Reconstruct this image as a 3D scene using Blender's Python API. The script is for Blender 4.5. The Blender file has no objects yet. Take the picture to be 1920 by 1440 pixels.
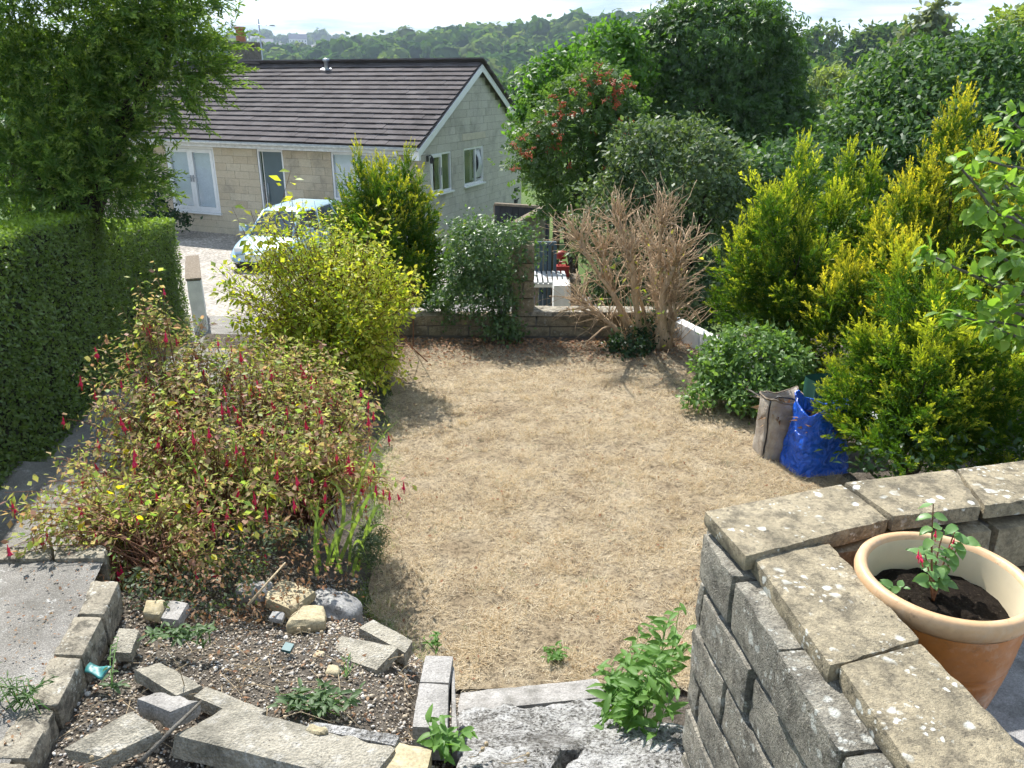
import bpy, math, random
import numpy as np
from mathutils import Vector, Matrix, noise
R = math.radians
sc = bpy.context.scene
col = sc.collection

# ------------------------------------------------------------------ camera
EYE = np.array([0.0, 0.0, 2.6])
PITCH, FOC = R(21.06), 1480.0            # pitch below the horizon, focal length in pixels of a 1920 px wide frame
cam_d = bpy.data.cameras.new('camera')
cam = bpy.data.objects.new('camera', cam_d); col.objects.link(cam)
cam.location = EYE
cam.rotation_euler = (R(90) - PITCH, 0, 0)
cam_d.sensor_width = 36; cam_d.lens = 36 * FOC / 1920
cam_d.clip_start = 0.05; cam_d.clip_end = 6000
sc.camera = cam

# ------------------------------------------------------------------ light
SUN_AZ, SUN_EL = R(-24), R(50)           # azimuth from straight ahead (+Y), positive to the right
sund = Vector((math.sin(SUN_AZ)*math.cos(SUN_EL), math.cos(SUN_AZ)*math.cos(SUN_EL), math.sin(SUN_EL)))
w = bpy.data.worlds.new('World'); sc.world = w; w.use_nodes = True
nt = w.node_tree; nt.nodes.clear()
out = nt.nodes.new('ShaderNodeOutputWorld'); bg = nt.nodes.new('ShaderNodeBackground')
sky = nt.nodes.new('ShaderNodeTexSky'); sky.sky_type = 'NISHITA'; sky.sun_disc = False
sky.sun_elevation = SUN_EL; sky.sun_rotation = SUN_AZ % (2*math.pi)
sky.air_density = 1.0; sky.dust_density = 0.35; sky.ozone_density = 1.2; sky.altitude = 60
# thin broken cloud over the whole sky
tc = nt.nodes.new('ShaderNodeTexCoord'); sep = nt.nodes.new('ShaderNodeSeparateXYZ')
nt.links.new(tc.outputs['Generated'], sep.inputs[0])
mx = nt.nodes.new('ShaderNodeMath'); mx.operation = 'MAXIMUM'; mx.inputs[1].default_value = 0.0
nt.links.new(sep.outputs[2], mx.inputs[0])
ad = nt.nodes.new('ShaderNodeMath'); ad.operation = 'ADD'; ad.inputs[1].default_value = 0.12
nt.links.new(mx.outputs[0], ad.inputs[0])
dv = nt.nodes.new('ShaderNodeVectorMath'); dv.operation = 'DIVIDE'
cb = nt.nodes.new('ShaderNodeCombineXYZ')
for i in range(3): nt.links.new(ad.outputs[0], cb.inputs[i])
nt.links.new(tc.outputs['Generated'], dv.inputs[0]); nt.links.new(cb.outputs[0], dv.inputs[1])
nz = nt.nodes.new('ShaderNodeTexNoise'); nz.inputs['Scale'].default_value = 1.1; nz.inputs['Detail'].default_value = 9
nz.inputs['Roughness'].default_value = 0.55; nz.inputs['Distortion'].default_value = 0.4
nt.links.new(dv.outputs[0], nz.inputs['Vector'])
cr = nt.nodes.new('ShaderNodeValToRGB'); cr.color_ramp.elements[0].position = 0.36; cr.color_ramp.elements[1].position = 0.62
cr.color_ramp.elements[0].color = (.55, .55, .55, 1); cr.color_ramp.elements[1].color = (.97, .97, .97, 1)
nt.links.new(nz.outputs[0], cr.inputs[0])
mixc = nt.nodes.new('ShaderNodeMix'); mixc.data_type = 'RGBA'
nt.links.new(cr.outputs[0], mixc.inputs[0]); nt.links.new(sky.outputs[0], mixc.inputs[6])
veil = nt.nodes.new('ShaderNodeMix'); veil.data_type = 'RGBA'      # grey-blue veil and brighter streaks of the same thin cloud
nz2 = nt.nodes.new('ShaderNodeTexNoise'); nz2.inputs['Scale'].default_value = 2.3; nz2.inputs['Detail'].default_value = 8; nz2.inputs['Distortion'].default_value = .8
mp2 = nt.nodes.new('ShaderNodeMapping'); mp2.inputs['Scale'].default_value = (.5, 1.6, 1); nt.links.new(dv.outputs[0], mp2.inputs[0]); nt.links.new(mp2.outputs[0], nz2.inputs['Vector'])
cr2 = nt.nodes.new('ShaderNodeValToRGB'); cr2.color_ramp.elements[0].position = .4; cr2.color_ramp.elements[1].position = .62
nt.links.new(nz2.outputs[0], cr2.inputs[0]); nt.links.new(cr2.outputs[0], veil.inputs[0])
veil.inputs[6].default_value = (1.6, 2.1, 2.7, 1); veil.inputs[7].default_value = (2.45, 2.7, 3.0, 1); nt.links.new(veil.outputs[2], mixc.inputs[7])
nt.links.new(mixc.outputs[2], bg.inputs[0]); bg.inputs[1].default_value = 0.15
nt.links.new(bg.outputs[0], out.inputs[0])
sl = bpy.data.lights.new('sun', 'SUN'); sl.energy = 3.7; sl.angle = R(0.6); sl.color = (1.0, 0.965, 0.91)
so = bpy.data.objects.new('sun', sl); col.objects.link(so)
so.rotation_euler = sund.to_track_quat('Z', 'Y').to_euler(); so.location = (0, 0, 30)
sc.view_settings.view_transform = 'Standard'; sc.view_settings.look = 'None'
sc.view_settings.exposure = 1.32; sc.view_settings.gamma = 1.0; sc.view_settings.use_curve_mapping = False
sc.render.engine = 'CYCLES'
sc.cycles.max_bounces = 5; sc.cycles.diffuse_bounces = 2; sc.cycles.transmission_bounces = 4
sc.cycles.transparent_max_bounces = 8; sc.cycles.glossy_bounces = 3; sc.cycles.caustics_reflective = False
sc.cycles.use_denoising = True
HAZE = 0.00028
sc.cycles.use_adaptive_sampling = True; sc.cycles.adaptive_threshold = 0.03

# ------------------------------------------------------------------ measuring helpers (pixel of the photograph + distance -> point in the place)
_c, _s = math.cos(PITCH), math.sin(PITCH)
def ray(x, y):
    v = (720 - y) / FOC
    return np.array([(x - 960) / FOC, _c + _s*v, -_s + _c*v])
def P(x, y, Y):
    r = ray(x, y); return EYE + r * (Y / r[1])
def G(x, y, z):
    r = ray(x, y); return EYE + r * ((z - EYE[2]) / r[2])
def smooth(t):
    t = np.clip(t, 0, 1); return t*t*(3 - 2*t)

# ------------------------------------------------------------------ node helper
class NT:
    def __init__(s, name):
        s.m = bpy.data.materials.new(name); s.m.use_nodes = True
        s.t = s.m.node_tree; s.t.nodes.clear()
        s.o = s.t.nodes.new('ShaderNodeOutputMaterial')
    def put(s, sock, v):
        if v is None: return
        if hasattr(v, 'is_linked') or isinstance(v, bpy.types.NodeSocket): s.t.links.new(v, sock)
        elif isinstance(v, (tuple, list)):
            sock.default_value = tuple(v) + (1,) if (len(v) == 3 and sock.type == 'RGBA') else v
        else: sock.default_value = v
    def add(s, typ, out=0, **kw):
        n = s.t.nodes.new('ShaderNode' + typ)
        for k, v in kw.items():
            if k.startswith('_'): setattr(n, k[1:], v)
            else: s.put(n.inputs[k.replace('_', ' ')], v)
        return n.outputs[out]
    def pos(s): return s.add('NewGeometry', 'Position')
    def island(s): return s.add('NewGeometry', 'Random Per Island')
    def attr(s, nm): return s.add('Attribute', 'Fac', _attribute_name=nm)
    def noise(s, scale, detail=4, rough=.55, vec=None, dist=0):
        return s.add('TexNoise', 0, Vector=vec if vec is not None else s.pos(), Scale=scale, Detail=detail, Roughness=rough, Distortion=dist)
    def voro(s, scale, feature='F1', out='Distance', vec=None, rnd=1):
        n = s.t.nodes.new('ShaderNodeTexVoronoi'); n.feature = feature
        s.put(n.inputs['Vector'], vec if vec is not None else s.pos()); n.inputs['Scale'].default_value = scale
        n.inputs['Randomness'].default_value = rnd
        return n.outputs[out]
    def math(s, op, a, b=0, clamp=False):
        n = s.t.nodes.new('ShaderNodeMath'); n.operation = op; n.use_clamp = clamp
        s.put(n.inputs[0], a); s.put(n.inputs[1], b); return n.outputs[0]
    def ramp(s, fac, stops):
        n = s.t.nodes.new('ShaderNodeValToRGB'); e = n.color_ramp.elements
        while len(e) < len(stops): e.new(.5)
        for i, (p, c) in enumerate(stops):
            e[i].position = p; e[i].color = (c, c, c, 1) if isinstance(c, (int, float)) else tuple(c) + (1,)
        s.put(n.inputs[0], fac); return n.outputs[0]
    def mix(s, f, a, b, mode='MIX'):
        n = s.t.nodes.new('ShaderNodeMix'); n.data_type = 'RGBA'; n.blend_type = mode
        s.put(n.inputs[0], f); s.put(n.inputs[6], a); s.put(n.inputs[7], b); return n.outputs[2]
    def bump(s, h, strength=.4, dist=.02):
        return s.add('Bump', 0, Height=h, Strength=strength, Distance=dist)
    def bsdf(s, **kw):
        n = s.t.nodes.new('ShaderNodeBsdfPrincipled')
        for k, v in kw.items():
            if v is not None: s.put(n.inputs[k.replace('_', ' ')], v)
        return n.outputs[0]
    def done(s, sh, disp=None):
        s.t.links.new(sh, s.o.inputs[0]); return s.m

def spread(cols):
    k = len(cols); return [(i/(k-1) if k > 1 else 0, c) for i, c in enumerate(cols)]

def leaf_mat(name, cols, tip=None, tip_lo=.35, tip_hi=.95, trans=.38, rough=.5, spec=.25, ns=1.2, inst=0.0, tcol=None):
    n = NT(name)
    f = n.math('ADD', n.math('MULTIPLY', n.island(), .6), n.math('MULTIPLY', n.noise(ns, 3), .55))
    f = n.math('SUBTRACT', f, .08)
    if inst: f = n.math('ADD', n.math('MULTIPLY', f, 1-inst), n.math('MULTIPLY', n.attr('rnd'), inst))
    c = n.ramp(f, spread(cols))
    if tip:
        t = n.add('MapRange', 0, Value=n.math('ADD', n.attr('tip'), n.math('MULTIPLY', n.math('SUBTRACT', n.noise(2.2, 2), .5), .5)), From_Min=tip_lo, From_Max=tip_hi)
        c = n.mix(t, c, tip)
    b = n.bsdf(Base_Color=c, Roughness=rough, Specular_IOR_Level=spec)
    tr = n.add('BsdfTranslucent', 0, Color=n.mix(1, c, tcol or (1.6, 1.7, .6), 'MULTIPLY'))
    ms = n.t.nodes.new('ShaderNodeMixShader'); ms.inputs[0].default_value = min(.6, trans+.07)
    n.t.links.new(b, ms.inputs[1]); n.t.links.new(tr, ms.inputs[2])
    return n.done(ms.outputs[0])

def plain(name, c, rough=.6, metal=0, spec=.4, var=.15, ns=6, bump=0, bs=40):
    n = NT(name)
    v = n.noise(ns, 5)
    cc = n.mix(1, c, n.ramp(v, [(.25, 1-var), (.75, 1+var)]), 'MULTIPLY') if var else c
    nb = n.bump(n.noise(bs, 4), bump, .01) if bump else None
    return n.done(n.bsdf(Base_Color=cc, Roughness=rough, Metallic=metal, Specular_IOR_Level=spec, Normal=nb))

def stone_mat(name, cols, spots=.6, dark=.5, bump=.5, bs=45, lich=(.62, .62, .56), dk=(.055, .05, .042), sz=1.0):
    """weathered stone: blotchy colour, dark algae, pale lichen discs"""
    n = NT(name)
    base = n.ramp(n.noise(5*sz, 8, .65), [(.25 + .5*i/(max(1, len(cols)-1)), c) for i, c in enumerate(cols)])
    g = n.noise(90*sz, 5, .7)
    base = n.mix(.55, base, n.ramp(g, [(.3, .45), (.7, 1.45)]), 'MULTIPLY')
    dmask = n.math('MULTIPLY', n.ramp(n.noise(16*sz, 8, .75), [(.47, 0.), (.6, 1.)]), dark)
    base = n.mix(dmask, base, dk)
    d2 = n.voro(55*sz); m2 = n.math('MULTIPLY', n.ramp(d2, [(.16, 1.), (.26, 0.)]), n.ramp(n.noise(14*sz, 4), [(.52, 0.), (.6, 1.)]))
    base = n.mix(n.math('MULTIPLY', m2, dark), base, dk)
    wv = n.mix(.03, n.pos(), n.add('TexNoise', 'Color', Vector=n.pos(), Scale=30.*sz))
    d1 = n.voro(22*sz, vec=wv); m1 = n.math('MULTIPLY', n.ramp(d1, [(.2, 1.), (.3, 0.)]), n.ramp(n.noise(7*sz, 3), [(.5, 0.), (.58, 1.)]))
    d3 = n.voro(60*sz, vec=wv); m3 = n.math('MULTIPLY', n.ramp(d3, [(.25, 1.), (.36, 0.)]), n.ramp(n.noise(9*sz, 5, .7), [(.54, 0.), (.6, 1.)]))
    m = n.math('MULTIPLY', n.math('MAXIMUM', m1, m3), spots)
    base = n.mix(m, base, lich)
    nb = n.bump(n.math('ADD', n.noise(bs*sz, 8, .7), n.math('MULTIPLY', n.noise(bs*4*sz, 3), .4)), bump, .012)
    return n.done(n.bsdf(Base_Color=base, Roughness=.95, Specular_IOR_Level=.15, Normal=nb))

# ------------------------------------------------------------------ object helpers
def tag(o, label=None, cat=None, group=None, kind=None):
    if label: o['label'] = label
    if cat: o['category'] = cat
    if group: o['group'] = group
    if kind: o['kind'] = kind
    return o
def obj(name, me, mat=None, parent=None, loc=None, rot=None, scale=None):
    o = bpy.data.objects.new(name, me); col.objects.link(o)
    if mat is not None and me is not None and not me.materials: me.materials.append(mat)
    if parent is not None: o.parent = parent
    if loc is not None: o.location = loc
    if rot is not None: o.rotation_euler = rot
    if scale is not None: o.scale = (scale,)*3 if isinstance(scale, (int, float)) else scale
    return o
def wobj(name, me, mat, parent, **kw):
    """a part whose mesh is written in world coordinates under an unrotated Empty"""
    o = obj(name, me, mat, parent, **kw)
    o.matrix_parent_inverse = Matrix.Translation(-Vector(parent.location)); return o
def thing(name, label, cat, loc=(0, 0, 0), rz=0, group=None):
    o = bpy.data.objects.new(name, None); col.objects.link(o)
    o.empty_display_size = .2; o.location = [float(a) for a in loc]; o.rotation_euler = (0, 0, rz)
    return tag(o, label, cat, group)

def mesh_np(name, V, F, tip=None, rnd=None, smooth_=False):
    V = np.ascontiguousarray(V, dtype=np.float32); F = np.ascontiguousarray(F, dtype=np.int32)
    me = bpy.data.meshes.new(name); n, (m, k) = len(V), F.shape
    me.vertices.add(n); me.vertices.foreach_set('co', V.ravel())
    me.loops.add(m*k); me.loops.foreach_set('vertex_index', F.ravel())
    me.polygons.add(m); me.polygons.foreach_set('loop_start', np.arange(0, m*k, k, dtype=np.int32))
    if smooth_: me.polygons.foreach_set('use_smooth', np.ones(m, dtype=bool))
    me.update(calc_edges=True)
    for nm, a in (('tip', tip), ('rnd', rnd)):
        if a is not None:
            at = me.attributes.new(nm, 'FLOAT', 'POINT'); at.data.foreach_set('value', np.ascontiguousarray(a, dtype=np.float32))
    return me

class MB:
    """collects boxes, tubes and polygons into one mesh"""
    def __init__(s): s.v = []; s.f = []; s.sm = []
    def add(s, V, F, sm=False):
        b = len(s.v); s.v += [tuple(float(c) for c in p) for p in V]; s.f += [tuple(i+b for i in q) for q in F]; s.sm += [sm]*len(F); return s
    def box(s, lo, hi, M=None):
        V = [Vector((x, y, z)) for x in (lo[0], hi[0]) for y in (lo[1], hi[1]) for z in (lo[2], hi[2])]
        if M is not None: V = [M @ p for p in V]
        return s.add(V, [(0, 1, 3, 2), (4, 6, 7, 5), (0, 4, 5, 1), (2, 3, 7, 6), (0, 2, 6, 4), (1, 5, 7, 3)])
    def prism(s, poly, axis_lo, axis_hi, f):
        """poly of 2-D points, f maps (a, b, t) to 3-D"""
        n = len(poly); V = [f(a, b, axis_lo) for a, b in poly] + [f(a, b, axis_hi) for a, b in poly]
        F = [tuple(range(n-1, -1, -1)), tuple(range(n, 2*n))] + [(i, (i+1) % n, (i+1) % n+n, i+n) for i in range(n)]
        return s.add(V, F)
    def tube(s, pts, rad, n=6, cap=True, sm=True):
        pts = [Vector([float(c) for c in p]) for p in pts]; k = len(pts)
        if isinstance(rad, (int, float)): rad = [rad]*k
        V = []; up = Vector((0.13, 0.21, 1)).normalized()
        for i, p in enumerate(pts):
            d = (pts[min(i+1, k-1)] - pts[max(i-1, 0)])
            d = d.normalized() if d.length > 1e-9 else Vector((0, 0, 1))
            a = d.cross(up)
            if a.length < 1e-3: a = d.cross(Vector((1, 0, 0)))
            a.normalize(); b = d.cross(a)
            for j in range(n):
                t = 2*math.pi*j/n; V.append(p + (a*math.cos(t) + b*math.sin(t))*rad[i])
        F = [(i*n+j, i*n+(j+1) % n, (i+1)*n+(j+1) % n, (i+1)*n+j) for i in range(k-1) for j in range(n)]
        if cap and n > 2: F += [tuple(range(n-1, -1, -1)), tuple(range((k-1)*n, k*n))]
        return s.add(V, F, sm)
    def lathe(s, prof, n=48, c=(0, 0, 0), cap0=False, cap1=False):
        V = [(c[0]+r*math.cos(2*math.pi*j/n), c[1]+r*math.sin(2*math.pi*j/n), c[2]+z) for r, z in prof for j in range(n)]
        F = [(i*n+j, i*n+(j+1) % n, (i+1)*n+(j+1) % n, (i+1)*n+j) for i in range(len(prof)-1) for j in range(n)]
        if cap0: F.append(tuple(range(n-1, -1, -1)))
        if cap1: F.append(tuple(range((len(prof)-1)*n, len(prof)*n)))
        return s.add(V, F, True)
    def mesh(s, name):
        me = bpy.data.meshes.new(name); me.from_pydata(s.v, [], s.f)
        me.polygons.foreach_set('use_smooth', s.sm); me.update(); return me
    def build(s, name, mat, parent=None, world=False, **kw):
        return (wobj if world else obj)(name, s.mesh(name), mat, parent, **kw)

# ---- instanced templates joined into one mesh
def T(V, F, tip=None):
    V = np.array(V, float); F = np.array(F, int)
    return V, F, (np.array(tip, float) if tip is not None else np.clip(V[:, 0], 0, 1))
def norm(a): return a / np.maximum(np.linalg.norm(a, axis=-1, keepdims=True), 1e-9)
def scatter(name, temps, pos, xd, nd, size, seed=0, inst=None, tipmul=None, smooth_=False):
    rng = np.random.default_rng(seed); N = len(pos); pos = np.asarray(pos, float)
    X = norm(np.asarray(xd, float)); Z = np.asarray(nd, float); Z = norm(Z - (Z*X).sum(1, keepdims=True)*X); Y = np.cross(Z, X)
    size = np.asarray(size, float)
    if size.ndim == 1: size = np.repeat(size[:, None], 3, 1)
    inst = rng.random(N) if inst is None else np.asarray(inst, float)
    tipmul = np.ones(N) if tipmul is None else np.asarray(tipmul, float)
    which = rng.integers(0, len(temps), N); Vs, Fs, Ts, Rs = [], [], [], []; base = 0
    for k, (tv, tf, tt) in enumerate(temps):
        ix = np.nonzero(which == k)[0]
        if not len(ix): continue
        v = tv[None]*size[ix][:, None, :]
        W = pos[ix][:, None] + v[..., 0:1]*X[ix][:, None] + v[..., 1:2]*Y[ix][:, None] + v[..., 2:3]*Z[ix][:, None]
        Vs.append(W.reshape(-1, 3)); nv = len(tv)
        Fs.append((tf[None] + (np.arange(len(ix))*nv)[:, None, None] + base).reshape(-1, tf.shape[1])); base += nv*len(ix)
        Ts.append((tt[None]*tipmul[ix][:, None]).ravel()); Rs.append(np.repeat(inst[ix], nv))
    return mesh_np(name, np.concatenate(Vs), np.concatenate(Fs), np.concatenate(Ts), np.concatenate(Rs), smooth_)

LEAF = T([(0, 0, 0), (.45, .26, .06), (1, 0, -.12), (.45, -.26, .06), (.5, 0, 0)], [(0, 4, 1), (1, 4, 2), (0, 3, 4), (3, 2, 4)])
NARROW = T([(0, 0, 0), (.45, .13, .03), (1, 0, -.1), (.45, -.13, .03)], [(0, 2, 1), (0, 3, 2)])
SMALL = T([(0, 0, 0), (.5, .33, .05), (1, 0, 0), (.5, -.33, .05)], [(0, 2, 1), (0, 3, 2)])
def big_leaf(wd=.3, droop=.25, fold=.12, k=5, wave=.02, point=1.0, seed=0):
    rng = np.random.default_rng(seed); V = []; F = []
    for i in range(k+1):
        t = i/k; h = wd*math.sin(math.pi*min(1, t**.8))**.75 * (1 if t < .6 else 1-(1-point)*0)
        z = -droop*t*t
        V += [(t, h, z+fold*h/wd*.5+rng.normal(0, wave)), (t, 0, z), (t, -h, z+fold*h/wd*.5+rng.normal(0, wave))]
    for i in range(k):
        a = 3*i
        F += [(a, a+1, a+3), (a+1, a+4, a+3), (a+1, a+2, a+4), (a+2, a+5, a+4)]
    return T(V, F)
def pinnate(npair=4, lw=.13, ll=.36):
    V = []; F = []
    def add(p, ang, L):
        b = len(V); c, s = math.cos(ang), math.sin(ang)
        for x, y, z in ((0, 0, 0), (.5, lw/ll, .03), (1, 0, -.1), (.5, -lw/ll, .03)):
            V.append((p + (x*c - y*s)*L, (x*s + y*c)*L, z*L - .12*p))
        F.extend([(b, b+2, b+1), (b, b+3, b+2)])
    for i in range(npair):
        p = .22 + .62*i/max(1, npair-1)
        add(p, 1.05, ll*.9); add(p, -1.05, ll*.9)
    add(.85, 0, ll)
    return T(V, F)
def maple():
    V = [(0, 0, 0)]; F = []; A = [-1.25, 0, 1.25]; Ls = [.8, 1, .8]; n = 0
    for a, L in zip(A, Ls):
        b = len(V)
        V += [(.3+.0, 0, .02)] if False else []
        V += [(.3+.36*math.cos(a-.42), .36*math.sin(a-.42), .03), (.3+.75*L*math.cos(a), .75*L*math.sin(a), -.08), (.3+.36*math.cos(a+.42), .36*math.sin(a+.42), .03)]
        F += [(0, b, b+1), (0, b+1, b+2)]
    return T(V, F)
def plume(seed, n=24, ang=.62, flat=.0, L=.34, wd=.034, curve=.25, sub=3, taper=.8):
    """a conifer spray along +X: branchlets of narrow scale-leaf strips"""
    rng = np.random.default_rng(seed); V = []; F = []; tp = []
    def strip(p, d, L, w, t0, t1):
        d = d/np.linalg.norm(d); s = np.cross(d, rng.normal(size=3)); s /= np.linalg.norm(s); b = len(V)
        V.extend([p, p + d*L*.5 + s*w, p + d*L, p + d*L*.5 - s*w]); F.extend([(b, b+2, b+1), (b, b+3, b+2)])
        tp.extend([t0, (t0+t1)/2, t1, (t0+t1)/2])
    for i in range(n):
        t = (i+.5)/n; c = np.array([t, 0, curve*t*t]); ax = norm(np.array([1, 0, 2*curve*t]))
        ph = i*2.4 + rng.normal(0, .3)
        rad = np.array([0, math.cos(ph), math.sin(ph)*(1-flat)]); a = ang*rng.uniform(.75, 1.25)
        d = ax*math.cos(a) + rad*math.sin(a); l = (L*(1-t)**taper + .07)*rng.uniform(.7, 1.15)
        strip(c, d, l, wd, t*.7, t*.7+.3)
        for q in range(sub):
            f = rng.uniform(.25, .85); d2 = d + rng.normal(0, .45, 3)
            strip(c + d*l*f, d2, l*.5*(1.1-f*.5), wd*.8, t*.7+.3*f, min(1, t*.7+.3*f+.22))
    strip(np.array([.8, 0, curve*.64]), np.array([1, 0, 2*curve]), .28, wd, .9, 1.0)
    return T(V, F, tp)

def macro(seed, plumes, K=13, ang=.62, curve=.22, lat=1.0):
    """a whole conifer branch along +X made of sprays; tip runs 0 at the trunk to 1 at the branch ends"""
    rng = np.random.default_rng(seed); Vs, Fs, Ts = [], [], []; b = 0
    for i in range(K):
        t = .08 + .9*(i/(K-1))**.9; c = np.array([t, 0, curve*t*t]); ax = norm(np.array([1, 0, 2*curve*t])); ph = i*2.4 + rng.normal(0, .4)
        a = ang*rng.uniform(.6, 1.3)*(1 - .75*max(0, t-.75)/.25); d = norm(ax*math.cos(a) + np.array([0, math.cos(ph), math.sin(ph)])*math.sin(a)*lat)
        l = (.46*(1-t)**.8 + .2)*rng.uniform(.8, 1.15); v, f, tt = plumes[rng.integers(0, len(plumes))]
        Z = rng.normal(0, .3, 3) + [0, 0, 1]; Z = norm(Z - d*(Z@d)); Y = np.cross(Z, d)
        Vs.append(c + l*(v[:, 0:1]*d + v[:, 1:2]*Y + v[:, 2:3]*Z)); Fs.append(f+b); b += len(v); Ts.append(np.clip(tt*.62 + .42*t, 0, 1))
    return np.concatenate(Vs), np.concatenate(Fs), np.concatenate(Ts)

def sphere_pts(rng, n):
    v = rng.normal(size=(n, 3)); return norm(v)
def L(px, py, Y, rx, ry, dr=1.0):
    """a crown lobe: centre seen at a pixel at distance Y, half width and half height in pixels, depth ratio"""
    c = P(px, py, Y); k = np.linalg.norm(c - EYE)/FOC
    return (c[0], c[1], c[2], rx*k, rx*k*dr, ry*k)
def crown_points(lobes, nclump, per, cr, seed, inner=.55, low=-.75):
    """leaf positions in clumps through the outer shell of the lobes; returns pos, outward direction, clump id"""
    rng = np.random.default_rng(seed); lb = np.array(lobes, float)
    wgt = (lb[:, 3]*lb[:, 4] + lb[:, 3]*lb[:, 5] + lb[:, 4]*lb[:, 5]); wgt /= wgt.sum()
    C = []; D = []
    while len(C) < nclump:
        k = rng.choice(len(lb), p=wgt); d = sphere_pts(rng, 1)[0]
        if d[2] < low: continue
        r = inner + (1-inner)*rng.random()**.45
        p = lb[k, :3] + lb[k, 3:]*d*r
        q = ((p - lb[:, :3])/lb[:, 3:]); dd = (q*q).sum(1); dd[k] = 9
        if len(lb) > 1 and dd.min() < .42: continue
        C.append(p); D.append(norm(d/lb[k, 3:]*lb[k, 3:].mean()))
    C = np.array(C); D = np.array(D)
    n = nclump*per; idx = np.repeat(np.arange(nclump), per)
    sz = cr*rng.uniform(.6, 1.3, nclump)
    off = rng.normal(size=(n, 3))*np.array([1, 1, .75])*sz[idx][:, None]*.55
    return C[idx] + off, D[idx], idx, rng
def foliage(name, lobes, temps, size, nclump, per, cr, mat, parent, seed, droop=.3, up=.9, inner=.55, low=-.75, kind=None):
    pos, D, idx, rng = crown_points(lobes, nclump, per, cr, seed, inner, low)
    n = len(pos)
    xd = D*.4 + rng.normal(size=(n, 3))*.7 + np.array([0, 0, -droop])
    nd = D*.65 + rng.normal(size=(n, 3))*.5 + np.array([0, 0, up])
    me = scatter(name, temps, pos, xd, nd, size*rng.uniform(.65, 1.25, n), seed, inst=rng.random(nclump)[idx])
    return wobj(name, me, mat, parent)
def limbs(base, targets, r0, parent, mat, seed, name='trunk', fork=.45, jit=.12, n=7):
    """tapered trunk with limbs running out to the given points"""
    rng = np.random.default_rng(seed); mb = MB(); base = np.array(base, float); tg = np.array(targets, float)
    top = tg.mean(0); top[2] = base[2] + (tg[:, 2].max()-base[2])*.8
    pts = []; K = 7
    for i in range(K):
        t = i/(K-1); p = base*(1-t) + top*t + rng.normal(0, jit*.25, 3)*np.array([1, 1, 0])*(t > 0); pts.append(p)
    mb.tube(pts, [r0*(1.25 if i == 0 else 1)*(1-.85*i/(K-1)) for i in range(K)], n)
    for q in tg:
        t0 = rng.uniform(fork*.55, fork*1.5); t0 = min(t0, .85); i = int(t0*(K-1)); a = np.array(pts[i])*(1-(t0*(K-1)-i)) + np.array(pts[i+1])*(t0*(K-1)-i)
        m = (a+q)/2 + np.array([0, 0, .1*np.linalg.norm(q-a)]) + rng.normal(0, jit, 3)*.6
        cp = [a*(1-u)**2 + 2*m*u*(1-u) + q*u*u for u in np.linspace(0, 1, 6)]
        rr = r0*(1-.85*t0)*.62
        mb.tube(cp, [max(.004, rr*(1-.85*u)) for u in np.linspace(0, 1, 6)], 5)
    return mb.build(name, mat, parent, world=True)

# ---- rough stones
def box_grid(nu, nv, nw):
    V = {}; F = []
    def vid(a, b, c):
        return V.setdefault((a, b, c), len(V))
    for i in range(nu):
        for j in range(nv):
            F.append((vid(i, j, nw), vid(i+1, j, nw), vid(i+1, j+1, nw), vid(i, j+1, nw)))
            F.append((vid(i, j, 0), vid(i, j+1, 0), vid(i+1, j+1, 0), vid(i+1, j, 0)))
    for i in range(nu):
        for k in range(nw):
            F.append((vid(i, 0, k), vid(i+1, 0, k), vid(i+1, 0, k+1), vid(i, 0, k+1)))
            F.append((vid(i, nv, k), vid(i, nv, k+1), vid(i+1, nv, k+1), vid(i+1, nv, k)))
    for j in range(nv):
        for k in range(nw):
            F.append((vid(0, j, k), vid(0, j, k+1), vid(0, j+1, k+1), vid(0, j+1, k)))
            F.append((vid(nu, j, k), vid(nu, j+1, k), vid(nu, j+1, k+1), vid(nu, j, k+1)))
    return np.array([(a/nu, b/nv, c/nw) for a, b, c in V], float), np.array(F)
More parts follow.
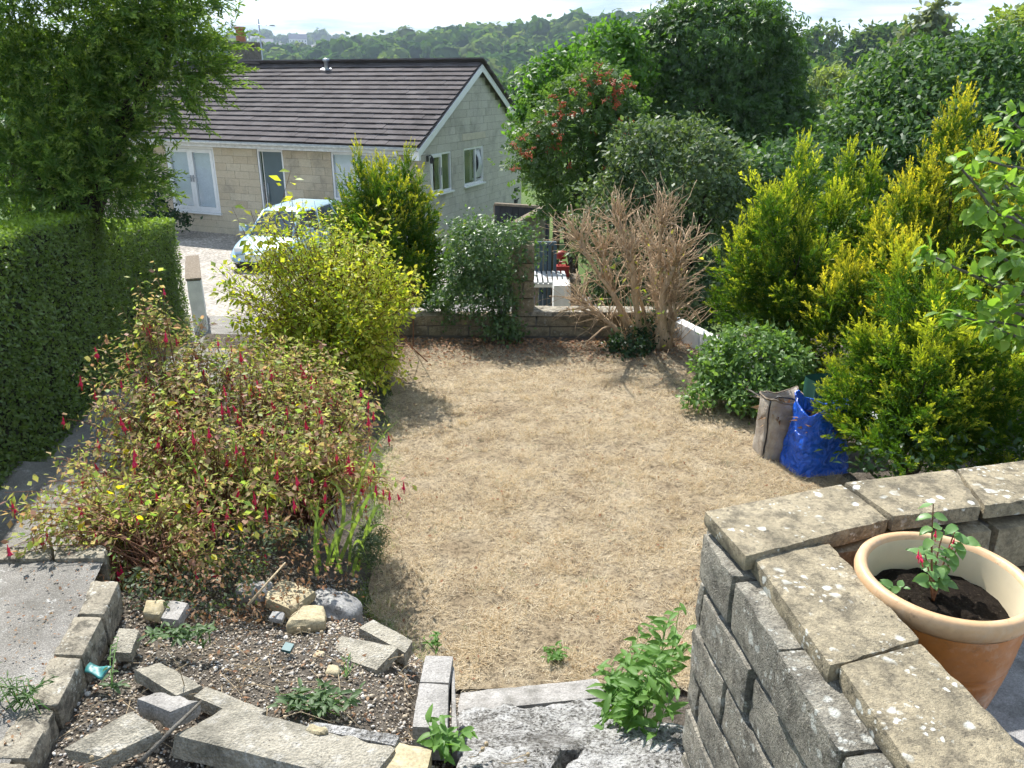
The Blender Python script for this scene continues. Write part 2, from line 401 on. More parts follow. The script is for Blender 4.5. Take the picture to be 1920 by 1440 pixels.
def slab_mesh(name, quad, thick, cell=.03, rnd=.012, rough=.006, freq=9, seed=0, taper=0.0, chip=1.0):
    """a stone whose top face is the (rough) quad of four 3-D corners; sides go down by thick. Returned around its own base centre."""
    q = np.array(quad, float); lu = (np.linalg.norm(q[1]-q[0]) + np.linalg.norm(q[2]-q[3]))/2; lv = (np.linalg.norm(q[3]-q[0]) + np.linalg.norm(q[2]-q[1]))/2
    nu = int(np.clip(lu/cell, 3, 26)); nv = int(np.clip(lv/cell, 3, 26)); nw = int(np.clip(thick/cell, 2, 10))
    U, F = box_grid(nu, nv, nw); dims = np.array([lu, lv, thick]); h = dims/2
    p = U*dims - h; r = min(rnd, h.min()*.9); inn = np.clip(p, -(h-r), h-r); d = p-inn; ln = np.linalg.norm(d, axis=1, keepdims=True)
    edge = ((np.abs(d) > 1e-6).sum(1) > 1)
    p = inn + np.where(ln > 0, d/np.maximum(ln, 1e-9)*r, 0)
    if taper: p[:, :2] *= (1 - taper*(.5 - p[:, 2:3]/thick))
    nrm = norm(np.cross(q[1]-q[0], q[3]-q[0]));
    if nrm[2] < 0: nrm = -nrm
    t = p/dims + .5; a, b, c = t[:, 0:1], t[:, 1:2], t[:, 2:3]
    W = q[0]*(1-a)*(1-b) + q[1]*a*(1-b) + q[2]*a*b + q[3]*(1-a)*b - nrm*thick*(1-c)
    o = Vector((seed*3.17, seed*1.71, seed*.77)); out_ = norm(p/h)
    for i in range(len(W)):
        v = Vector(W[i]*freq) + o
        k = noise.fractal(v, .9, 2.1, 4)
        e = noise.noise(v*2.3)
        W[i] += out_[i]*(k*rough) - out_[i]*max(0, e)*rough*1.6*chip*edge[i]
    cen = W.mean(0); cen[2] = W[:, 2].min()
    return mesh_np(name, W - cen, F, smooth_=True), cen
def auto_smooth(me, ang=R(38)):
    me.set_sharp_from_angle(angle=ang)
def stone(name, quad, thick, mat, label=None, cat=None, parent=None, **kw):
    me, c = slab_mesh(name, quad, thick, **kw); auto_smooth(me)
    o = obj(name, me, mat, parent, loc=c)
    if parent is not None: o.matrix_parent_inverse = Matrix.Translation(-Vector(parent.location))
    return tag(o, label, cat)
def qpx(pts, z):
    """four pixel corners on the level z (or four levels)"""
    zz = z if isinstance(z, (list, tuple)) else [z]*4
    return [G(x, y, k) for (x, y), k in zip(pts, zz)]

# ================================================================== materials
def M_ground():
    n = NT('meadow'); c = n.ramp(n.noise(.05, 6), [(.3, (.045, .08, .02)), (.6, (.09, .13, .035)), (.8, (.14, .15, .05))])
    return n.done(n.bsdf(Base_Color=c, Roughness=.95, Specular_IOR_Level=.1))
def M_soil():
    n = NT('bed_soil'); f = n.noise(14, 8, .7); g = n.noise(120, 4, .7)
    c = n.ramp(f, [(.3, (.09, .075, .06)), (.55, (.18, .155, .125)), (.75, (.29, .26, .22))])
    c = n.mix(.6, c, n.ramp(g, [(.3, .4), (.7, 1.6)]), 'MULTIPLY')
    return n.done(n.bsdf(Base_Color=c, Roughness=1, Specular_IOR_Level=.1, Normal=n.bump(n.math('ADD', n.noise(60, 8, .75), g), .8, .03)))
def M_lawn():
    n = NT('dry_lawn'); f = n.noise(3.2, 7, .65); g = n.noise(70, 6, .75)
    c = n.ramp(f, [(.3, (.26, .195, .125)), (.5, (.4, .315, .205)), (.7, (.52, .43, .3))])
    c = n.mix(.8, c, n.ramp(n.noise(34, 8, .8), [(.38, .2), (.55, 1.2)]), 'MULTIPLY')
    dirt = n.math('MULTIPLY', n.ramp(n.noise(9, 8, .75), [(.52, 0.), (.68, 1.)]), .45)
    far = n.add('MapRange', 0, Value=n.add('SeparateXYZ', 1, Vector=n.mix(.12, n.pos(), n.add('TexNoise', 'Color', Vector=n.pos(), Scale=2.5))), From_Min=6.2, From_Max=7.1)
    dirt = n.math('MAXIMUM', dirt, n.math('MULTIPLY', far, .9))
    c = n.mix(dirt, c, n.ramp(g, [(.3, (.06, .046, .034)), (.7, (.17, .135, .1))]))
    return n.done(n.bsdf(Base_Color=c, Roughness=1, Specular_IOR_Level=.08, Normal=n.bump(n.noise(90, 8, .8), .9, .03)))
def M_tarmac():
    n = NT('old_path'); f = n.noise(4, 7, .7); g = n.voro(170)
    c = n.ramp(f, [(.3, (.17, .16, .14)), (.55, (.29, .275, .25)), (.75, (.42, .405, .37))])
    c = n.mix(.6, c, n.ramp(g, [(.1, 1.5), (.5, .5)]), 'MULTIPLY')
    m = n.ramp(n.noise(9, 6, .8), [(.6, 0.), (.68, 1.)]); c = n.mix(n.math('MULTIPLY', m, .8), c, (.55, .55, .53))
    return n.done(n.bsdf(Base_Color=c, Roughness=.95, Specular_IOR_Level=.2, Normal=n.bump(n.math('ADD', n.math('MULTIPLY', g, .35), n.noise(45, 7, .7)), .5, .015)))
def M_gravel(name, a, b):
    n = NT(name); v = n.voro(14, out='Color'); d = n.voro(14)
    c = n.mix(n.add('SeparateColor', 0, Color=v), a, b)
    c = n.mix(.6, c, n.ramp(d, [(.2, 1.25), (.65, .45)]), 'MULTIPLY')
    c = n.mix(.5, c, n.ramp(n.noise(.7, 5), [(.3, .6), (.7, 1.25)]), 'MULTIPLY')
    return n.done(n.bsdf(Base_Color=c, Roughness=.95, Specular_IOR_Level=.15, Normal=n.bump(d, -.8, .03)))
def M_conc(name, cols, sp=.5, gs=1.0, bump=.7, stain=.6):
    n = NT(name); f = n.noise(6*gs, 8, .7)
    c = n.ramp(f, [(.25 + .5*i/(len(cols)-1), k) for i, k in enumerate(cols)])
    g = n.voro(140*gs, out='Color'); c = n.mix(.28, c, n.ramp(n.add('SeparateColor', 0, Color=g), [(.1, .35), (.9, 1.5)]), 'MULTIPLY')
    m = n.math('MULTIPLY', n.ramp(n.noise(11*gs, 8, .8), [(.54, 0.), (.62, 1.)]), sp); c = n.mix(m, c, (.62, .61, .58))
    dk = n.math('MULTIPLY', n.ramp(n.voro(60*gs), [(.12, 1.), (.25, 0.)]), n.ramp(n.noise(13*gs, 5), [(.5, 0.), (.58, 1.)])); c = n.mix(n.math('MULTIPLY', dk, .8), c, (.05, .045, .04))
    c = n.mix(n.math('MULTIPLY', n.ramp(n.noise(3.5*gs, 9, .72), [(.5, 0.), (.66, 1.)]), stain), c, (.07, .068, .055))
    return n.done(n.bsdf(Base_Color=c, Roughness=.95, Specular_IOR_Level=.15, Normal=n.bump(n.math('ADD', n.voro(110*gs), n.noise(50*gs, 8, .75)), bump, .015)))
def M_broken():
    n = NT('broken_concrete'); g = n.noise(75, 5, .65); c = n.ramp(g, [(.36, (.05, .047, .042)), (.47, (.24, .23, .21)), (.58, (.46, .45, .43)), (.7, (.6, .59, .56))])
    m = n.ramp(n.noise(7, 8, .75), [(.48, 0.), (.58, 1.)]); c = n.mix(n.math('MULTIPLY', m, .75), c, n.ramp(g, [(.34, (.16, .155, .15)), (.45, (.6, .59, .57)), (.7, (.72, .71, .69))]))
    d = n.ramp(n.noise(4.2, 7, .7), [(.52, 0.), (.66, 1.)]); c = n.mix(n.math('MULTIPLY', d, .7), c, (.1, .092, .08))
    return n.done(n.bsdf(Base_Color=c, Roughness=.97, Specular_IOR_Level=.12, Normal=n.bump(n.math('ADD', g, n.math('MULTIPLY', n.noise(180, 3), .5)), 1.0, .025)))
def M_pebble():
    n = NT('pebble'); c = n.ramp(n.island(), [(0, (.14, .12, .1)), (.3, (.32, .275, .215)), (.55, (.45, .375, .275)), (.72, (.36, .345, .32)), (.88, (.62, .585, .53)), (1, (.38, .26, .165))])
    return n.done(n.bsdf(Base_Color=n.mix(.4, c, n.ramp(n.noise(150, 3), [(.3, .5), (.7, 1.4)]), 'MULTIPLY'), Roughness=.85, Specular_IOR_Level=.25))
def M_straw(name, cols, trans=.25):
    return leaf_mat(name, cols, trans=trans, rough=.7, spec=.15, ns=3.2, tcol=(1.2, 1.1, .8))
def M_tile():
    n = NT('roof_tile'); f = n.noise(1.3, 6, .6); i = n.add('ObjectInfo', 'Random')
    c = n.ramp(f, [(.3, (.088, .077, .076)), (.7, (.135, .12, .117))])
    c = n.mix(1, c, n.ramp(n.math('ADD', n.math('MULTIPLY', i, .5), n.math('MULTIPLY', n.island(), .5)), [(0, .78), (1, 1.25)]), 'MULTIPLY')
    c = n.mix(n.math('MULTIPLY', n.ramp(n.noise(5, 7, .75), [(.6, 0.), (.7, 1.)]), .45), c, (.19, .175, .155))
    c = n.mix(n.math('MULTIPLY', n.ramp(n.noise(2.1, 7, .75), [(.64, 0.), (.72, 1.)]), .6), c, (.16, .17, .07))
    return n.done(n.bsdf(Base_Color=c, Roughness=.92, Specular_IOR_Level=.08, Normal=n.bump(n.noise(50, 5), .25, .01)))
def M_houseblock(name, cols):
    n = NT(name); i = n.add('ObjectInfo', 'Random')
    c = n.ramp(n.math('ADD', n.math('MULTIPLY', i, .7), n.math('MULTIPLY', n.noise(2.2, 6, .65), .45)), spread(cols))
    c = n.mix(n.math('MULTIPLY', n.ramp(n.noise(1.1, 7, .7), [(.5, 0.), (.68, 1.)]), .5), c, (.2, .19, .165))
    c = n.mix(.45, c, n.ramp(n.noise(26, 5, .7), [(.3, .7), (.7, 1.25)]), 'MULTIPLY')
    return n.done(n.bsdf(Base_Color=c, Roughness=.95, Specular_IOR_Level=.15, Normal=n.bump(n.noise(40, 6, .7), .35, .01)))
def M_glass(name, tint=(.02, .03, .035), alpha=.35):
    """dark pane: part see-through, part mirror by angle"""
    n = NT(name)
    g = n.add('BsdfGlossy', 0, Color=(.85, .9, .95), Roughness=.02)
    t = n.add('BsdfTransparent', 0, Color=(.9, .94, .96))
    fc = n.t.nodes.new('ShaderNodeLayerWeight'); fc.inputs[0].default_value = .5
    fr = n.math('ADD', n.math('MULTIPLY', n.math('POWER', fc.outputs['Facing'], 3.0), .9), .07, True)
    ms = n.t.nodes.new('ShaderNodeMixShader'); n.t.links.new(fr, ms.inputs[0]); n.t.links.new(t, ms.inputs[1]); n.t.links.new(g, ms.inputs[2])
    return n.done(ms.outputs[0])
def M_bark(name, a, b, sc_=14):
    n = NT(name); mp = n.add('Mapping', 0, Vector=n.pos(), Scale=(1, 1, .22)); f = n.noise(sc_*3, 7, .7, vec=mp)
    return n.done(n.bsdf(Base_Color=n.ramp(f, [(.3, a), (.7, b)]), Roughness=.95, Specular_IOR_Level=.12, Normal=n.bump(f, .7, .02)))

MT = dict(
 ground=M_ground(), soil=M_soil(), lawn=M_lawn(), path=M_tarmac(),
 drive=M_gravel('drive_gravel', (.5, .455, .395), (.31, .28, .24)), yard=M_gravel('yard_gravel', (.33, .31, .29), (.2, .19, .18)),
 terrace=M_conc('terrace_concrete', [(.24, .235, .23), (.34, .33, .32)], .3, 2.5, .25),
 coping=stone_mat('coping_stone', [(.19, .165, .115), (.33, .28, .19), (.44, .375, .26)], .9, .62, .7, 55),
 wallblock=stone_mat('walling_block', [(.21, .2, .17), (.36, .335, .275), (.5, .46, .37)], .95, .55, 1.3, 45),
 edging=stone_mat('edging_stone', [(.2, .18, .14), (.33, .295, .23), (.42, .385, .31)], .6, .75, .7, 45),
 slab=M_conc('paving_slab', [(.22, .205, .165), (.32, .295, .24), (.39, .365, .3)], .3, 1.0, .6, .75),
 slabgrey=M_conc('grey_block', [(.2, .19, .175), (.3, .285, .265), (.36, .345, .325)], .2, 1.2, .3),
 broken=M_broken(), broken_old=M_conc('broken_concrete', [(.16, .155, .14), (.33, .32, .3), (.5, .485, .46)], .95, 1.6, 1.2, .85),
 sand=stone_mat('sandstone', [(.3, .25, .15), (.42, .355, .225), (.47, .41, .28)], .15, .2, .4, 40),
 greyrock=stone_mat('grey_rock', [(.2, .195, .19), (.3, .295, .285), (.38, .37, .36)], .5, .4, .5, 30),
 buff=stone_mat('buff_wall', [(.15, .125, .085), (.26, .215, .14), (.33, .28, .19)], .2, .5, .4, 20),
 mortar=plain('mortar', (.16, .145, .12), .95, var=.4, bump=.6, bs=60),
 hmortar=plain('house_mortar', (.2, .19, .165), .95, var=.2, bump=.3, bs=40),
 pebble=M_pebble(),
 bath=M_houseblock('bath_stone', [(.42, .345, .245), (.54, .46, .335), (.58, .51, .385), (.48, .405, .3)]),
 bathg=M_houseblock('gable_stone', [(.43, .41, .36), (.52, .495, .435), (.57, .545, .485), (.48, .455, .4)]),
 tile=M_tile(), pvc=plain('white_pvc', (.8, .81, .82), .35, spec=.5, var=.05),
 oldpaint=plain('aged_white_paint', (.62, .62, .6), .6, var=.22, ns=9),
 blind=plain('blind_slat', (.72, .76, .8), .6, var=.05), curtain=plain('curtain', (.7, .72, .75), .9, var=.15),
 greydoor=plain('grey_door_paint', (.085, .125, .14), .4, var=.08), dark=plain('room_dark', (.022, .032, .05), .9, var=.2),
 glass=M_glass('window_glass'), black=plain('black_plastic', (.015, .015, .017), .45, var=.1),
 metal=plain('grey_metal', (.4, .43, .47), .4, .8, var=.1),
 terracotta_p=plain('chimney_clay', (.36, .15, .08), .8, var=.25), chim=stone_mat('chimney_stone', [(.12, .11, .1), (.22, .2, .17)], .2, .4, .5, 12, sz=.4),
 timber=M_bark('weathered_timber', (.12, .095, .07), (.3, .25, .19)), timberdark=plain('dark_stained_timber', (.022, .024, .032), .75, var=.3),
 white=plain('white_masonry_paint', (.74, .74, .71), .75, var=.14, ns=9, bump=.25, bs=25),
 bark=M_bark('dark_bark', (.035, .028, .02), (.1, .08, .058)), barkl=M_bark('pale_dead_wood', (.36, .25, .15), (.68, .51, .34)),
 barkr=M_bark('reddish_stem', (.12, .055, .035), (.25, .13, .075)), barkg=M_bark('grey_bark', (.09, .082, .07), (.2, .185, .16)),
 twig=M_bark('dry_stalk', (.3, .22, .13), (.55, .45, .3)),
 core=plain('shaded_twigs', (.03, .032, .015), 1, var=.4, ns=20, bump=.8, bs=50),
)

# ================================================================== terrain
PX = np.array([300, 480, 640, 760, 860, 960, 1050, 1110, 1180, 1250, 1350, 1450, 1560, 1650, 1800, 2000])
PYT = np.array([78, 92, 80, 66, 56, 52, 38, 28, 30, 32, 45, 72, 108, 100, 90, 100])   # sky line of the wood as seen
AZT = (PX-960)/FOC/1.09
TANT = np.array([(ray(960, y)[2]/ray(960, y)[1]) for y in PYT])
def gz(x, y):
    x = np.asarray(x, float); y = np.asarray(y, float)
    z = np.interp(y, [-20, 8.4, 9, 12, 18, 23, 32, 60, 150, 230, 3000], [-.4, -.4, -.65, -1.25, -1.98, -2.35, -2.7, -6, -13, -14, -14])
    z = z - .1*np.clip(x-1, 0, 14)*np.clip((y-9)/6, 0, 1)*np.clip((120-y)/80, 0, 1)
    r = np.hypot(x, y); tn = np.interp(np.arctan2(x, np.maximum(y, 1)), np.arctan(AZT), TANT)
    ridge = EYE[2] + tn*520 - 12.0
    t = smooth((r-240)/280)
    h = np.where(y > 0, -14 + (ridge+14)*t, z)
    z = np.where((r > 240) & (y > 0), h, z)
    far = EYE[2] + np.interp(np.arctan2(x, np.maximum(y, 1)), np.arctan(AZT), np.where(PX < 700, .047, .02))*1150 - 9
    z = np.where((r > 560) & (y > 0), ridge + (far - ridge)*smooth((r-700)/400) - 22*np.sin(np.clip((r-560)/500, 0, 1)*math.pi), z)
    return z
gx = np.concatenate([np.arange(-1600, -200, 100), np.arange(-200, -40, 16), np.arange(-40, 40, 2.), np.arange(40, 200, 16), np.arange(200, 1601, 100)])
gy = np.concatenate([np.arange(-60, -4, 8), np.arange(-4, 40, 1.), np.arange(40, 250, 10), np.arange(250, 1500, 40), [1600, 2200, 3000]])
def grid_mesh(name, xs, ys, f, sm=True):
    A, B = np.meshgrid(xs, ys); Z = f(A, B); V = np.stack([A, B, Z], -1).reshape(-1, 3)
    nx, ny = len(xs), len(ys); i = np.arange((nx-1)*(ny-1)); r, c = i//(nx-1), i % (nx-1); a = r*nx+c
    return mesh_np(name, V, np.stack([a, a+1, a+nx+1, a+nx], 1), smooth_=sm)
tag(obj('ground', grid_mesh('ground', gx, gy, gz), MT['ground']), kind='structure')

def path_x(y): return -1.645 - .22*(y-2.77)          # edge between path and bed
def hedge_x(y): return -2.96 - .201*(y-4.33)         # face of the hedge
def path_z(y): return np.interp(y, [0, 2.94, 2.96, 4.3, 4.32, 6.0, 6.02, 7.7, 7.72, 9.8, 12.2], [.655, .64, .48, .44, .3, .25, .1, .03, -.12, -.5, -.93])
def bed_z(x, y):
    x = np.asarray(x, float); y = np.asarray(y, float)
    yl_ = np.interp(x, [-1.1, -.9, -.74, -.55, -.42, -.28, 0], [3.3, 3.33, 3.38, 3.2, 3.05, 2.86, 2.8])
    ha = np.interp(yl_-y, [0, .12, .35, .6, .9, 1.3], [0, .12, .28, .42, .53, .585]); hb_ = np.interp(y, [1.5, 1.9, 2.3, 2.6, 2.84], [.5, .42, .2, .05, 0.])
    h = ha + (hb_-ha)*smooth((x+.42)/.36)
    wgt = smooth((-x-.95)/.85); hp = path_z(y) - .12
    h = np.where(x < -.9, np.maximum(h, h*(1-wgt) + hp*wgt), h)
    k = np.array([noise.fractal(Vector((a*2.6, b*2.6, 3.1)), .9, 2.0, 3) for a, b in zip(x.ravel(), y.ravel())]).reshape(x.shape)
    return h + .018*k - .02
# bed soil: everything inside the garden, right of the path edge
def strip_mesh(name, x0f, x1f, ys, nx, f):
    Y = np.repeat(np.asarray(ys)[:, None], nx, 1); t = np.linspace(0, 1, nx)[None]
    X = x0f(Y)*(1-t) + x1f(Y)*t; Z = f(X, Y); V = np.stack([X, Y, Z], -1).reshape(-1, 3); ny = len(ys)
    i = np.arange((nx-1)*(ny-1)); r, c = i//(nx-1), i % (nx-1); a = r*nx+c
    return mesh_np(name, V, np.stack([a, a+1, a+nx+1, a+nx], 1), smooth_=True)
BACK = 8.35
tag(obj('flower_bed_soil', strip_mesh('flower_bed_soil', lambda y: path_x(y)-.5, lambda y: 0*y+6.5, np.linspace(.3, BACK, 130), 120, bed_z), MT['soil']), kind='structure')
# lawn
LY = np.array([2.86, 3.1, 3.5, 4.2, 5.0, 5.8, 6.6, 7.4, 8.0])
LXL = np.array([-.33, -.55, -.74, -.84, -.9, -.98, -1.1, -1.3, -1.35])
LXR = np.array([2.6, 2.6, 2.6, 2.5, 2.3, 2.25, 2.2, 2.0, 1.75])
def lawn_z(x, y):
    k = np.array([noise.noise(Vector((a*1.3, b*1.3, 7.7))) for a, b in zip(np.ravel(x), np.ravel(y))]).reshape(np.shape(x))
    return .004 + .014*k + .01
tag(obj('lawn', strip_mesh('lawn', lambda y: np.interp(y, LY, LXL)+.05*np.sin(y*9)*np.sin(y*3.3), lambda y: np.interp(y, LY, LXR), np.linspace(2.86, 8.0, 70), 50, lawn_z), MT['lawn']), kind='structure')
# path beside the hedge, with its steps
ys = np.unique(np.concatenate([np.linspace(.3, 12.2, 60), [2.94, 2.96, 4.3, 4.32, 6.0, 6.02, 7.7, 7.72]]))
def pz(x, y):
    k = np.array([noise.fractal(Vector((a*3, b*3, 1.1)), .9, 2, 3) for a, b in zip(x.ravel(), y.ravel())]).reshape(x.shape)
    return path_z(y) + .008*k
tag(obj('path', strip_mesh('path', lambda y: hedge_x(y)-.8, lambda y: path_x(y)-.1, ys, 26, pz), MT['path']), kind='structure')
# the neighbour's drive and the yard behind the low wall
def drive_z(x, y): return np.interp(y, [8.6, 12, 18, 22, 30], [-.52, -.92, -1.68, -1.98, -2.05]) + 0*x
tag(obj('gravel_drive', strip_mesh('gravel_drive', lambda y: -19+0*y, lambda y: -1.2+0*y, np.linspace(12.0, 27, 40), 40, drive_z), MT['drive']), kind='structure')
tag(obj('gravel_yard', strip_mesh('gravel_yard', lambda y: -1.1+0*y, lambda y: 1.5+0*y, np.linspace(8.6, 15, 30), 20, drive_z), MT['yard']), kind='structure')
# terrace behind the near wall
tb = MB(); tb.box((.62, -1.0, .55), (4.5, 2.02, 1.05)); tag(tb.build('terrace', MT['terrace']), kind='structure')

# ================================================================== near stone wall
gw = thing('stone_garden_wall', 'weathered stone block retaining wall with lichen covered coping slabs around the pot', 'wall', (.6, 1.9, .3))
def cq(p, z=1.48): return qpx(p, z)
copings = [
 ([(1320, 957), (1578, 906), (1668, 972), (1398, 1042)], 1.482, .05),
 ([(1583, 903), (1790, 878), (1842, 948), (1676, 968)], 1.492, .05),
 ([(1794, 878), (2010, 850), (2080, 918), (1846, 946)], 1.49, .05),
 ([(1407, 1037), (1556, 1017), (1727, 1196), (1556, 1248)], 1.465, .052),
 ([(1574, 1246), (1728, 1203), (1962, 1440), (1742, 1490)], 1.468, .052),
]
for i, (p, z, th) in enumerate(copings):
    stone('coping_slab', cq(p, z), th, MT['coping'], parent=gw, cell=.016, rnd=.007, rough=.0036, freq=18, seed=11+i)
c5 = [np.array(q) for q in cq([(1746, 1497), (1966, 1446)], 1.468)]
stone('coping_slab', [c5[0], c5[1], c5[1]+np.array([.06, -.5, 0]), c5[0]+np.array([.06, -.5, 0])], .052, MT['coping'], parent=gw, cell=.03, rough=.006, seed=31)
# walling blocks of the left face; s runs from the corner towards the viewer
w0 = np.array([.548, 1.925, 0]); wd_ = norm(np.array([.118, -.993, 0])); wn = np.array([wd_[1], -wd_[0], 0])*1.0   # outward (left)
rng = np.random.default_rng(5)
courses = [(1.418, .158), (1.256, .15), (1.102, .155), (.943, .15), (.79, .16), (.627, .16), (.464, .16)]
starts = [[-.0, .235, .5, .79, 1.1, 1.4], [0, .05, .385, .68, .98, 1.3], [0, .255, .56, .86, 1.2], [0, .09, .40, .7, 1.0, 1.3], [0, .28, .58, .9, 1.2], [0, .12, .42, .72, 1.0], [0, .3, .6, .9]]
for k, ((zt, h), ss) in enumerate(zip(courses, starts)):
    for a, b in zip(ss[:-1], ss[1:]):
        g = rng.uniform(.008, .022); proud = rng.uniform(-.004, .007)
        p0 = w0 + wd_*(a+g*.5) + wn*(.012+proud); p1 = w0 + wd_*(b-g*.5) + wn*(.012+proud)
        bk = -wn*.12
        dz0, dz1 = rng.normal(0, .004, 2)
        q = [p0+bk+[0, 0, zt+dz0], p0+[0, 0, zt+dz0], p1+[0, 0, zt+dz1], p1+bk+[0, 0, zt+dz1]]
        stone('walling_block', q, h-.012, MT['wallblock'], parent=gw, cell=.02, rnd=.008, rough=.0042, freq=22, seed=100+k*9+int(a*20))
# blocks of the run behind the pot (seen from the terrace) and its far face
r0 = np.array([.60, 1.735, 0]); rd = norm(np.array([1.414-.593, 1.904-1.708, 0])); rn = np.array([rd[1], -rd[0], 0])
for k, (zt, h) in enumerate(courses[:3]):
    a = 0.0; i = 0
    while a < 1.7:
        b = a + rng.uniform(.3, .46)
        for off, sgn in ((-.01, 1), (-.24, -1)):
            p0 = r0 + rd*(a+.008) - rn*(-off if sgn > 0 else .235); p1 = r0 + rd*(b-.008) - rn*(-off if sgn > 0 else .235)
            bk = -rn*.1*sgn
            q = [p0+[0, 0, zt], p1+[0, 0, zt], p1+bk+[0, 0, zt], p0+bk+[0, 0, zt]]
            stone('walling_block', q, h-.01, MT['buff' if sgn > 0 else 'wallblock'], parent=gw, cell=.035, rnd=.012, rough=.006, seed=300+k*20+i+(50 if sgn < 0 else 0))
            i += 1
        a = b
cb_ = MB()
mA = [w0+wd_*.03-wn*.03, w0+wd_*1.45-wn*.03, w0+wd_*1.45-wn*.2, w0+wd_*.2-wn*.2]
cb_.prism([(p[0], p[1]) for p in mA], .2, 1.405, lambda a, b, t: (a, b, t))
mB = [r0+rd*.02-rn*.05, r0+rd*1.75-rn*.05, r0+rd*1.75-rn*.2, r0+rd*.02-rn*.2]
cb_.prism([(p[0], p[1]) for p in mB], .2, 1.409, lambda a, b, t: (a, b, t))
cb_.build('mortar_core', MT['mortar'], gw, world=True)

# ================================================================== low wall, pier and white kerb at the end of the lawn
lw = thing('low_block_wall', 'low buff block wall with flat coping at the far end of the lawn', 'wall', (0, 8.2, 0))
wl0 = np.array([-1.35, 8.22, 0]); wl1 = np.array([1.78, 8.16, 0]); ud = norm(wl1-wl0); vn = np.array([ud[1], -ud[0], 0]); tot = np.linalg.norm(wl1-wl0)
i = 0
for k, zt in enumerate((.11, .225)):
    a = -.15 if k else 0
    while a < tot:
        b = min(a+.44, tot); a2 = max(a, 0)
        if b-a2 > .05:
            p0 = wl0+ud*(a2+.004); p1 = wl0+ud*(b-.004)
            stone('wall_block', [p0+[0, 0, zt], p1+[0, 0, zt], p1-vn*.2+[0, 0, zt], p0-vn*.2+[0, 0, zt]], .108, MT['buff'], parent=lw, cell=.06, rnd=.008, rough=.005, seed=500+i); i += 1
        a = b
a = 1.42
while a < tot:
    b = min(a+.55, tot); p0 = wl0+ud*(a+.004)+vn*.02; p1 = wl0+ud*(b-.004)+vn*.02
    stone('coping_slab', [p0+[0, 0, .285], p1+[0, 0, .285], p1-vn*.25+[0, 0, .285], p0-vn*.25+[0, 0, .285]], .055, MT['edging'], parent=lw, cell=.06, rnd=.008, rough=.004, seed=540+i); i += 1; a = b
ft = MB(); q0, q1 = wl0+vn*-.02, wl1+vn*-.02
ft.prism([(q0[0], q0[1]), (q1[0], q1[1]), (q1[0]-vn[0]*.16, q1[1]-vn[1]*.16), (q0[0]-vn[0]*.16, q0[1]-vn[1]*.16)], -.6, .2, lambda a, b, t: (a, b, t))
ft.build('footing', MT['mortar'], lw, world=True)
pr = thing('gate_pier', 'square buff block pier standing on the low wall beside the climbing rose', 'pier', (.16, 8.3, 0))
pc = P(980, 600, 8.24); i = 0
for k in range(4):
    for s in ((-1, 1) if k % 2 else (0,)):
        hw = .12; x0, x1 = (pc[0]-hw, pc[0]+hw) if s == 0 else ((pc[0]-hw, pc[0]-.003) if s < 0 else (pc[0]+.003, pc[0]+hw))
        zt = .235+.19*(k+1)
        stone('pier_block', [(x0, 8.17, zt), (x1, 8.17, zt), (x1, 8.43, zt), (x0, 8.43, zt)], .184, MT['buff'], parent=pr, cell=.06, rnd=.008, rough=.004, seed=600+i); i += 1
kb0, kb1 = P(1262, 603, 8.14), P(1352, 648, 7.32); kd = norm((kb1-kb0)*[1, 1, 0]); kn = np.array([kd[1], -kd[0], 0])
kw = thing('white_painted_kerb_wall', 'low white painted kerb wall beside the dead shrub', 'wall', (1.9, 7.7, 0))
a = -.1; i = 0
while a < 2.6:
    p0 = kb0+kd*(a+.002); p1 = kb0+kd*(a+.60-.002); z = .2
    for p in (p0, p1): p[2] = z
    stone('kerb_block', [p0, p1, p1-kn*.13, p0-kn*.13], .28, MT['white'], parent=kw, cell=.05, rnd=.014, rough=.004, seed=640+i); a += .6; i += 1

# ================================================================== the bungalow
HA = R(23)
HO = Vector((-2.50, 22.57, -2.05))
house = thing('bungalow', 'pale stone bungalow with a brown tiled gable roof behind the garden', 'house', HO, -HA)
CH = .225; EAVE = 2.95; APY, APZ = 3.72, 5.12; WL, WDEP = -14.0, 7.25
openF = [(-9.33, -7.36, .675, 2.7, 'french'), (-5.68, -4.72, .225, 2.7, 'door'), (-3.0, -.72, 1.35, 2.7, 'front')]
openG = [(.48, 1.80, 1.575, 2.7, 'g1'), (2.64, 4.04, 1.575, 2.7, 'g2')]
wm = MB()
def wall_with_holes(mb, u0, u1, z0, z1, holes, f):
    """thick wall sheet with rectangular openings: quads round the holes plus reveals, f(u, z, depth)"""
    us = sorted({u0, u1, *[h[0] for h in holes], *[h[1] for h in holes]}); zs = sorted({z0, z1, *[h[2] for h in holes], *[h[3] for h in holes]})
    def hole(u, z): return any(h[0] < u < h[1] and h[2] < z < h[3] for h in holes)
    for a, b in zip(us[:-1], us[1:]):
        for c, d in zip(zs[:-1], zs[1:]):
            if not hole((a+b)/2, (c+d)/2): mb.add([f(a, c, 0), f(b, c, 0), f(b, d, 0), f(a, d, 0)], [(0, 1, 2, 3)])
    for h in holes:
        a, b, c, d = h[:4]
        for (p, q) in (((a, c), (b, c)), ((b, c), (b, d)), ((b, d), (a, d)), ((a, d), (a, c))):
            mb.add([f(*p, 0), f(*q, 0), f(*q, .14), f(*p, .14)], [(0, 1, 2, 3)])
wall_with_holes(wm, WL, 0, -1.2, EAVE, openF, lambda u, z, t: (u, t+.012, z))
wall_with_holes(wm, 0, WDEP, -1.2, EAVE, openG, lambda u, z, t: (-t-.012, u, z))
wm.add([(-.012, -.0, EAVE), (-.012, WDEP, EAVE), (-.012, APY, APZ-.06)], [(0, 1, 2)])
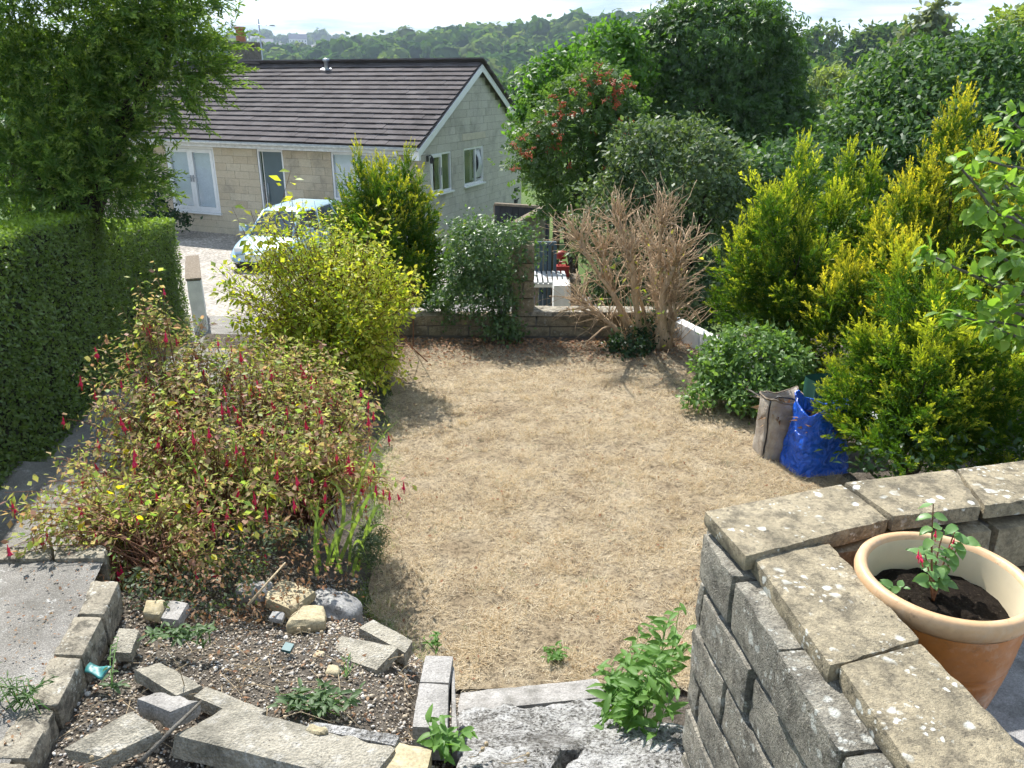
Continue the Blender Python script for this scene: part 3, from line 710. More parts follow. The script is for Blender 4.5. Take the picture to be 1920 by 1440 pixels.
wm.add([(0, WDEP, -1.2), (WL, WDEP, -1.2), (WL, WDEP, EAVE), (0, WDEP, EAVE)], [(0, 1, 2, 3)])
wm.add([(WL, 0, -1.2), (WL, WDEP, -1.2), (WL, WDEP, EAVE), (WL, 0, EAVE)], [(0, 1, 2, 3)])
wall = wm.build('wall', MT['hmortar'], house)
rng = np.random.default_rng(8)
blk_cache = {}
rest = MB()
def hblock(face, u0, u1, z0, z1, single):
    g = .004; du = round(u1-u0, 2)
    pr_ = rng.uniform(.006, .013)
    if face == 'F': lo, hi = (u0+g, -pr_+.012, z0+g), (u1-g, .05, z1-g)
    else: lo, hi = (-.05, u0+g, z0+g), (pr_-.012+.0, u1-g, z1-g)
    if not single: rest.box(lo, hi); return
    c = [(a+b)/2 for a, b in zip(lo, hi)]; d = tuple(round((b-a), 3) for a, b in zip(lo, hi)); key = (face, d)
    if key not in blk_cache:
        m = MB(); m.box([-x/2 for x in d], [x/2 for x in d]); me = m.mesh('block'); me.materials.append(MT['bath' if face == 'F' else 'bathg']); blk_cache[key] = me
    obj('block', blk_cache[key], None, wall, loc=c)
def fill(face, u0, u1, z0, z1, lens, single, shift=0):
    if u1-u0 < .03: return
    a = u0; first = True
    while a < u1-.02:
        b = a + (lens() if not first else lens()*shift if shift else lens()); first = False
        if u1-b < .12: b = u1
        hblock(face, a, min(b, u1), z0, z1, single((a+b)/2, (z0+z1)/2)); a = b
k = 0
z = -.225*2
while z < EAVE-.01:
    z1 = min(z+CH, EAVE); zm = (z+z1)/2
    cuts = sorted([(h[0], h[1]) for h in openF if h[2]-.01 < zm < h[3]+.01]); u = WL
    for a, b in cuts + [(0.0, 0)]:
        fill('F', u, a, z, z1, lambda: rng.choice([.45, .55, .65, .75]), lambda u_, z_: u_ > -10 and z_ > .55 and not (u_ > -6.8 and z_ < 1.0), .6 if k % 2 else 1)
        u = b
    z = z1; k += 1
z = -.9; k = 0
while z < APZ-.15:
    z1 = z+CH; zm = (z+z1)/2
    if zm < EAVE-.1: y0, y1 = 0, WDEP
    else:
        t = (min(z1, APZ)-EAVE)/(APZ-.08-EAVE); y0, y1 = APY*t, WDEP-(WDEP-APY)*t
    cuts = sorted([(h[0], h[1]) for h in openG if h[2]-.01 < zm < h[3]+.01]); u = y0
    if y1-y0 > .3:
        for a, b in cuts + [(y1, 0)]:
            fill('G', u, a, z, z1, lambda: .45, lambda u_, z_: z_ > .5, .5 if k % 2 else 1); u = b
    z = z1; k += 1
tag(rest.build('blocks', MT['bath'], wall), kind='stuff')
li = MB(); li.box((-.03, 2.55, 2.93), (.012, 4.2, 3.13)); li.build('lintel', plain('pale_lintel', (.55, .5, .4), .9, var=.12), wall)
# floor, ceiling and inner room so that the panes look into dark rooms
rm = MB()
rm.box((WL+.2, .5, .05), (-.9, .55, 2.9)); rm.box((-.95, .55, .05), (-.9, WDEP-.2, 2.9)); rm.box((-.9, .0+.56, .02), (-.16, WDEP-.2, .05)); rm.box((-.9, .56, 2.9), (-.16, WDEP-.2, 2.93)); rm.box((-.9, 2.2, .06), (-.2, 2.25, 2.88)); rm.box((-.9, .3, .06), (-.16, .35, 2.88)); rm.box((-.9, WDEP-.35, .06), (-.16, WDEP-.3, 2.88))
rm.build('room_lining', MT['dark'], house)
# windows and doors
def frame_rect(mb, f, u0, u1, z0, z1, t, d0, d1):
    for a, b, c, d in ((u0, u1, z0, z0+t), (u0, u1, z1-t, z1), (u0, u0+t, z0+t, z1-t), (u1-t, u1, z0+t, z1-t)):
        p, q = f(a, c, d0), f(b, d, d1); mb.box([min(x, y) for x, y in zip(p, q)], [max(x, y) for x, y in zip(p, q)])
def sub_box(mb, f, a, b, c, d, d0, d1):
    p, q = f(a, c, d0), f(b, d, d1); mb.box([min(x, y) for x, y in zip(p, q)], [max(x, y) for x, y in zip(p, q)])
FF = lambda u, z, t: (u, t, z)            # front wall, t into the house
FG = lambda u, z, t: (-t, u, z)           # gable wall
def pane(f, a, b, c, d, t, parent, mat='glass'):
    m = MB(); m.add([f(a, c, t), f(b, c, t), f(b, d, t), f(a, d, t)], [(0, 1, 2, 3)]); return m.build('pane', MT[mat], parent)
# french doors
u0, u1, z0, z1 = openF[0][:4]
m = MB(); frame_rect(m, FF, u0, u1, z0, z1, .07, .02, .10); fd = m.build('french_door', MT['pvc'], house)
mid = (u0+u1)/2
for a, b, hs in ((u0+.07, mid-.002, 1), (mid+.002, u1-.07, -1)):
    m = MB(); frame_rect(m, FF, a, b, z0+.075, z1-.075, .1, .005, .085); m.build('door_leaf', MT['pvc'], fd)
    pane(FF, a+.1, b-.1, z0+.175, z1-.175, .05, fd)
    m = MB(); zz = z0+.18
    while zz < z1-.2:
        m.add([(a+.1, .075, zz), (b-.1, .075, zz), (b-.1, .1, zz+.066), (a+.1, .1, zz+.066)], [(0, 1, 2, 3)]); zz += .06
    m.build('blind', MT['blind'], fd)
    m = MB(); hx = (b-.05) if hs > 0 else (a+.05); m.box((hx-.015, -.03, z0+.95), (hx+.015, .005, z0+1.15)); m.tube([(hx, -.04, z0+1.08), (hx-.12*hs, -.045, z0+1.08)], .01, 6); m.build('handle', MT['metal'], fd)
m = MB(); m.box((u0-.04, -.06, z0-.05), (u1+.04, .05, z0-.002)); m.build('door_sill', MT['pvc'], fd)
# grey front door with side light
u0, u1, z0, z1 = openF[1][:4]
m = MB(); frame_rect(m, FF, u0, u1, z0, z1, .06, .02, .1); dr = m.build('front_door', MT['pvc'], house)
m = MB(); m.box((u0+.2, .03, z0+.06), (u1-.06, .08, z1-.06)); m.build('door_leaf', MT['greydoor'], dr)
m = MB(); m.box((u0+.18, .025, z0+.06), (u0+.2, .09, z1-.06)); m.build('mullion', MT['pvc'], dr); pane(FF, u0+.06, u0+.18, z0+.06, z1-.06, .05, dr)
m = MB(); m.tube([(u0+.3, -.0, z0+.9), (u0+.3, -.0, z0+1.5)], .015, 8); m.build('handle', MT['metal'], dr)
m = MB(); m.box((u0-.35, -.9, -.3), (u1+.35, .0, z0-.02)); m.build('door_step', MT['slab'], dr)
# front window with a louvre vent
u0, u1, z0, z1 = openF[2][:4]
m = MB(); frame_rect(m, FF, u0, u1, z0, z1, .06, .02, .1); m.box((-2.16, .02, z0+.06), (-2.1, .1, z1-.06)); fw = m.build('window', MT['pvc'], house)
pane(FF, u0+.06, -2.16, z0+.06, z1-.06, .05, fw); pane(FF, -2.1, u1-.06, z0+.06, z1-.42, .05, fw)
m = MB(); m.box((u0+.06, .085, z0+.06), (-2.16, .1, z1-.06)); m.box((-2.1, .085, z0+.06), (u1-.06, .1, z1-.42)); m.build('blind', MT['blind'], fw)
m = MB(); m.box((-2.1, .08, z1-.4), (u1-.06, .12, z1-.06)); vt = m.build('vent_back', MT['dark'], fw)
for q in range(5):
    m = MB(); zz = z1-.39+q*.066; m.add([(-2.1, .03, zz), (u1-.06, .03, zz), (u1-.06, .075, zz+.05), (-2.1, .075, zz+.05), (-2.1, .04, zz-.008), (u1-.06, .04, zz-.008)], [(0, 1, 2, 3), (0, 4, 5, 1)]); m.build('louvre_slat', MT['blind'], vt)
m = MB(); m.box((u0-.05, -.06, z0-.045), (u1+.05, .05, z0-.002)); m.build('sill', MT['pvc'], fw)
# gable windows
for wi, (u0, u1, z0, z1, nm) in enumerate(openG):
    m = MB(); frame_rect(m, FG, u0, u1, z0, z1, .06, .02, .09); sp = u0+(u1-u0)*(.52 if wi == 0 else .62)
    sub_box(m, FG, sp-.03, sp+.03, z0+.06, z1-.06, .02, .09); gwn = m.build('window', MT['pvc'], house)
    fx = (u0+.06, sp-.03); op = (sp+.03, u1-.06)
    if wi == 0: fx, op = op, fx
    pane(FG, fx[0], fx[1], z0+.06, z1-.06, .05, gwn)
    if wi == 0:
        m = MB(); frame_rect(m, FG, op[0]-.02, op[1]+.02, z0+.04, z1-.04, .07, -.02, .03); sh = m.build('casement', MT['pvc'], gwn)
        pane(FG, op[0]+.05, op[1]-.05, z0+.11, z1-.11, .0, sh)
        m = MB(); m.box((.02, op[1]-.05, z0+.5), (.045, op[1]-.02, z0+.72)); m.build('handle', MT['metal'], sh)
    else:   # second window: casement swung open outwards
        wd2 = op[1]-op[0]; m = MB(); Mx = Matrix.Translation((.02, op[1], 0)) @ Matrix.Rotation(R(-62), 4, 'Z')
        for a, b, c, d in ((-wd2, 0, z0+.05, z0+.12), (-wd2, 0, z1-.12, z1-.05), (-wd2, -wd2+.07, z0+.12, z1-.12), (-.07, 0, z0+.12, z1-.12)):
            m.box((-.02, a, c), (.03, b, d), Mx)
        sh = m.build('casement', MT['pvc'], gwn); m = MB(); m.add([Mx @ Vector(q) for q in ((0, -wd2+.07, z0+.12), (0, -.07, z0+.12), (0, -.07, z1-.12), (0, -wd2+.07, z1-.12))], [(0, 1, 2, 3)]); m.build('pane', MT['glass'], sh)
        # white curtain blown out through the opening
        cu = MB(); cols_ = []
        for jz in range(9):
            for ju in range(9):
                zz = z1-.1-(z1-z0-.25)*jz/8; uu = op[0]+.02+(wd2-.06)*ju/8*(1-.3*math.sin(jz/8*math.pi)); cols_.append((-.1+.13*math.sin(jz/8*math.pi)*1.1+.03*math.sin(ju*2.1+jz*.6), uu, zz))
        cu.add(cols_, [(a*9+b, a*9+b+1, a*9+b+10, a*9+b+9) for a in range(8) for b in range(8)], True); cu.build('curtain', MT['curtain'], gwn)
    m = MB(); sub_box(m, FG, u0-.05, u1+.05, z0-.05, z0-.002, -.07, .05); m.build('sill', MT['pvc'], gwn)
    m = MB()
    for jz in range(2):
        pass
    cu = MB(); n_ = 14
    if wi == 1:
        cv = [(-.3+.03*math.sin(j*2.2), fx[0]+.25*j/13, zz) for zz in (z0, z1) for j in range(14)]
        cu.add(cv, [(j, j+1, j+15, j+14) for j in range(13)], True); cu.build('curtain', MT['curtain'], gwn)
# roof: deck, tiles, ridge, verge
slope = math.atan2(APZ-EAVE, APY+.38); SL = math.hypot(APZ-EAVE, APY+.38)
rs = math.atan2(APZ-EAVE, WDEP+.3-APY)
m = MB(); RX0, RX1 = WL-.2, .14
m.add([(RX0, -.38, EAVE), (RX1, -.38, EAVE), (RX1, APY, APZ), (RX0, APY, APZ), (RX0, WDEP+.3, EAVE), (RX1, WDEP+.3, EAVE),
       (RX0, -.38, EAVE-.05), (RX1, -.38, EAVE-.05), (RX1, APY, APZ-.06), (RX0, APY, APZ-.06), (RX0, WDEP+.3, EAVE-.05), (RX1, WDEP+.3, EAVE-.05)],
      [(0, 1, 2, 3), (3, 2, 5, 4), (7, 6, 9, 8), (8, 9, 10, 11), (0, 6, 7, 1), (1, 7, 8, 2), (2, 8, 11, 5), (4, 5, 11, 10)])
roof = m.build('roof', MT['tile'], house)
NR = 17; gauge = SL/NR; TW = .335
def tile_box(mb, M): mb.box((-TW/2+.002, -.01, .0), (TW/2-.002, gauge*1.1, .017), M)
tm = MB(); tile_box(tm, Matrix.Identity(4)); tme = tm.mesh('tile'); tme.materials.append(MT['tile'])
rng = np.random.default_rng(4); cand = []; restt = MB()
ex = Vector((1, 0, 0)); ey = Vector((0, math.cos(slope), math.sin(slope))); ez = ex.cross(ey)
for r_ in range(NR):
    x = RX1-.0-TW/2 - (TW/2 if r_ % 2 else 0)
    while x > RX0+TW/2:
        o_ = Vector((x, -.42, EAVE)) + ey*(gauge*r_) + ez*.004
        tl = R(-8.0)+rng.normal(0, .006)
        Mx = Matrix.Translation(o_) @ Matrix.Rotation(slope+tl, 4, 'X') @ Matrix.Rotation(rng.normal(0, .005), 4, 'Z') @ Matrix.Translation((0, 0, .042+rng.normal(0, .0022)))
        vis = x > -11 + r_*.0
        cand.append((vis, -abs(x+3.8)-r_*.12, Mx)); x -= TW
for r_ in range(1, NR, 2):
    o_ = Vector((RX1-TW/4, -.42, EAVE)) + ey*(gauge*r_) + ez*.004; Mx = Matrix.Translation(o_) @ Matrix.Rotation(slope+R(-8.0), 4, 'X') @ Matrix.Translation((0, 0, .042))
    m = MB(); m.box((-TW/4+.002, -.01, 0), (TW/4, gauge*1.1, .017), Mx); m.build('verge_tile', MT['tile'], roof)
cand.sort(key=lambda t: (not t[0], -t[1]))
for i, (v, _, Mx) in enumerate(cand):
    if i < 290: o = obj('tile', tme, None, roof); o.matrix_local = Mx
    else: tile_box(restt, Mx)
# rear slope courses
for r_ in range(NR):
    for x in np.arange(RX0+.4, RX1-.2, TW*4):
        Mx = Matrix.Translation(Vector((x, WDEP+.34-gauge*r_*math.cos(rs), EAVE+gauge*r_*math.sin(rs)))) @ Matrix.Rotation(math.pi, 4, 'Z') @ Matrix.Rotation(rs-R(4.2), 4, 'X') @ Matrix.Translation((0, 0, .02))
        restt.box((-TW*2, -.01, 0), (TW*2, gauge*1.1, .045), Mx)
tag(restt.build('tiles', MT['tile'], roof), kind='stuff')
x = RX1-.02
while x > RX0:
    m = MB(); nseg = 7; L_ = .44; pts = [(math.cos(t)*.12, math.sin(t)*.06) for t in np.linspace(-.15, math.pi+.15, nseg)]
    V = [(x-q, APY+a, APZ-.015+b+dz) for q, dz in ((0, .006), (L_, 0)) for a, b in pts] + [(x-q, APY+a*.85, APZ-.03+b*.85+dz) for q, dz in ((0, .006), (L_, 0)) for a, b in pts]
    m.add(V, [(i, i+1, nseg+i+1, nseg+i) for i in range(nseg-1)] + [(i+2*nseg, i+3*nseg, i+3*nseg+1, i+1+2*nseg) for i in range(nseg-1)] + [(i, i+2*nseg, i+2*nseg+1, i+1) for i in range(nseg-1)], True)
    m.build('ridge_tile', MT['tile'], roof); x -= L_-.005
# barge boards, fascia, soffit, gutter, downpipe
for nm, (ya, za), (yb, zb) in (('bargeboard', (-.4, EAVE-.06), (APY, APZ-.02)), ('bargeboard', (WDEP+.32, EAVE-.06), (APY, APZ-.02))):
    m = MB(); m.prism([(ya, za), (yb, zb), (yb, zb-.2), (ya, za-.2)], RX1+.002, RX1+.03, lambda a, b, t: (t, a, b)); m.build(nm, MT['oldpaint' if False else 'pvc'], roof)
m = MB(); m.box((RX0, -.40, EAVE-.20), (RX1, -.375, EAVE-.012)); m.build('fascia', MT['oldpaint'], roof)
m = MB(); m.box((RX0, -.375, EAVE-.2), (RX1, .0, EAVE-.185)); m.build('soffit', MT['oldpaint'], roof)
m = MB(); gp = [(math.cos(t)*.06, math.sin(t)*.06) for t in np.linspace(math.pi, 2*math.pi, 7)]
m.add([(xx, -.465+a, EAVE-.045+b) for xx in (RX0, RX1+.02) for a, b in gp] + [(xx, -.465+a*.86, EAVE-.045+b*.86) for xx in (RX0, RX1+.02) for a, b in gp],
      [(i, i+1, i+8, i+7) for i in range(6)] + [(i+14, i+21, i+22, i+15) for i in range(6)] + [(i, i+14, i+15, i+1) for i in range(6)] + [(i+7, i+8, i+22, i+21) for i in range(6)], True)
m.build('gutter', MT['oldpaint'], roof)
m = MB(); m.tube([(-.55, -.46, EAVE-.1), (-.55, -.42, EAVE-.22), (-.55, -.06, EAVE-.42), (-.55, -.05, -.3)], .034, 10); m.build('downpipe', MT['pvc'], house)
m = MB(); m.box((RX1-.3, -.44, EAVE-.34), (RX1+.035, -.34, EAVE-.05)); m.build('eave_box_end', MT['pvc'], roof)
# roof vent with flashing, loose tile by the ridge, chimney, lamp
vb = Vector((-5.3, -.38, EAVE)) + ey*(SL*.925) + ez*.05
m = MB(); m.box((-.19, -.17, 0), (.19, .17, .012), Matrix.Translation(vb) @ Matrix.Rotation(slope, 4, 'X')); fl = m.build('vent_flashing', MT['metal'], roof)
m = MB(); m.lathe([(.075, -.02), (.075, .20), (.10, .21), (.11, .25), (.10, .29), (.05, .31), (0.001, .315)], 16, vb); m.build('vent_cowl', MT['metal'], fl)
m = MB(); m.box((-.45, -.14, 0), (.45, .14, .05), Matrix.Translation((-8.6, APY-.05, APZ+.06)) @ Matrix.Rotation(.06, 4, 'Z') @ Matrix.Rotation(.05, 4, 'Y')); m.build('loose_ridge_tile', MT['tile'], roof)
hl = lambda wv: Matrix.Rotation(HA, 3, 'Z') @ (Vector(wv) - HO)
cw = hl(P(458, 92, 30.2))
m = MB(); m.box((cw.x-.42, cw.y-.35, EAVE+.2), (cw.x+.42, cw.y+.35, cw.z+.12)); m.box((cw.x-.5, cw.y-.42, cw.z+.12), (cw.x+.5, cw.y+.42, cw.z+.22)); ch = m.build('chimney', MT['chim'], house)
m = MB(); m.lathe([(.17, .0), (.15, .4), (.19, .42), (.19, .5), (.13, .5), (.12, .1)], 16, (cw.x-.1, cw.y, cw.z+.22)); m.build('chimney_pot', MT['terracotta_p'], ch)
m = MB(); ax_ = cw.x+.75
m.tube([(ax_, cw.y, EAVE+.5), (ax_, cw.y, cw.z+.95)], .022, 6); m.tube([(ax_-.1, cw.y, cw.z+.78), (ax_+.75, cw.y-.12, cw.z+.72)], .018, 5)
for q in range(7): m.tube([(ax_+.1*q, cw.y-.25-.02*q, cw.z+.77-.01*q), (ax_+.1*q, cw.y+.25-.02*q, cw.z+.77-.01*q)], .009, 4)
m.build('aerial', MT['metal'], ch)
m = MB(); m.box((0, .27, 2.52), (.03, .37, 2.68)); m.tube([(.02, .32, 2.66), (.12, .32, 2.7), (.15, .32, 2.66)], .014, 6); m.lathe([(.02, .09), (.055, .02), (.055, -.1), (.03, -.11)], 12, (.15, .32, 2.58), True, True); m.build('wall_lamp', MT['black'], house)
for zz in (.95, .55):
    m = MB(); m.box((0, 6.6, zz), (.09, 6.72, zz+.12)); m.tube([(.05, 6.66, zz+.1), (.16, 6.66, zz+.16)], .02, 6); m.build('outside_tap', MT['black'], house)

# ================================================================== far wood, far houses, valley trees
LM = dict(
 wood=leaf_mat('wood_leaves', [(.022, .055, .02), (.045, .098, .026), (.075, .135, .034), (.13, .18, .055), (.1, .12, .045)], trans=.3, ns=.06, inst=.7, spec=.0),
 valley=leaf_mat('valley_leaves', [(.05, .10, .025), (.075, .14, .035), (.11, .17, .05)], trans=.3, ns=.1, inst=.4, spec=.15),
 maple=leaf_mat('maple_leaves', [(.03, .07, .024), (.05, .105, .03), (.08, .155, .04), (.125, .21, .055)], trans=.32, rough=.4, spec=.35, ns=.7),
 bright=leaf_mat('bright_green_leaves', [(.05, .12, .02), (.08, .18, .028), (.13, .24, .045)], trans=.4, ns=.8),
 rowan=leaf_mat('rowan_leaves', [(.045, .095, .026), (.08, .145, .042), (.13, .2, .06)], trans=.35, ns=1),
 pitto=leaf_mat('grey_green_leaves', [(.04, .07, .038), (.075, .12, .055), (.125, .175, .085), (.18, .22, .12)], trans=.28, spec=.22, ns=1.4),
 lime=leaf_mat('dark_broad_leaves', [(.03, .072, .024), (.052, .11, .034), (.085, .155, .05), (.135, .21, .08)], trans=.32, spec=.22, ns=.8),
 willow=leaf_mat('willow_leaves', [(.12, .17, .05), (.18, .23, .075), (.26, .29, .11)], trans=.35, ns=.5),
 poplar=leaf_mat('poplar_leaves', [(.13, .16, .10), (.2, .23, .16), (.3, .32, .25)], trans=.3, ns=.6),
 hedgetop=leaf_mat('hedge_sunlit_leaves', [(.12, .19, .03), (.18, .27, .04), (.27, .36, .06)], trans=.3, spec=.15, ns=3),  # lighter, yellower copy of the hedge leaves, with sunlight put into the colour
 hedge=leaf_mat('hedge_leaves', [(.072, .115, .036), (.11, .172, .05), (.16, .23, .072), (.22, .3, .105)], trans=.34, spec=.28, rough=.4, ns=2.5),
 cyp=leaf_mat('cypress_sprays', [(.055, .11, .03), (.088, .16, .04), (.125, .205, .052)], tip=(.29, .37, .09), tip_lo=.45, tip_hi=1.15, trans=.38, ns=1.2),
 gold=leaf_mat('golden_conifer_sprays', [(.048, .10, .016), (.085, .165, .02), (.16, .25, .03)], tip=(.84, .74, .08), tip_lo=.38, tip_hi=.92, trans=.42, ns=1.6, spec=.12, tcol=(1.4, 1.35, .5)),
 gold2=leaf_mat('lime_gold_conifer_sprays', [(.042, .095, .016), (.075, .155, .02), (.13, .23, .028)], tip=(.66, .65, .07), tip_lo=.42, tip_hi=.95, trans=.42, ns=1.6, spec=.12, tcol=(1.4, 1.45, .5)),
 darkcon=leaf_mat('green_conifer_sprays', [(.04, .09, .014), (.065, .135, .018), (.12, .19, .024)], tip=(.62, .54, .05), tip_lo=.55, tip_hi=1.05, trans=.36, ns=1.3),
 yshrub=leaf_mat('yellow_green_leaves', [(.13, .23, .030), (.24, .33, .04), (.40, .43, .06), (.54, .50, .08), (.22, .12, .04)], trans=.42, ns=1.6),
 rose=leaf_mat('rose_leaves', [(.035, .08, .028), (.065, .125, .045), (.11, .18, .075), (.18, .25, .10)], trans=.32, spec=.35, rough=.4, ns=2),
 laurel=leaf_mat('pale_shrub_leaves', [(.08, .15, .045), (.13, .22, .07), (.21, .31, .10)], trans=.38, spec=.22, rough=.42, ns=2.5),
 ivy=leaf_mat('ivy_leaves', [(.014, .036, .014), (.024, .055, .02), (.04, .08, .03)], trans=.2, spec=.25, rough=.35, ns=3),
 fuch=leaf_mat('fuchsia_leaves', [(.14, .26, .05), (.24, .37, .075), (.2, .32, .065), (.42, .46, .12), (.5, .38, .22), (.46, .23, .19), (.25, .31, .08), (.42, .4, .13), (.4, .18, .16), (.17, .27, .06), (.2, .3, .07)], trans=.44, ns=5, tcol=(1.25, 1.4, .85)),
 yleaf=leaf_mat('yellow_leaves', [(.5, .4, .03), (.6, .5, .04), (.42, .4, .05)], trans=.45, ns=6),
 apple=leaf_mat('apple_leaves', [(.12, .22, .04), (.18, .30, .06), (.27, .38, .11)], trans=.4, spec=.22, rough=.42, ns=8),
 weed=leaf_mat('weed_leaves', [(.085, .18, .04), (.13, .25, .06), (.2, .33, .10)], trans=.38, spec=.3, ns=9),
 weedd=leaf_mat('grey_weed_leaves', [(.06, .11, .045), (.10, .16, .07), (.15, .21, .10)], trans=.3, spec=.25, ns=9),
 potl=leaf_mat('potted_fuchsia_leaves', [(.09, .2, .07), (.14, .27, .09), (.24, .35, .12)], trans=.35, spec=.45, rough=.4, ns=12),
 iris=leaf_mat('iris_leaves', [(.10, .21, .05), (.16, .27, .07), (.25, .33, .10), (.5, .42, .2)], trans=.4, ns=4),
 thyme=leaf_mat('low_grey_green_leaves', [(.045, .075, .035), (.08, .115, .06), (.12, .14, .08)], trans=.25, ns=9),
 dry=M_straw('dead_leaves', [(.16, .075, .045), (.28, .15, .085), (.36, .25, .15), (.22, .07, .055)]),
)
FLR = plain('red_petal', (.7, .02, .09), .45, var=.2); FLP = plain('pink_petal', (.62, .16, .42), .5, var=.2); BER = plain('orange_berry', (.42, .09, .025), .5, var=.25)

def far_tree_template(seed, n=150, lob=5):
    rng = np.random.default_rng(seed); lobes = [(0, 0, .62, .36, .36, .34)]
    for i in range(lob):
        a = rng.uniform(0, 6.28); r = rng.uniform(.1, .22); lobes.append((r*math.cos(a), r*math.sin(a), rng.uniform(.42, .7), *(rng.uniform(.18, .27, 3))))
    lb = np.array(lobes); P_ = []; D_ = []
    for i in range(n):
        k = rng.integers(0, len(lb)); d = sphere_pts(rng, 1)[0]; P_.append(lb[k, :3]+lb[k, 3:]*d*rng.uniform(.8, .98)); D_.append(d)
    P_ = np.array(P_); D_ = np.array(D_); n_ = D_ + rng.normal(0, .35, D_.shape); x = np.cross(n_, rng.normal(size=(n, 3))); x = norm(x); y = norm(np.cross(n_, x))
    s = rng.uniform(.065, .14, n)[:, None]; V = np.stack([P_-x*s, P_-y*s*.8, P_+x*s, P_+y*s*.8], 1).reshape(-1, 3)
    b = np.arange(n)[:, None]*4; F = np.concatenate([b+np.array([[0, 1, 2]]), b+np.array([[0, 2, 3]])], 0)
    # a lumpy solid heart so that the crown is not see-through
    return V, F, np.zeros(len(V))
FT = [far_tree_template(s, 95) for s in range(6)]
def core_template(seed):
    rng = np.random.default_rng(seed); V = []; F = []; nu, nv = 7, 5
    for j in range(nv):
        t = math.pi*j/(nv-1)
        for i in range(nu):
            a = 2*math.pi*i/nu; k = 1+.25*noise.noise(Vector((math.cos(a)*1.6+seed*3, math.sin(a)*1.6, t*1.3)))
            V.append((.37*math.sin(t)*math.cos(a)*k, .37*math.sin(t)*math.sin(a)*k, .54+.36*math.cos(t)*k))
    for j in range(nv-1):
        for i in range(nu):
            a, b, c, d = j*nu+i, j*nu+(i+1) % nu, (j+1)*nu+(i+1) % nu, (j+1)*nu+i; F += [(a, b, c), (a, c, d)]
    return T(V, F, np.zeros(len(V)))
CT = [core_template(s) for s in range(4)]
rng = np.random.default_rng(21); TP = []; TS = []
for r_ in np.arange(262, 545, 11.5):
    da = 11.5/r_
    for a in np.arange(-.64, .6, da):
        aa = a+rng.normal(0, da*.25); rr = r_+rng.normal(0, 3); x, y = rr*math.sin(aa), rr*math.cos(aa)
        TP.append((x, y, float(gz(x, y))-1.5)); TS.append(rng.uniform(11, 18)*(1.15 if rng.random() > .85 else 1))
for r_ in np.arange(620, 1250, 26):
    for a in np.arange(-.42, -.12, 17/r_):
        aa = a+rng.normal(0, .006); x, y = r_*math.sin(aa), r_*math.cos(aa); TP.append((x, y, float(gz(x, y))-2)); TS.append(rng.uniform(9, 17))
TP = np.array(TP); TS = np.array(TS); n = len(TP); th = rng.uniform(0, 6.28, n); ri = rng.random(n)
xd = np.stack([np.cos(th), np.sin(th), 0*th], 1); nd = np.tile([0, 0, 1.], (n, 1)); SZ = np.stack([TS*rng.uniform(.85, 1.25, n), TS*rng.uniform(.85, 1.25, n), TS], 1)
hw_ = tag(obj('hillside_wood', scatter('hillside_wood', FT, TP, xd, nd, SZ, 3, ri), LM['wood']), 'mixed broadleaf wood covering the far hillside', 'wood', kind='stuff')
tag(obj('inner_foliage', scatter('inner_foliage', CT, TP, xd, nd, SZ*.97, 3, ri), LM['wood'], hw_), kind='stuff')

def far_house(px, py, Y, wpx, hpx, lab, two=False):
    c = P(px, py, Y); k = Y/FOC; w_, h_ = wpx*k, hpx*k
    t = thing('far_house', lab, 'house', (c[0], c[1], c[2]-h_), .25); m = MB(); m.box((-w_/2, 0, -6), (w_/2, 8, h_*.72)); m.build('wall', MT['farwall'], t)
    m = MB(); m.prism([(-.4, h_*.72), (8.4, h_*.72), (4, h_*1.25)], -w_/2-.3, w_/2+.3, lambda a, b, q: (q, a, b)); m.build('roof', MT['farroof'], t)
    nw = max(2, int(w_/3.2))
    for i in range(nw):
        for zf in ((.15, .42) if h_ > 5 else (.25,)):
            m = MB(); x = -w_/2+w_*(i+.5)/nw; m.box((x-.55, -.06, h_*zf), (x+.55, .02, h_*zf+min(1.4, h_*.2))); m.build('window', MT['dark'], t)
MT['farwall'] = plain('far_render', (.62, .6, .56), .9, var=.08, ns=.3); MT['farroof'] = plain('far_slate', (.2, .19, .2), .8, var=.1, ns=.3)
for a in ((497, 76, 880, 26, 12, 'long pale house low in the trees of the far left hill'), (524, 83, 860, 12, 12, 'small white gabled house in the trees of the far left hill'),
          (558, 68, 960, 30, 15, 'big pale terrace high on the far left hill'), (478, 70, 980, 16, 9, 'pale house behind the chimney on the far left hill'),
          (590, 86, 850, 10, 8, 'tiny pale house at the right end of the far hill houses')): far_house(*a)

# ------------------------------------------------------------------ broadleaf trees beyond the garden
def broad_tree(name, label, base, lobes, temps, size, nclump, per, cr, mat, seed, r0=.16, bark='bark', cat='tree', group=None, **kw):
    base = np.array(base, float); base[2] = float(gz(base[0], base[1])) if base[2] > 90 else base[2]
    t = thing(name, label, cat, base, group=group)
    limbs(base, [np.array(l[:3]) + np.array([0, 0, .3*l[5]]) for l in lobes for _ in range(2)], r0, t, MT[bark], seed)
    foliage('crown', lobes, temps, size, nclump, per, cr, LM[mat], t, seed, **kw); return t
MAP = [maple()]; PIN = [pinnate(3)]; PIN7 = [pinnate(6, .1, .3)]
def bz(px, py, Y): p = P(px, py, Y); return (p[0], p[1], 99)
broad_tree('maple_tree', 'tall dark green broadleaf tree reaching the top edge in the middle', bz(1370, 500, 22),
    [L(1340, 92, 22, 130, 92), L(1262, 120, 22, 62, 85), L(1425, 130, 22, 66, 88), L(1310, 230, 21.5, 115, 95), L(1420, 250, 21.5, 95, 95), L(1380, 345, 22, 110, 75), L(1300, 40, 22, 45, 42), L(1395, 45, 22, 50, 45), L(1470, 190, 22, 45, 60)], MAP, .17, 900, 26, .4, 'maple', 31, .25, droop=.75)
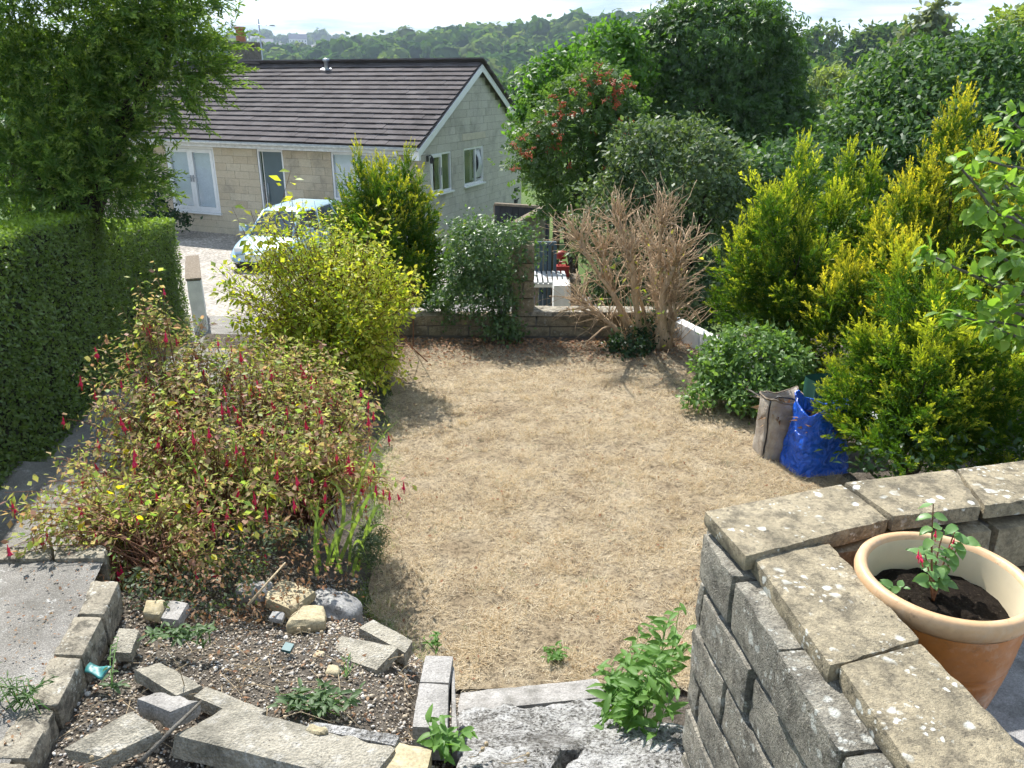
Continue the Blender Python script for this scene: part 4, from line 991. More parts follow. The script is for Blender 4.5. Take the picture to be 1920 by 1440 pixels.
broad_tree('young_bright_tree', 'bright green young tree left of the tall dark tree behind the berry tree', bz(1040, 420, 19),
    [L(1035, 175, 19, 48, 62), L(1010, 235, 19, 42, 60), L(1075, 150, 19, 40, 45), L(1060, 120, 19, 22, 34)], [LEAF], .16, 200, 22, .28, 'bright', 32, .12)
broad_tree('tall_bright_tree', 'bright green tree top between the berry tree and the tall dark tree', bz(1150, 420, 20.5),
    [L(1140, 110, 20.5, 50, 55), L(1175, 150, 20.5, 40, 70), L(1125, 160, 20, 40, 50), L(1160, 78, 20.5, 22, 30)], [LEAF], .17, 210, 22, .3, 'bright', 33, .13)
ro = broad_tree('rowan_tree', 'berry tree with orange clusters beside the gable end', bz(1075, 470, 13),
    [L(1110, 215, 13, 75, 75), L(1060, 270, 13, 80, 80), L(1145, 270, 13, 60, 80), L(1010, 300, 13, 42, 45), L(1085, 360, 13, 75, 60), L(1125, 170, 13, 45, 40)], PIN, .16, 300, 17, .2, 'rowan', 34, .09)
# berry clusters
rng = np.random.default_rng(9); bm = MB()
for i in range(16):
    p = rng.normal(0, .028, 3)*[1, 1, .6]; bm.lathe([(.001, -.011), (.010, -.006), (.010, .006), (.001, .011)], 5, p)
bme = bm.mesh('berry_cluster'); bme.materials.append(BER)
for i, (px, py) in enumerate(2*[(1045, 190), (1052, 205), (1060, 180), (1090, 150), (1120, 135), (1138, 140), (1150, 150), (1128, 158), (1110, 160), (1172, 152), (1180, 150), (1145, 178), (1155, 185), (1165, 190), (1150, 200), (1130, 195), (1042, 230), (1048, 245), (1040, 262), (1046, 275), (970, 265), (978, 285), (1000, 290), (985, 250), (968, 315), (1020, 268), (1085, 215), (1100, 205), (1170, 245), (1178, 238), (1165, 215), (1105, 245), (1130, 330), (1140, 320), (1060, 305), (1012, 250), (1075, 172), (1160, 165), (1118, 147), (1050, 260), (972, 300), (1158, 240), (1036, 215), (1142, 150)]):
    q = P(px+rng.normal(0, 7), py+rng.normal(0, 9), 13-rng.uniform(.35, .9)); o = obj('berry_cluster', bme, None, ro, loc=q, rot=rng.uniform(0, 6, 3), scale=rng.uniform(.6, 1.15)); o.matrix_parent_inverse = Matrix.Translation(-Vector(ro.location))
broad_tree('grey_green_shrub', 'large rounded grey green shrub behind the dead bush', bz(1290, 600, 11),
    [L(1270, 330, 11, 115, 95), L(1215, 280, 11, 70, 50), L(1330, 340, 11, 62, 75), L(1320, 470, 10.8, 80, 130), L(1230, 430, 11, 90, 110), L(1150, 420, 11, 80, 90), L(1350, 420, 10.8, 40, 80), L(1370, 540, 10, 60, 70), L(1310, 570, 10, 60, 60), L(1190, 500, 10.6, 80, 75), L(1240, 560, 10, 70, 50), L(1160, 550, 10.4, 60, 40)], [NARROW, SMALL], .08, 980, 32, .18, 'pitto', 35, .1, cat='shrub', low=-.95)
broad_tree('ivy_clad_hazel', 'dark broad leaved shrub between the grey green shrub and the golden conifers', bz(1450, 520, 12.5),
    [L(1450, 340, 13, 70, 60), L(1400, 400, 12.5, 60, 100), L(1500, 330, 13.5, 70, 50), L(1470, 420, 12.5, 90, 90)], [LEAF], .13, 260, 26, .28, 'lime', 36, .1, cat='shrub')
broad_tree('dark_lime_tree', 'large dark leafy tree behind the golden conifers at the right', bz(1760, 520, 17),
    [L(1740, 170, 17, 115, 72), L(1840, 185, 16.5, 110, 95), L(1660, 245, 16.5, 95, 75), L(1760, 260, 16, 150, 90), L(1865, 120, 17, 50, 45), L(1600, 330, 16, 70, 50), L(1735, 105, 17.5, 26, 26), L(1880, 290, 16, 110, 90), L(1680, 340, 16, 120, 70)], [LEAF], .15, 1050, 22, .34, 'lime', 37, .25)
broad_tree('willow_tree', 'soft pale willow in the valley right of the tall dark tree', bz(1560, 330, 46), [L(1555, 195, 46, 55, 50), L(1525, 225, 46, 40, 45), L(1590, 230, 46, 45, 40), L(1560, 160, 46, 28, 25)], [NARROW], .5, 260, 22, .55, 'willow', 38, .2, droop=1.2)
broad_tree('yellowing_tree', 'yellowish tree top just left of the big right hand tree', bz(1630, 330, 38), [L(1625, 175, 38, 26, 32), L(1650, 200, 38, 30, 35), L(1610, 205, 38, 26, 26)], [NARROW], .4, 130, 22, .45, 'willow', 39, .15, droop=1.)
broad_tree('silver_poplar', 'wind blown silvery poplar on the skyline, the taller one', bz(1740, 330, 36), [L(1752, 45, 36, 13, 32), L(1745, 80, 36, 18, 40), L(1738, 125, 36, 24, 45)], [SMALL], .34, 120, 22, .4, 'poplar', 40, .15)
broad_tree('silver_poplar', 'wind blown silvery poplar on the skyline, the shorter one', bz(1705, 330, 36), [L(1716, 70, 36, 11, 28), L(1708, 105, 36, 18, 40), L(1700, 140, 36, 24, 40)], [SMALL], .34, 100, 22, .4, 'poplar', 41, .15)
broad_tree('pale_ash_tree', 'pale feathery tree behind the right edge of the picture', bz(1905, 330, 26), [L(1910, 90, 26, 50, 40), L(1900, 150, 25, 50, 50), L(1960, 120, 26, 60, 60)], PIN, .42, 150, 16, .45, 'willow', 42, .16)
broad_tree('oak_tree', 'dark rounded skyline tree right of the valley gap', bz(1650, 240, 150), [L(1645, 90, 150, 42, 26), L(1620, 105, 150, 30, 24), L(1670, 85, 150, 30, 24), L(1650, 120, 150, 50, 30)], [SMALL], 1.3, 200, 16, 1.6, 'wood', 43, .5)
broad_tree('thin_ash_tree', 'sparse skyline tree with sky showing through in the valley gap', bz(1545, 240, 170), [L(1540, 78, 170, 26, 24), L(1555, 95, 170, 26, 24), L(1525, 100, 170, 20, 22)], [SMALL], 1.1, 90, 12, 1.5, 'wood', 44, .45)
rng = np.random.default_rng(77)
for i, (px, py, Y, rx, ry, s) in enumerate([(940, 180, 120, 40, 24, 'valley'), (985, 165, 135, 34, 22, 'valley'), (1560, 128, 190, 42, 24, 'wood'), (1600, 135, 180, 30, 22, 'wood'), (1520, 150, 150, 40, 25, 'wood'), (1460, 150, 180, 40, 24, 'wood'), (1655, 145, 140, 40, 26, 'valley'), (905, 195, 105, 30, 18, 'valley'), (1010, 205, 90, 40, 26, 'valley')]):
    lb = ['light green round tree in the valley close right of the gable roof', 'light green tree in the valley behind the bright young tree', 'round dark tree under the sparse skyline tree', 'small round dark tree left of the skyline oak', 'dark round tree low in the valley gap beside the tall tree', 'dark valley tree partly behind the right side of the tall dark tree', 'pale green valley tree below the skyline oak', 'low light green tree just showing at the gable roof edge', 'lower light green valley tree behind the bright young tree'][i]
    broad_tree('valley_tree', lb, bz(px, py+60, Y), [L(px, py, Y, rx, ry), L(px-rx*.5, py+ry*.5, Y, rx*.6, ry*.8), L(px+rx*.5, py+ry*.4, Y, rx*.6, ry*.8), L(px, py+ry, Y, rx, ry)], [SMALL], .0085*Y, 160, 16, .010*Y, s, 50+i, .3, group='trees down in the valley')

broad_tree('laurel_thicket', 'dark evergreen thicket glimpsed through the gaps of the cypress', bz(40, 420, 15),
    [L(40, 300, 15, 150, 90), L(-120, 280, 15, 130, 120), L(150, 330, 15.5, 70, 50), L(-60, 180, 16, 120, 90), L(60, 200, 16, 80, 70)], [LEAF], .16, 330, 20, .34, 'lime', 66, .14, cat='shrub')
# ------------------------------------------------------------------ cypress on the left
SPR = [plume(s, 14, .5, .35, .36, .024, -.1, 2) for s in range(5)]
cy = thing('cypress_tree', 'big feathery dark green cypress tree behind the hedge at the left', 'tree', (-4.0, 6.4, .05))
cyl = [L(120, 100, 6.9, 120, 100, .7), L(280, 110, 6.9, 85, 80, .7), L(30, 220, 6.8, 120, 100, .7), L(165, 225, 6.7, 80, 62, .7), L(320, 50, 6.9, 62, 60), L(190, 5, 6.9, 100, 75), L(60, 20, 7.0, 120, 90), L(80, 320, 6.5, 70, 36, .7), L(165, 310, 6.6, 32, 36), L(10, 330, 6.6, 60, 45), L(215, 285, 6.8, 42, 48), L(238, 345, 6.9, 28, 36), L(110, 300, 6.5, 70, 50, .7), L(150, 348, 6.5, 60, 36, .7), L(205, 350, 6.7, 36, 34), L(350, 120, 6.9, 36, 45), L(260, 185, 6.8, 50, 34), L(320, -40, 7.0, 50, 45)]
pos, D, idx, rng = crown_points(cyl, 980, 4, .2, 61, .4, -.9)
n = len(pos); xd = D*.9 + rng.normal(size=(n, 3))*.4 + np.array([.12, 0, .22]); nd = np.tile([0, 0, 1.], (n, 1)) + rng.normal(0, .3, (n, 3))
wobj('crown', scatter('crown', SPR, pos, xd, nd, rng.uniform(.17, .36, n), 61), LM['cyp'], cy)
for j, (px, py) in enumerate(((45, 388), (135, 385), (175, 392), (160, 380))):
    b = np.array([-3.92-.09*j, 6.35+.05*j, .05]); tgt = [np.array(l[:3]) for l in cyl if abs((l[0]-b[0])) < 1.6][:5]
    limbs(b, tgt, .075 if j != 1 else .1, cy, MT['bark'], 62+j, fork=.35)
# ------------------------------------------------------------------ clipped hedges
def hedge(label, y0, y1, top0, top1, wid, seed, dens, face_off=0.0):
    rng = np.random.default_rng(seed); hx0 = lambda y: hedge_x(y) + face_off
    zt = lambda y: np.interp(y, [y0, y1], [top0, top1]); zb = lambda y: path_z(y)-.1
    t = thing('clipped_hedge', label, 'hedge', (hedge_x((y0+y1)/2)-wid/2, (y0+y1)/2, float(path_z((y0+y1)/2))))
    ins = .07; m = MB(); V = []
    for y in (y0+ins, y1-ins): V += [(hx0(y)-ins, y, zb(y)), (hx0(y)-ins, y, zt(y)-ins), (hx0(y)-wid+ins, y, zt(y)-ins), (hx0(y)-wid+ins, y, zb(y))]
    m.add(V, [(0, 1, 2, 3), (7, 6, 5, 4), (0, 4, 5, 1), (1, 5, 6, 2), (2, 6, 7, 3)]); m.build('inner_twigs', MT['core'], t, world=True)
    def lump(p): return np.array([noise.fractal(Vector(q)*3.2, .9, 2.2, 3) for q in p])*.035
    Ps, Ds = [], []
    hgt = (top0+top1)/2-float(zb((y0+y1)/2)); nF = int(dens*(y1-y0)*hgt); nT = int(dens*(y1-y0)*wid*.95); nE = int(dens*.8*wid*hgt)
    y = rng.uniform(y0, y1, nF); a = rng.random(nF); p = np.stack([hx0(y), y, zb(y)*(1-a)+zt(y)*a], 1); Ps.append(p); Ds.append(np.tile([1., .2, .12], (nF, 1)))
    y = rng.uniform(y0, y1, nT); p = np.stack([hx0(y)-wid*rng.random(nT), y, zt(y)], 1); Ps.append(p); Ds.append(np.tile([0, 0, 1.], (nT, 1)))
    for ye, s in ((y0, -1), (y1, 1)):
        a = rng.random(nE); p = np.stack([hx0(ye)-wid*rng.random(nE), np.full(nE, ye), zb(ye)*(1-a)+zt(ye)*a], 1); Ps.append(p); Ds.append(np.tile([0, s, .1], (nE, 1)))
    p = np.concatenate(Ps); d = norm(np.concatenate(Ds)); n = len(p); p = p + d*(lump(p)*.6 - np.abs(rng.normal(0, .02, n)))[:, None] + rng.normal(0, .008, (n, 3))
    xd = d*.2 + rng.normal(0, .8, (n, 3)); nd = d*.9 + rng.normal(0, .42, (n, 3)) + [0, 0, .25]
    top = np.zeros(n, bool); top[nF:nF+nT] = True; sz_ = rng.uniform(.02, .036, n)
    wobj('foliage', scatter('foliage', [SMALL], p[~top], xd[~top], nd[~top], sz_[~top], seed), LM['hedge'], t)
    wobj('sunlit_top', scatter('sunlit_top', [SMALL], p[top], xd[top], nd[top], sz_[top], seed), LM['hedgetop'], t)  # top leaves coloured lighter to show the sun on them
    return t
hedge('tall clipped dark green hedge at the left edge of the picture', 1.2, 6.66, 2.02, 1.58, .42, 71, 5200)
hedge('lower clipped hedge with sunlit flat top, stepping down behind the tall one', 6.70, 9.5, 1.40, 1.05, .9, 72, 4600, -.03)
iv = thing('wall_ivy', 'dark ivy creeping up the bungalow wall beside the french doors', 'ivy', P(320, 410, 24.6))
foliage('leaves', [L(295, 400, 24.9, 26, 14, .4), L(285, 380, 25, 20, 24, .3), L(306, 355, 25.2, 6, 24, .3), L(335, 410, 24.6, 16, 9, .5), L(275, 350, 25.3, 10, 26, .3)], [LEAF], .14, 90, 14, .2, LM['ivy'], iv, 73)

# ------------------------------------------------------------------ conifers
GP0 = [plume(s+20, 14, .62, .45, .38, .04, .05, 1, .7) for s in range(5)]
GP = [macro(s+40, GP0, 11, .72, .2) for s in range(9)]
def conifer(label, spires, mat, seed, dens, plen, base, cat='conifer', trunks=1, name='golden_conifer', out=.75, r0=.04, el0=.42):
    """spires: (x, y, z0, z1, radius) - each a leader with branches pointing out and up, so the outline is spiky and open"""
    rng = np.random.default_rng(seed); t = thing(name, label, cat, base); Ps, Ds, Ss, Ts = [], [], [], []
    for (x, y, z0, z1, r) in spires:
        h = z1-z0; n = int(dens*(.35+r*1.1)*(.5+.5*h))+8
        f = 1-np.sqrt(rng.random(n)*.995); a = np.arange(n)*2.4+rng.normal(0, .35, n)
        reach = r*((1-f)**.75*np.minimum(1, .6+f*2)+.12)*rng.uniform(.55, 1.35, n)
        el = el0+.75*f+rng.normal(0, .2, n)                                            # elevation of the branch
        d = np.stack([np.cos(a)*np.cos(el), np.sin(a)*np.cos(el), np.sin(el)], 1)
        ln = np.clip(reach*.78/np.maximum(np.cos(el), .35), .14, plen*2.6)
        p = np.stack([x+reach*.3*np.cos(a), y+reach*.3*np.sin(a), z0+f*h*.9-ln*np.sin(el)*.25], 1); p[:, 2] = np.maximum(p[:, 2], .04)
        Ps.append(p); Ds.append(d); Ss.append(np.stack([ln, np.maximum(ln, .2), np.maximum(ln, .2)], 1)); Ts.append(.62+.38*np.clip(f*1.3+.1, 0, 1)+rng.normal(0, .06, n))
        k = 3; Ps.append(np.array([[x, y, z0+h*.62]]*k)+rng.normal(0, .02, (k, 3))); Ds.append(np.array([[0, 0, 1.]]*k)+rng.normal(0, .12, (k, 3))); Ss.append(np.full((k, 3), h*.36)*[1, .55, .55]); Ts.append(np.ones(k))
        kb = int(n*.5); f = rng.random(kb)*.75; a = rng.uniform(0, 6.28, kb)           # short dark inner sprays
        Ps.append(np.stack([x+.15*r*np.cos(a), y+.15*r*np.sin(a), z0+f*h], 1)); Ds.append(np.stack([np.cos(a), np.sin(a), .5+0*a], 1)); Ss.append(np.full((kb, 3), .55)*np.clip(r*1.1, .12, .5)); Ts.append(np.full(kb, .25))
    p = np.concatenate(Ps); d = np.concatenate(Ds); s = np.concatenate(Ss); tm_ = np.concatenate(Ts)
    nd = np.tile([0, 0, 1.], (len(p), 1)) + rng.normal(0, .2, (len(p), 3))
    wobj('foliage', scatter('foliage', GP, p, d, nd, s, seed, tipmul=tm_), LM[mat], t)
    tg = [np.array([sp[0], sp[1], sp[2]*.3+sp[3]*.7]) for sp in spires]
    for k in range(trunks):
        b = np.array(base)+[rng.normal(0, .05), rng.normal(0, .05), 0]; limbs(b, tg[k::trunks] or tg[:1], r0, t, MT['bark'], seed+k, fork=.3, jit=.08)
    return t
def SP(px, ytop, ybot, Y, rpx, dx=0):
    a = P(px, ybot, Y); b = P(px, ytop, Y); k = Y/FOC*1.02; return (a[0], Y, max(a[2], .05), b[2], rpx*k)
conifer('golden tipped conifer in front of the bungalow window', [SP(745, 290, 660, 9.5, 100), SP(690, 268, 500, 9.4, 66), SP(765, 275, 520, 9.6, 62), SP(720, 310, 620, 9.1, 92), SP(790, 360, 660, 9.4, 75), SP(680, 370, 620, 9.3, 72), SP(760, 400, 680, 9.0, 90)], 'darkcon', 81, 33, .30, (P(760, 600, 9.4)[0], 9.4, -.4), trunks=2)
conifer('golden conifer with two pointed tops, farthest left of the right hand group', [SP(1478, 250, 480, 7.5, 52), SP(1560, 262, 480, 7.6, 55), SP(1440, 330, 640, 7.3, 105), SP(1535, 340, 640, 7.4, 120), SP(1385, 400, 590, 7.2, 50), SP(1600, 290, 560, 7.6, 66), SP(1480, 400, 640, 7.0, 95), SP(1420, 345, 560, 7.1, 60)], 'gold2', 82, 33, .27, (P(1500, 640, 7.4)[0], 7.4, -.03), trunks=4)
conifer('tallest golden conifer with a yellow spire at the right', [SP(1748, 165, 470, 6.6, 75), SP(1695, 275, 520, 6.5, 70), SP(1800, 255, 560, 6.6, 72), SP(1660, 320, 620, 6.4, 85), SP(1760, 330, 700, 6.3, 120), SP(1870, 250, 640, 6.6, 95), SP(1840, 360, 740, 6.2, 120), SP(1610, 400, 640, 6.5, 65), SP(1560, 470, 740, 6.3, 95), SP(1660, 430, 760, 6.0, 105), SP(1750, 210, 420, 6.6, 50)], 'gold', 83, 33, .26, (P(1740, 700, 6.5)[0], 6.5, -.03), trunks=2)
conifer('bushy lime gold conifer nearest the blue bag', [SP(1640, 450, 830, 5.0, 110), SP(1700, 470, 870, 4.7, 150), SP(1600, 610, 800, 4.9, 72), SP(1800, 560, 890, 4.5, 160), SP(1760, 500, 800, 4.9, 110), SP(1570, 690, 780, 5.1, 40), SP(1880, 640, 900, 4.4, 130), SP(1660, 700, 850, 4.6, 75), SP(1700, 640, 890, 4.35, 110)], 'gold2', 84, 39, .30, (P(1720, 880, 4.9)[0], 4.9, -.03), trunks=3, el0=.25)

# ------------------------------------------------------------------ shrubs of the beds
def stem_shrub(t, base, spread_, tips, nper, temps, size, mat, stem_mat, seed, r=.004, leafspan=(.35, 1.0), jit=.04, droop=.3, split=1, along=True, name='leaves', arch=.35):
    rng = np.random.default_rng(seed); mb = MB(); Ps, Ds = [], []
    for q in tips:
        b = np.array(base, float) + np.append(rng.normal(0, spread_, 2), 0); q = np.array(q, float)
        m = b*.45 + q*.55 + np.array([0, 0, arch*np.linalg.norm(q[:2]-b[:2])]) + rng.normal(0, jit, 3)
        us = np.linspace(0, 1, 7); cp = [b*(1-u)**2 + 2*m*u*(1-u) + q*u*u for u in us]
        mb.tube(cp, [r*(1-.7*u) for u in us], 4, cap=False)
        u = rng.uniform(leafspan[0], leafspan[1], nper)[:, None]; c = b*(1-u)**2 + 2*m*u*(1-u) + q*u*u
        tang = norm(2*(1-u)*(m-b) + 2*u*(q-m)); side = norm(np.cross(tang, rng.normal(size=(nper, 3))))
        Ps.append(c + side*rng.uniform(0, jit*1.6, (nper, 1))); Ds.append(side*.8 + tang*.45 + [0, 0, -droop])
    mb.build('stems', MT[stem_mat], t, world=True)
    p = np.concatenate(Ps); d = np.concatenate(Ds)+rng.normal(0, .3, (len(p), 3)) if False else np.concatenate(Ds); n = len(p); d = d + rng.normal(0, .3, (n, 3))
    nd = rng.normal(0, .5, (n, 3)) + [0, 0, .9]
    wobj(name, scatter(name, temps, p, d, nd, size*rng.uniform(.55, 1.3, n), seed), LM[mat], t)
    return p
def shell_tips(lobes, n, seed, inner=.75, low=-.3):
    pos, D, idx, rng = crown_points(lobes, n, 1, .0001, seed, inner, low); return pos
ys_ = thing('yellow_green_shrub', 'yellow green shrub in front of the pale blue car', 'shrub', G(650, 700, .05))
yl = [L(600, 520, 6.9, 150, 110), L(690, 540, 6.7, 100, 95), L(650, 640, 6.4, 110, 90), L(500, 540, 7.0, 80, 110), L(560, 420, 7.1, 90, 45), L(755, 530, 6.7, 58, 48), L(715, 450, 7, 40, 60), L(720, 690, 6.2, 60, 45), L(470, 610, 6.7, 62, 80), L(560, 690, 6.3, 110, 55), L(450, 540, 6.9, 45, 60), L(640, 720, 6.1, 80, 35), L(505, 425, 7.0, 55, 40), L(600, 405, 7.1, 55, 28)]
stem_shrub(ys_, G(640, 690, .05)+[0, .2, 0], .22, shell_tips(yl, 600, 91, .4, -1.0), 44, [SMALL, NARROW], .045, 'yshrub', 'barkr', 91, .0055, (.4, 1.0), .05, arch=.1)
rb = thing('rose_stem_plant', 'tall thin rose shoots rising above the yellow green shrub towards the car', 'rose', G(560, 690, .05))
stem_shrub(rb, G(540, 640, .05), .12, [P(545, 320, 6.9), P(548, 370, 6.9), P(436, 390, 6.9), P(455, 430, 6.9), P(470, 395, 6.8), P(405, 500, 6.8), P(420, 545, 6.7), P(440, 600, 6.6), P(720, 385, 6.8), P(735, 400, 6.8), P(525, 440, 6.8)], 24, [LEAF], .085, 'yshrub', 'barkr', 92, .006, (.55, 1.0), .045, arch=.03)
rs_ = thing('climbing_rose', 'glossy green rose bush growing over the gate pier', 'shrub', (P(945, 630, 8.05)[0], 8.05, 0))
foliage('leaves', [L(920, 470, 8.3, 75, 60), L(880, 440, 8.5, 42, 38), L(965, 455, 8.4, 42, 45), L(870, 520, 8.3, 40, 60), L(950, 530, 8.2, 45, 45), L(905, 560, 8.1, 50, 45), L(945, 610, 7.95, 30, 28), L(840, 570, 8.3, 40, 40)], [LEAF, LEAF, PIN[0]], .05, 430, 22, .13, LM['rose'], rs_, 93, low=-.95, inner=.2)
limbs((P(945, 630, 8.0)[0], 8.0, 0), [P(920, 470, 8.3), P(880, 450, 8.4), P(965, 460, 8.3), P(870, 520, 8.3), P(950, 520, 8.2), P(1000, 470, 8.3)], .03, rs_, MT['barkg'], 94, fork=.4)
ls = thing('pale_leafy_shrub', 'low pale green leafy shrub between the white kerb and the grey bag', 'shrub', (P(1410, 740, 6.3)[0], 6.3, 0))
foliage('leaves', [L(1400, 680, 6.35, 78, 62), L(1460, 690, 6.2, 60, 60), L(1350, 690, 6.4, 45, 45), L(1420, 730, 6.1, 70, 38), L(1315, 740, 6.1, 30, 14)], [LEAF], .055, 340, 22, .085, LM['laurel'], ls, 95, low=-.6)
limbs((P(1410, 740, 6.3)[0], 6.3, 0), [P(1400, 670, 6.3), P(1460, 690, 6.2), P(1350, 690, 6.4)], .018, ls, MT['bark'], 96)
up = thing('shade_ground_plant', 'dark round leaved plant in the shade under the nearest conifer', 'plant', (P(1700, 870, 4.4)[0], 4.4, 0))
foliage('leaves', [L(1680, 855, 4.3, 90, 22), L(1620, 850, 4.5, 50, 22), L(1800, 850, 4.1, 120, 30)], [LEAF], .055, 42, 10, .12, LM['ivy'], up, 97)
bk = thing('bramble', 'dark bluish bramble leaves in the gap behind the apple branch', 'shrub', (P(1830, 600, 6.0)[0], 6.9, 0))
foliage('leaves', [L(1830, 400, 7.2, 110, 60), L(1880, 480, 7.0, 90, 80), L(1800, 500, 7.0, 90, 60)], [LEAF], .09, 180, 16, .16, LM['lime'], bk, 98)
limbs((P(1830, 600, 6.0)[0], 6.9, 0), [P(1830, 400, 7.2), P(1880, 480, 7.0)], .02, bk, MT['bark'], 99)

# dead pruned shrub
dsx = thing('dead_shrub', 'leafless pale brown pruned shrub with many bare twigs on the lawn', 'shrub', G(1210, 652, 0))
rng = np.random.default_rng(101); mb = MB()
def branch(p, d, ln, r, lev):
    k = 5; pts = [p]; dd = d
    for i in range(k-1):
        dd = norm(dd + rng.normal(0, .10 if lev == 0 else .23, 3) + [0, 0, .04]); pts.append(pts[-1]+dd*ln/(k-1))
    mb.tube(pts, [r*(1-.45*i/(k-1)) for i in range(k)], 6 if r > .01 else 3)
    return pts, dd
stems = [((1250, 655), (1262, 500), .055), ((1235, 655), (1215, 460), .042), ((1200, 645), (1180, 480), .04), ((1210, 640), (1130, 470), .038), ((1175, 640), (1095, 570), .034), ((1255, 650), (1240, 420), .026), ((1190, 640), (1085, 450), .026), ((1245, 648), (1262, 560), .024), ((1225, 640), (1160, 420), .024), ((1260, 650), (1268, 480), .02)]
knobs = []
for (b, e, r) in stems:
    p0 = G(b[0], b[1], 0); p1 = P(e[0], e[1], p0[1]+rng.normal(0, .3)); m = (p0+p1)/2+rng.normal(0, .07, 3)
    us = np.linspace(0, 1, 8); cp = [p0*(1-u)**2+2*m*u*(1-u)+p1*u*u+rng.normal(0, .008, 3) for u in us]
    mb.tube(cp, [r*(1.25 if i == 0 else 1)*(1-.5*u) for i, u in enumerate(us)], 8)
    for u in (.5, .65, .8, .92, 1.0): knobs.append((p0*(1-u)**2+2*m*u*(1-u)+p1*u*u, norm(p1-m), r*(1-.5*u), u))
mb.build('stems', MT['barkl'], dsx, world=True)
mb = MB(); cen = P(1190, 560, 7.7)
for (p, d, r, u) in knobs:
    for q in range(int(5 if u < .9 else 12)):
        dd = norm(d*.5 + norm(p-cen)*.3*[.7, 1, 1] + rng.normal(0, .5, 3) + [-.05, 0, .4]); pts, de = branch(p, dd, rng.uniform(.2, .46), rng.uniform(.005, .011), 1)
        for s_ in range(rng.integers(1, 5)):
            i = rng.integers(1, 4); branch(pts[i], norm(de + rng.normal(0, .6, 3)), rng.uniform(.12, .34), rng.uniform(.0022, .0038), 2)
for q in range(80):
    p = G(rng.uniform(1165, 1270), rng.uniform(640, 655), 0); branch(p, norm(rng.normal(0, .45, 3)+[0, 0, 1]), rng.uniform(.3, .85), rng.uniform(.003, .006), 2)
mb.build('twigs', MT['barkl'], dsx, world=True)
pos = np.array([k[0] for k in knobs])[rng.integers(0, len(knobs), 70)] + rng.normal(0, .14, (70, 3)); wobj('leaves', scatter('leaves', [LEAF], pos, rng.normal(0, 1, (70, 3)), rng.normal(0, .5, (70, 3))+[0, 0, 1], rng.uniform(.04, .07, 70), 3), LM['yshrub'], dsx)
ivb = thing('ground_ivy', 'dark ivy growing round the foot of the dead shrub', 'ivy', G(1200, 645, 0))
foliage('leaves', [L(1185, 640, 7.7, 40, 22), L(1225, 620, 7.85, 26, 40), L(1165, 655, 7.6, 26, 14)], [LEAF], .05, 90, 18, .08, LM['ivy'], ivb, 102)

# fuchsia
fu = thing('fuchsia_bush', 'sprawling fuchsia bush with red flowers and yellowing leaves beside the path', 'shrub', G(420, 1060, .25))
fl_ = [L(420, 760, 4.2, 200, 110), L(280, 830, 3.9, 150, 110), L(560, 800, 4.1, 160, 110), L(620, 900, 3.7, 110, 110), L(240, 950, 3.5, 120, 90), L(450, 930, 3.6, 190, 110), L(290, 650, 4.5, 60, 70), L(560, 690, 4.5, 100, 50), L(180, 880, 3.6, 90, 60), L(400, 690, 4.5, 110, 55), L(480, 665, 4.7, 90, 45), L(350, 640, 4.6, 60, 45)]
rng = np.random.default_rng(111); tips = np.concatenate([shell_tips(fl_, 640, 111, .5, -.6), [P(x, y, D_)+rng.normal(0, .04, 3) for x, y, D_ in [(62, 1000, 3.1), (20, 960, 3.15), (75, 985, 3.1), (130, 950, 3.2), (100, 1040, 3.0), (190, 1110, 2.95), (150, 1120, 2.9), (120, 1000, 3.1), (8, 1030, 3.0), (740, 920, 3.6), (715, 905, 3.6), (700, 765, 4.1), (270, 520, 4.55), (275, 545, 4.5), (265, 580, 4.5), (285, 600, 4.5), (180, 650, 4.2), (155, 700, 4.1), (230, 690, 4.2), (40, 950, 3.2)] for _ in range(3)]])
bases = [G(270, 1080, .5)+[0, .1, 0], G(400, 1030, .35)+[0, .25, 0], G(560, 1010, .15)+[0, .2, 0], G(480, 930, .25), G(350, 900, .35)]
mbs = MB(); Ps = []; Ds = []; Fp = []
for q in tips:
    b = min(bases, key=lambda a: np.linalg.norm((a-q)[:2]) + rng.uniform(0, .35)) + np.append(rng.normal(0, .07, 2), 0)
    m = b*.5+q*.5+np.array([0, 0, .25*np.linalg.norm(q[:2]-b[:2])+.08])+rng.normal(0, .03, 3); us = np.linspace(0, 1, 7); cp = [b*(1-u)**2+2*m*u*(1-u)+q*u*u for u in us]
    mbs.tube(cp, [.0042*(1-.75*u) for u in us], 4, cap=False)
    k = 44; u = rng.uniform(.36, 1.02, k)[:, None]; c = b*(1-u)**2+2*m*u*(1-u)+q*u*u; tg = norm(2*(1-u)*(m-b)+2*u*(q-m)); sd = norm(np.cross(tg, rng.normal(size=(k, 3))))
    Ps.append(c+sd*rng.uniform(0, .05, (k, 1))); Ds.append(sd*.8+tg*.4+[0, 0, -.45])
    if rng.random() < .4: Fp.append(c[rng.integers(0, k)] + rng.normal(0, .03, 3))
mbs.build('stems', MT['barkr'], fu, world=True)
p = np.concatenate(Ps); d = np.concatenate(Ds)+rng.normal(0, .3, (len(p), 3)); n = len(p)
wobj('leaves', scatter('leaves', [SMALL, NARROW, NARROW], p, d, rng.normal(0, .5, (n, 3))+[0, 0, .8], rng.uniform(.018, .048, n), 5), LM['fuch'], fu)
YL = [big_leaf(.26, .25, .1, 4, .02, seed=s) for s in range(3)]
ylm = []
for s, tmp in enumerate(YL):
    me = mesh_np('yellow_leaf', tmp[0], tmp[1], smooth_=True); me.materials.append(LM['yleaf']); ylm.append(me)
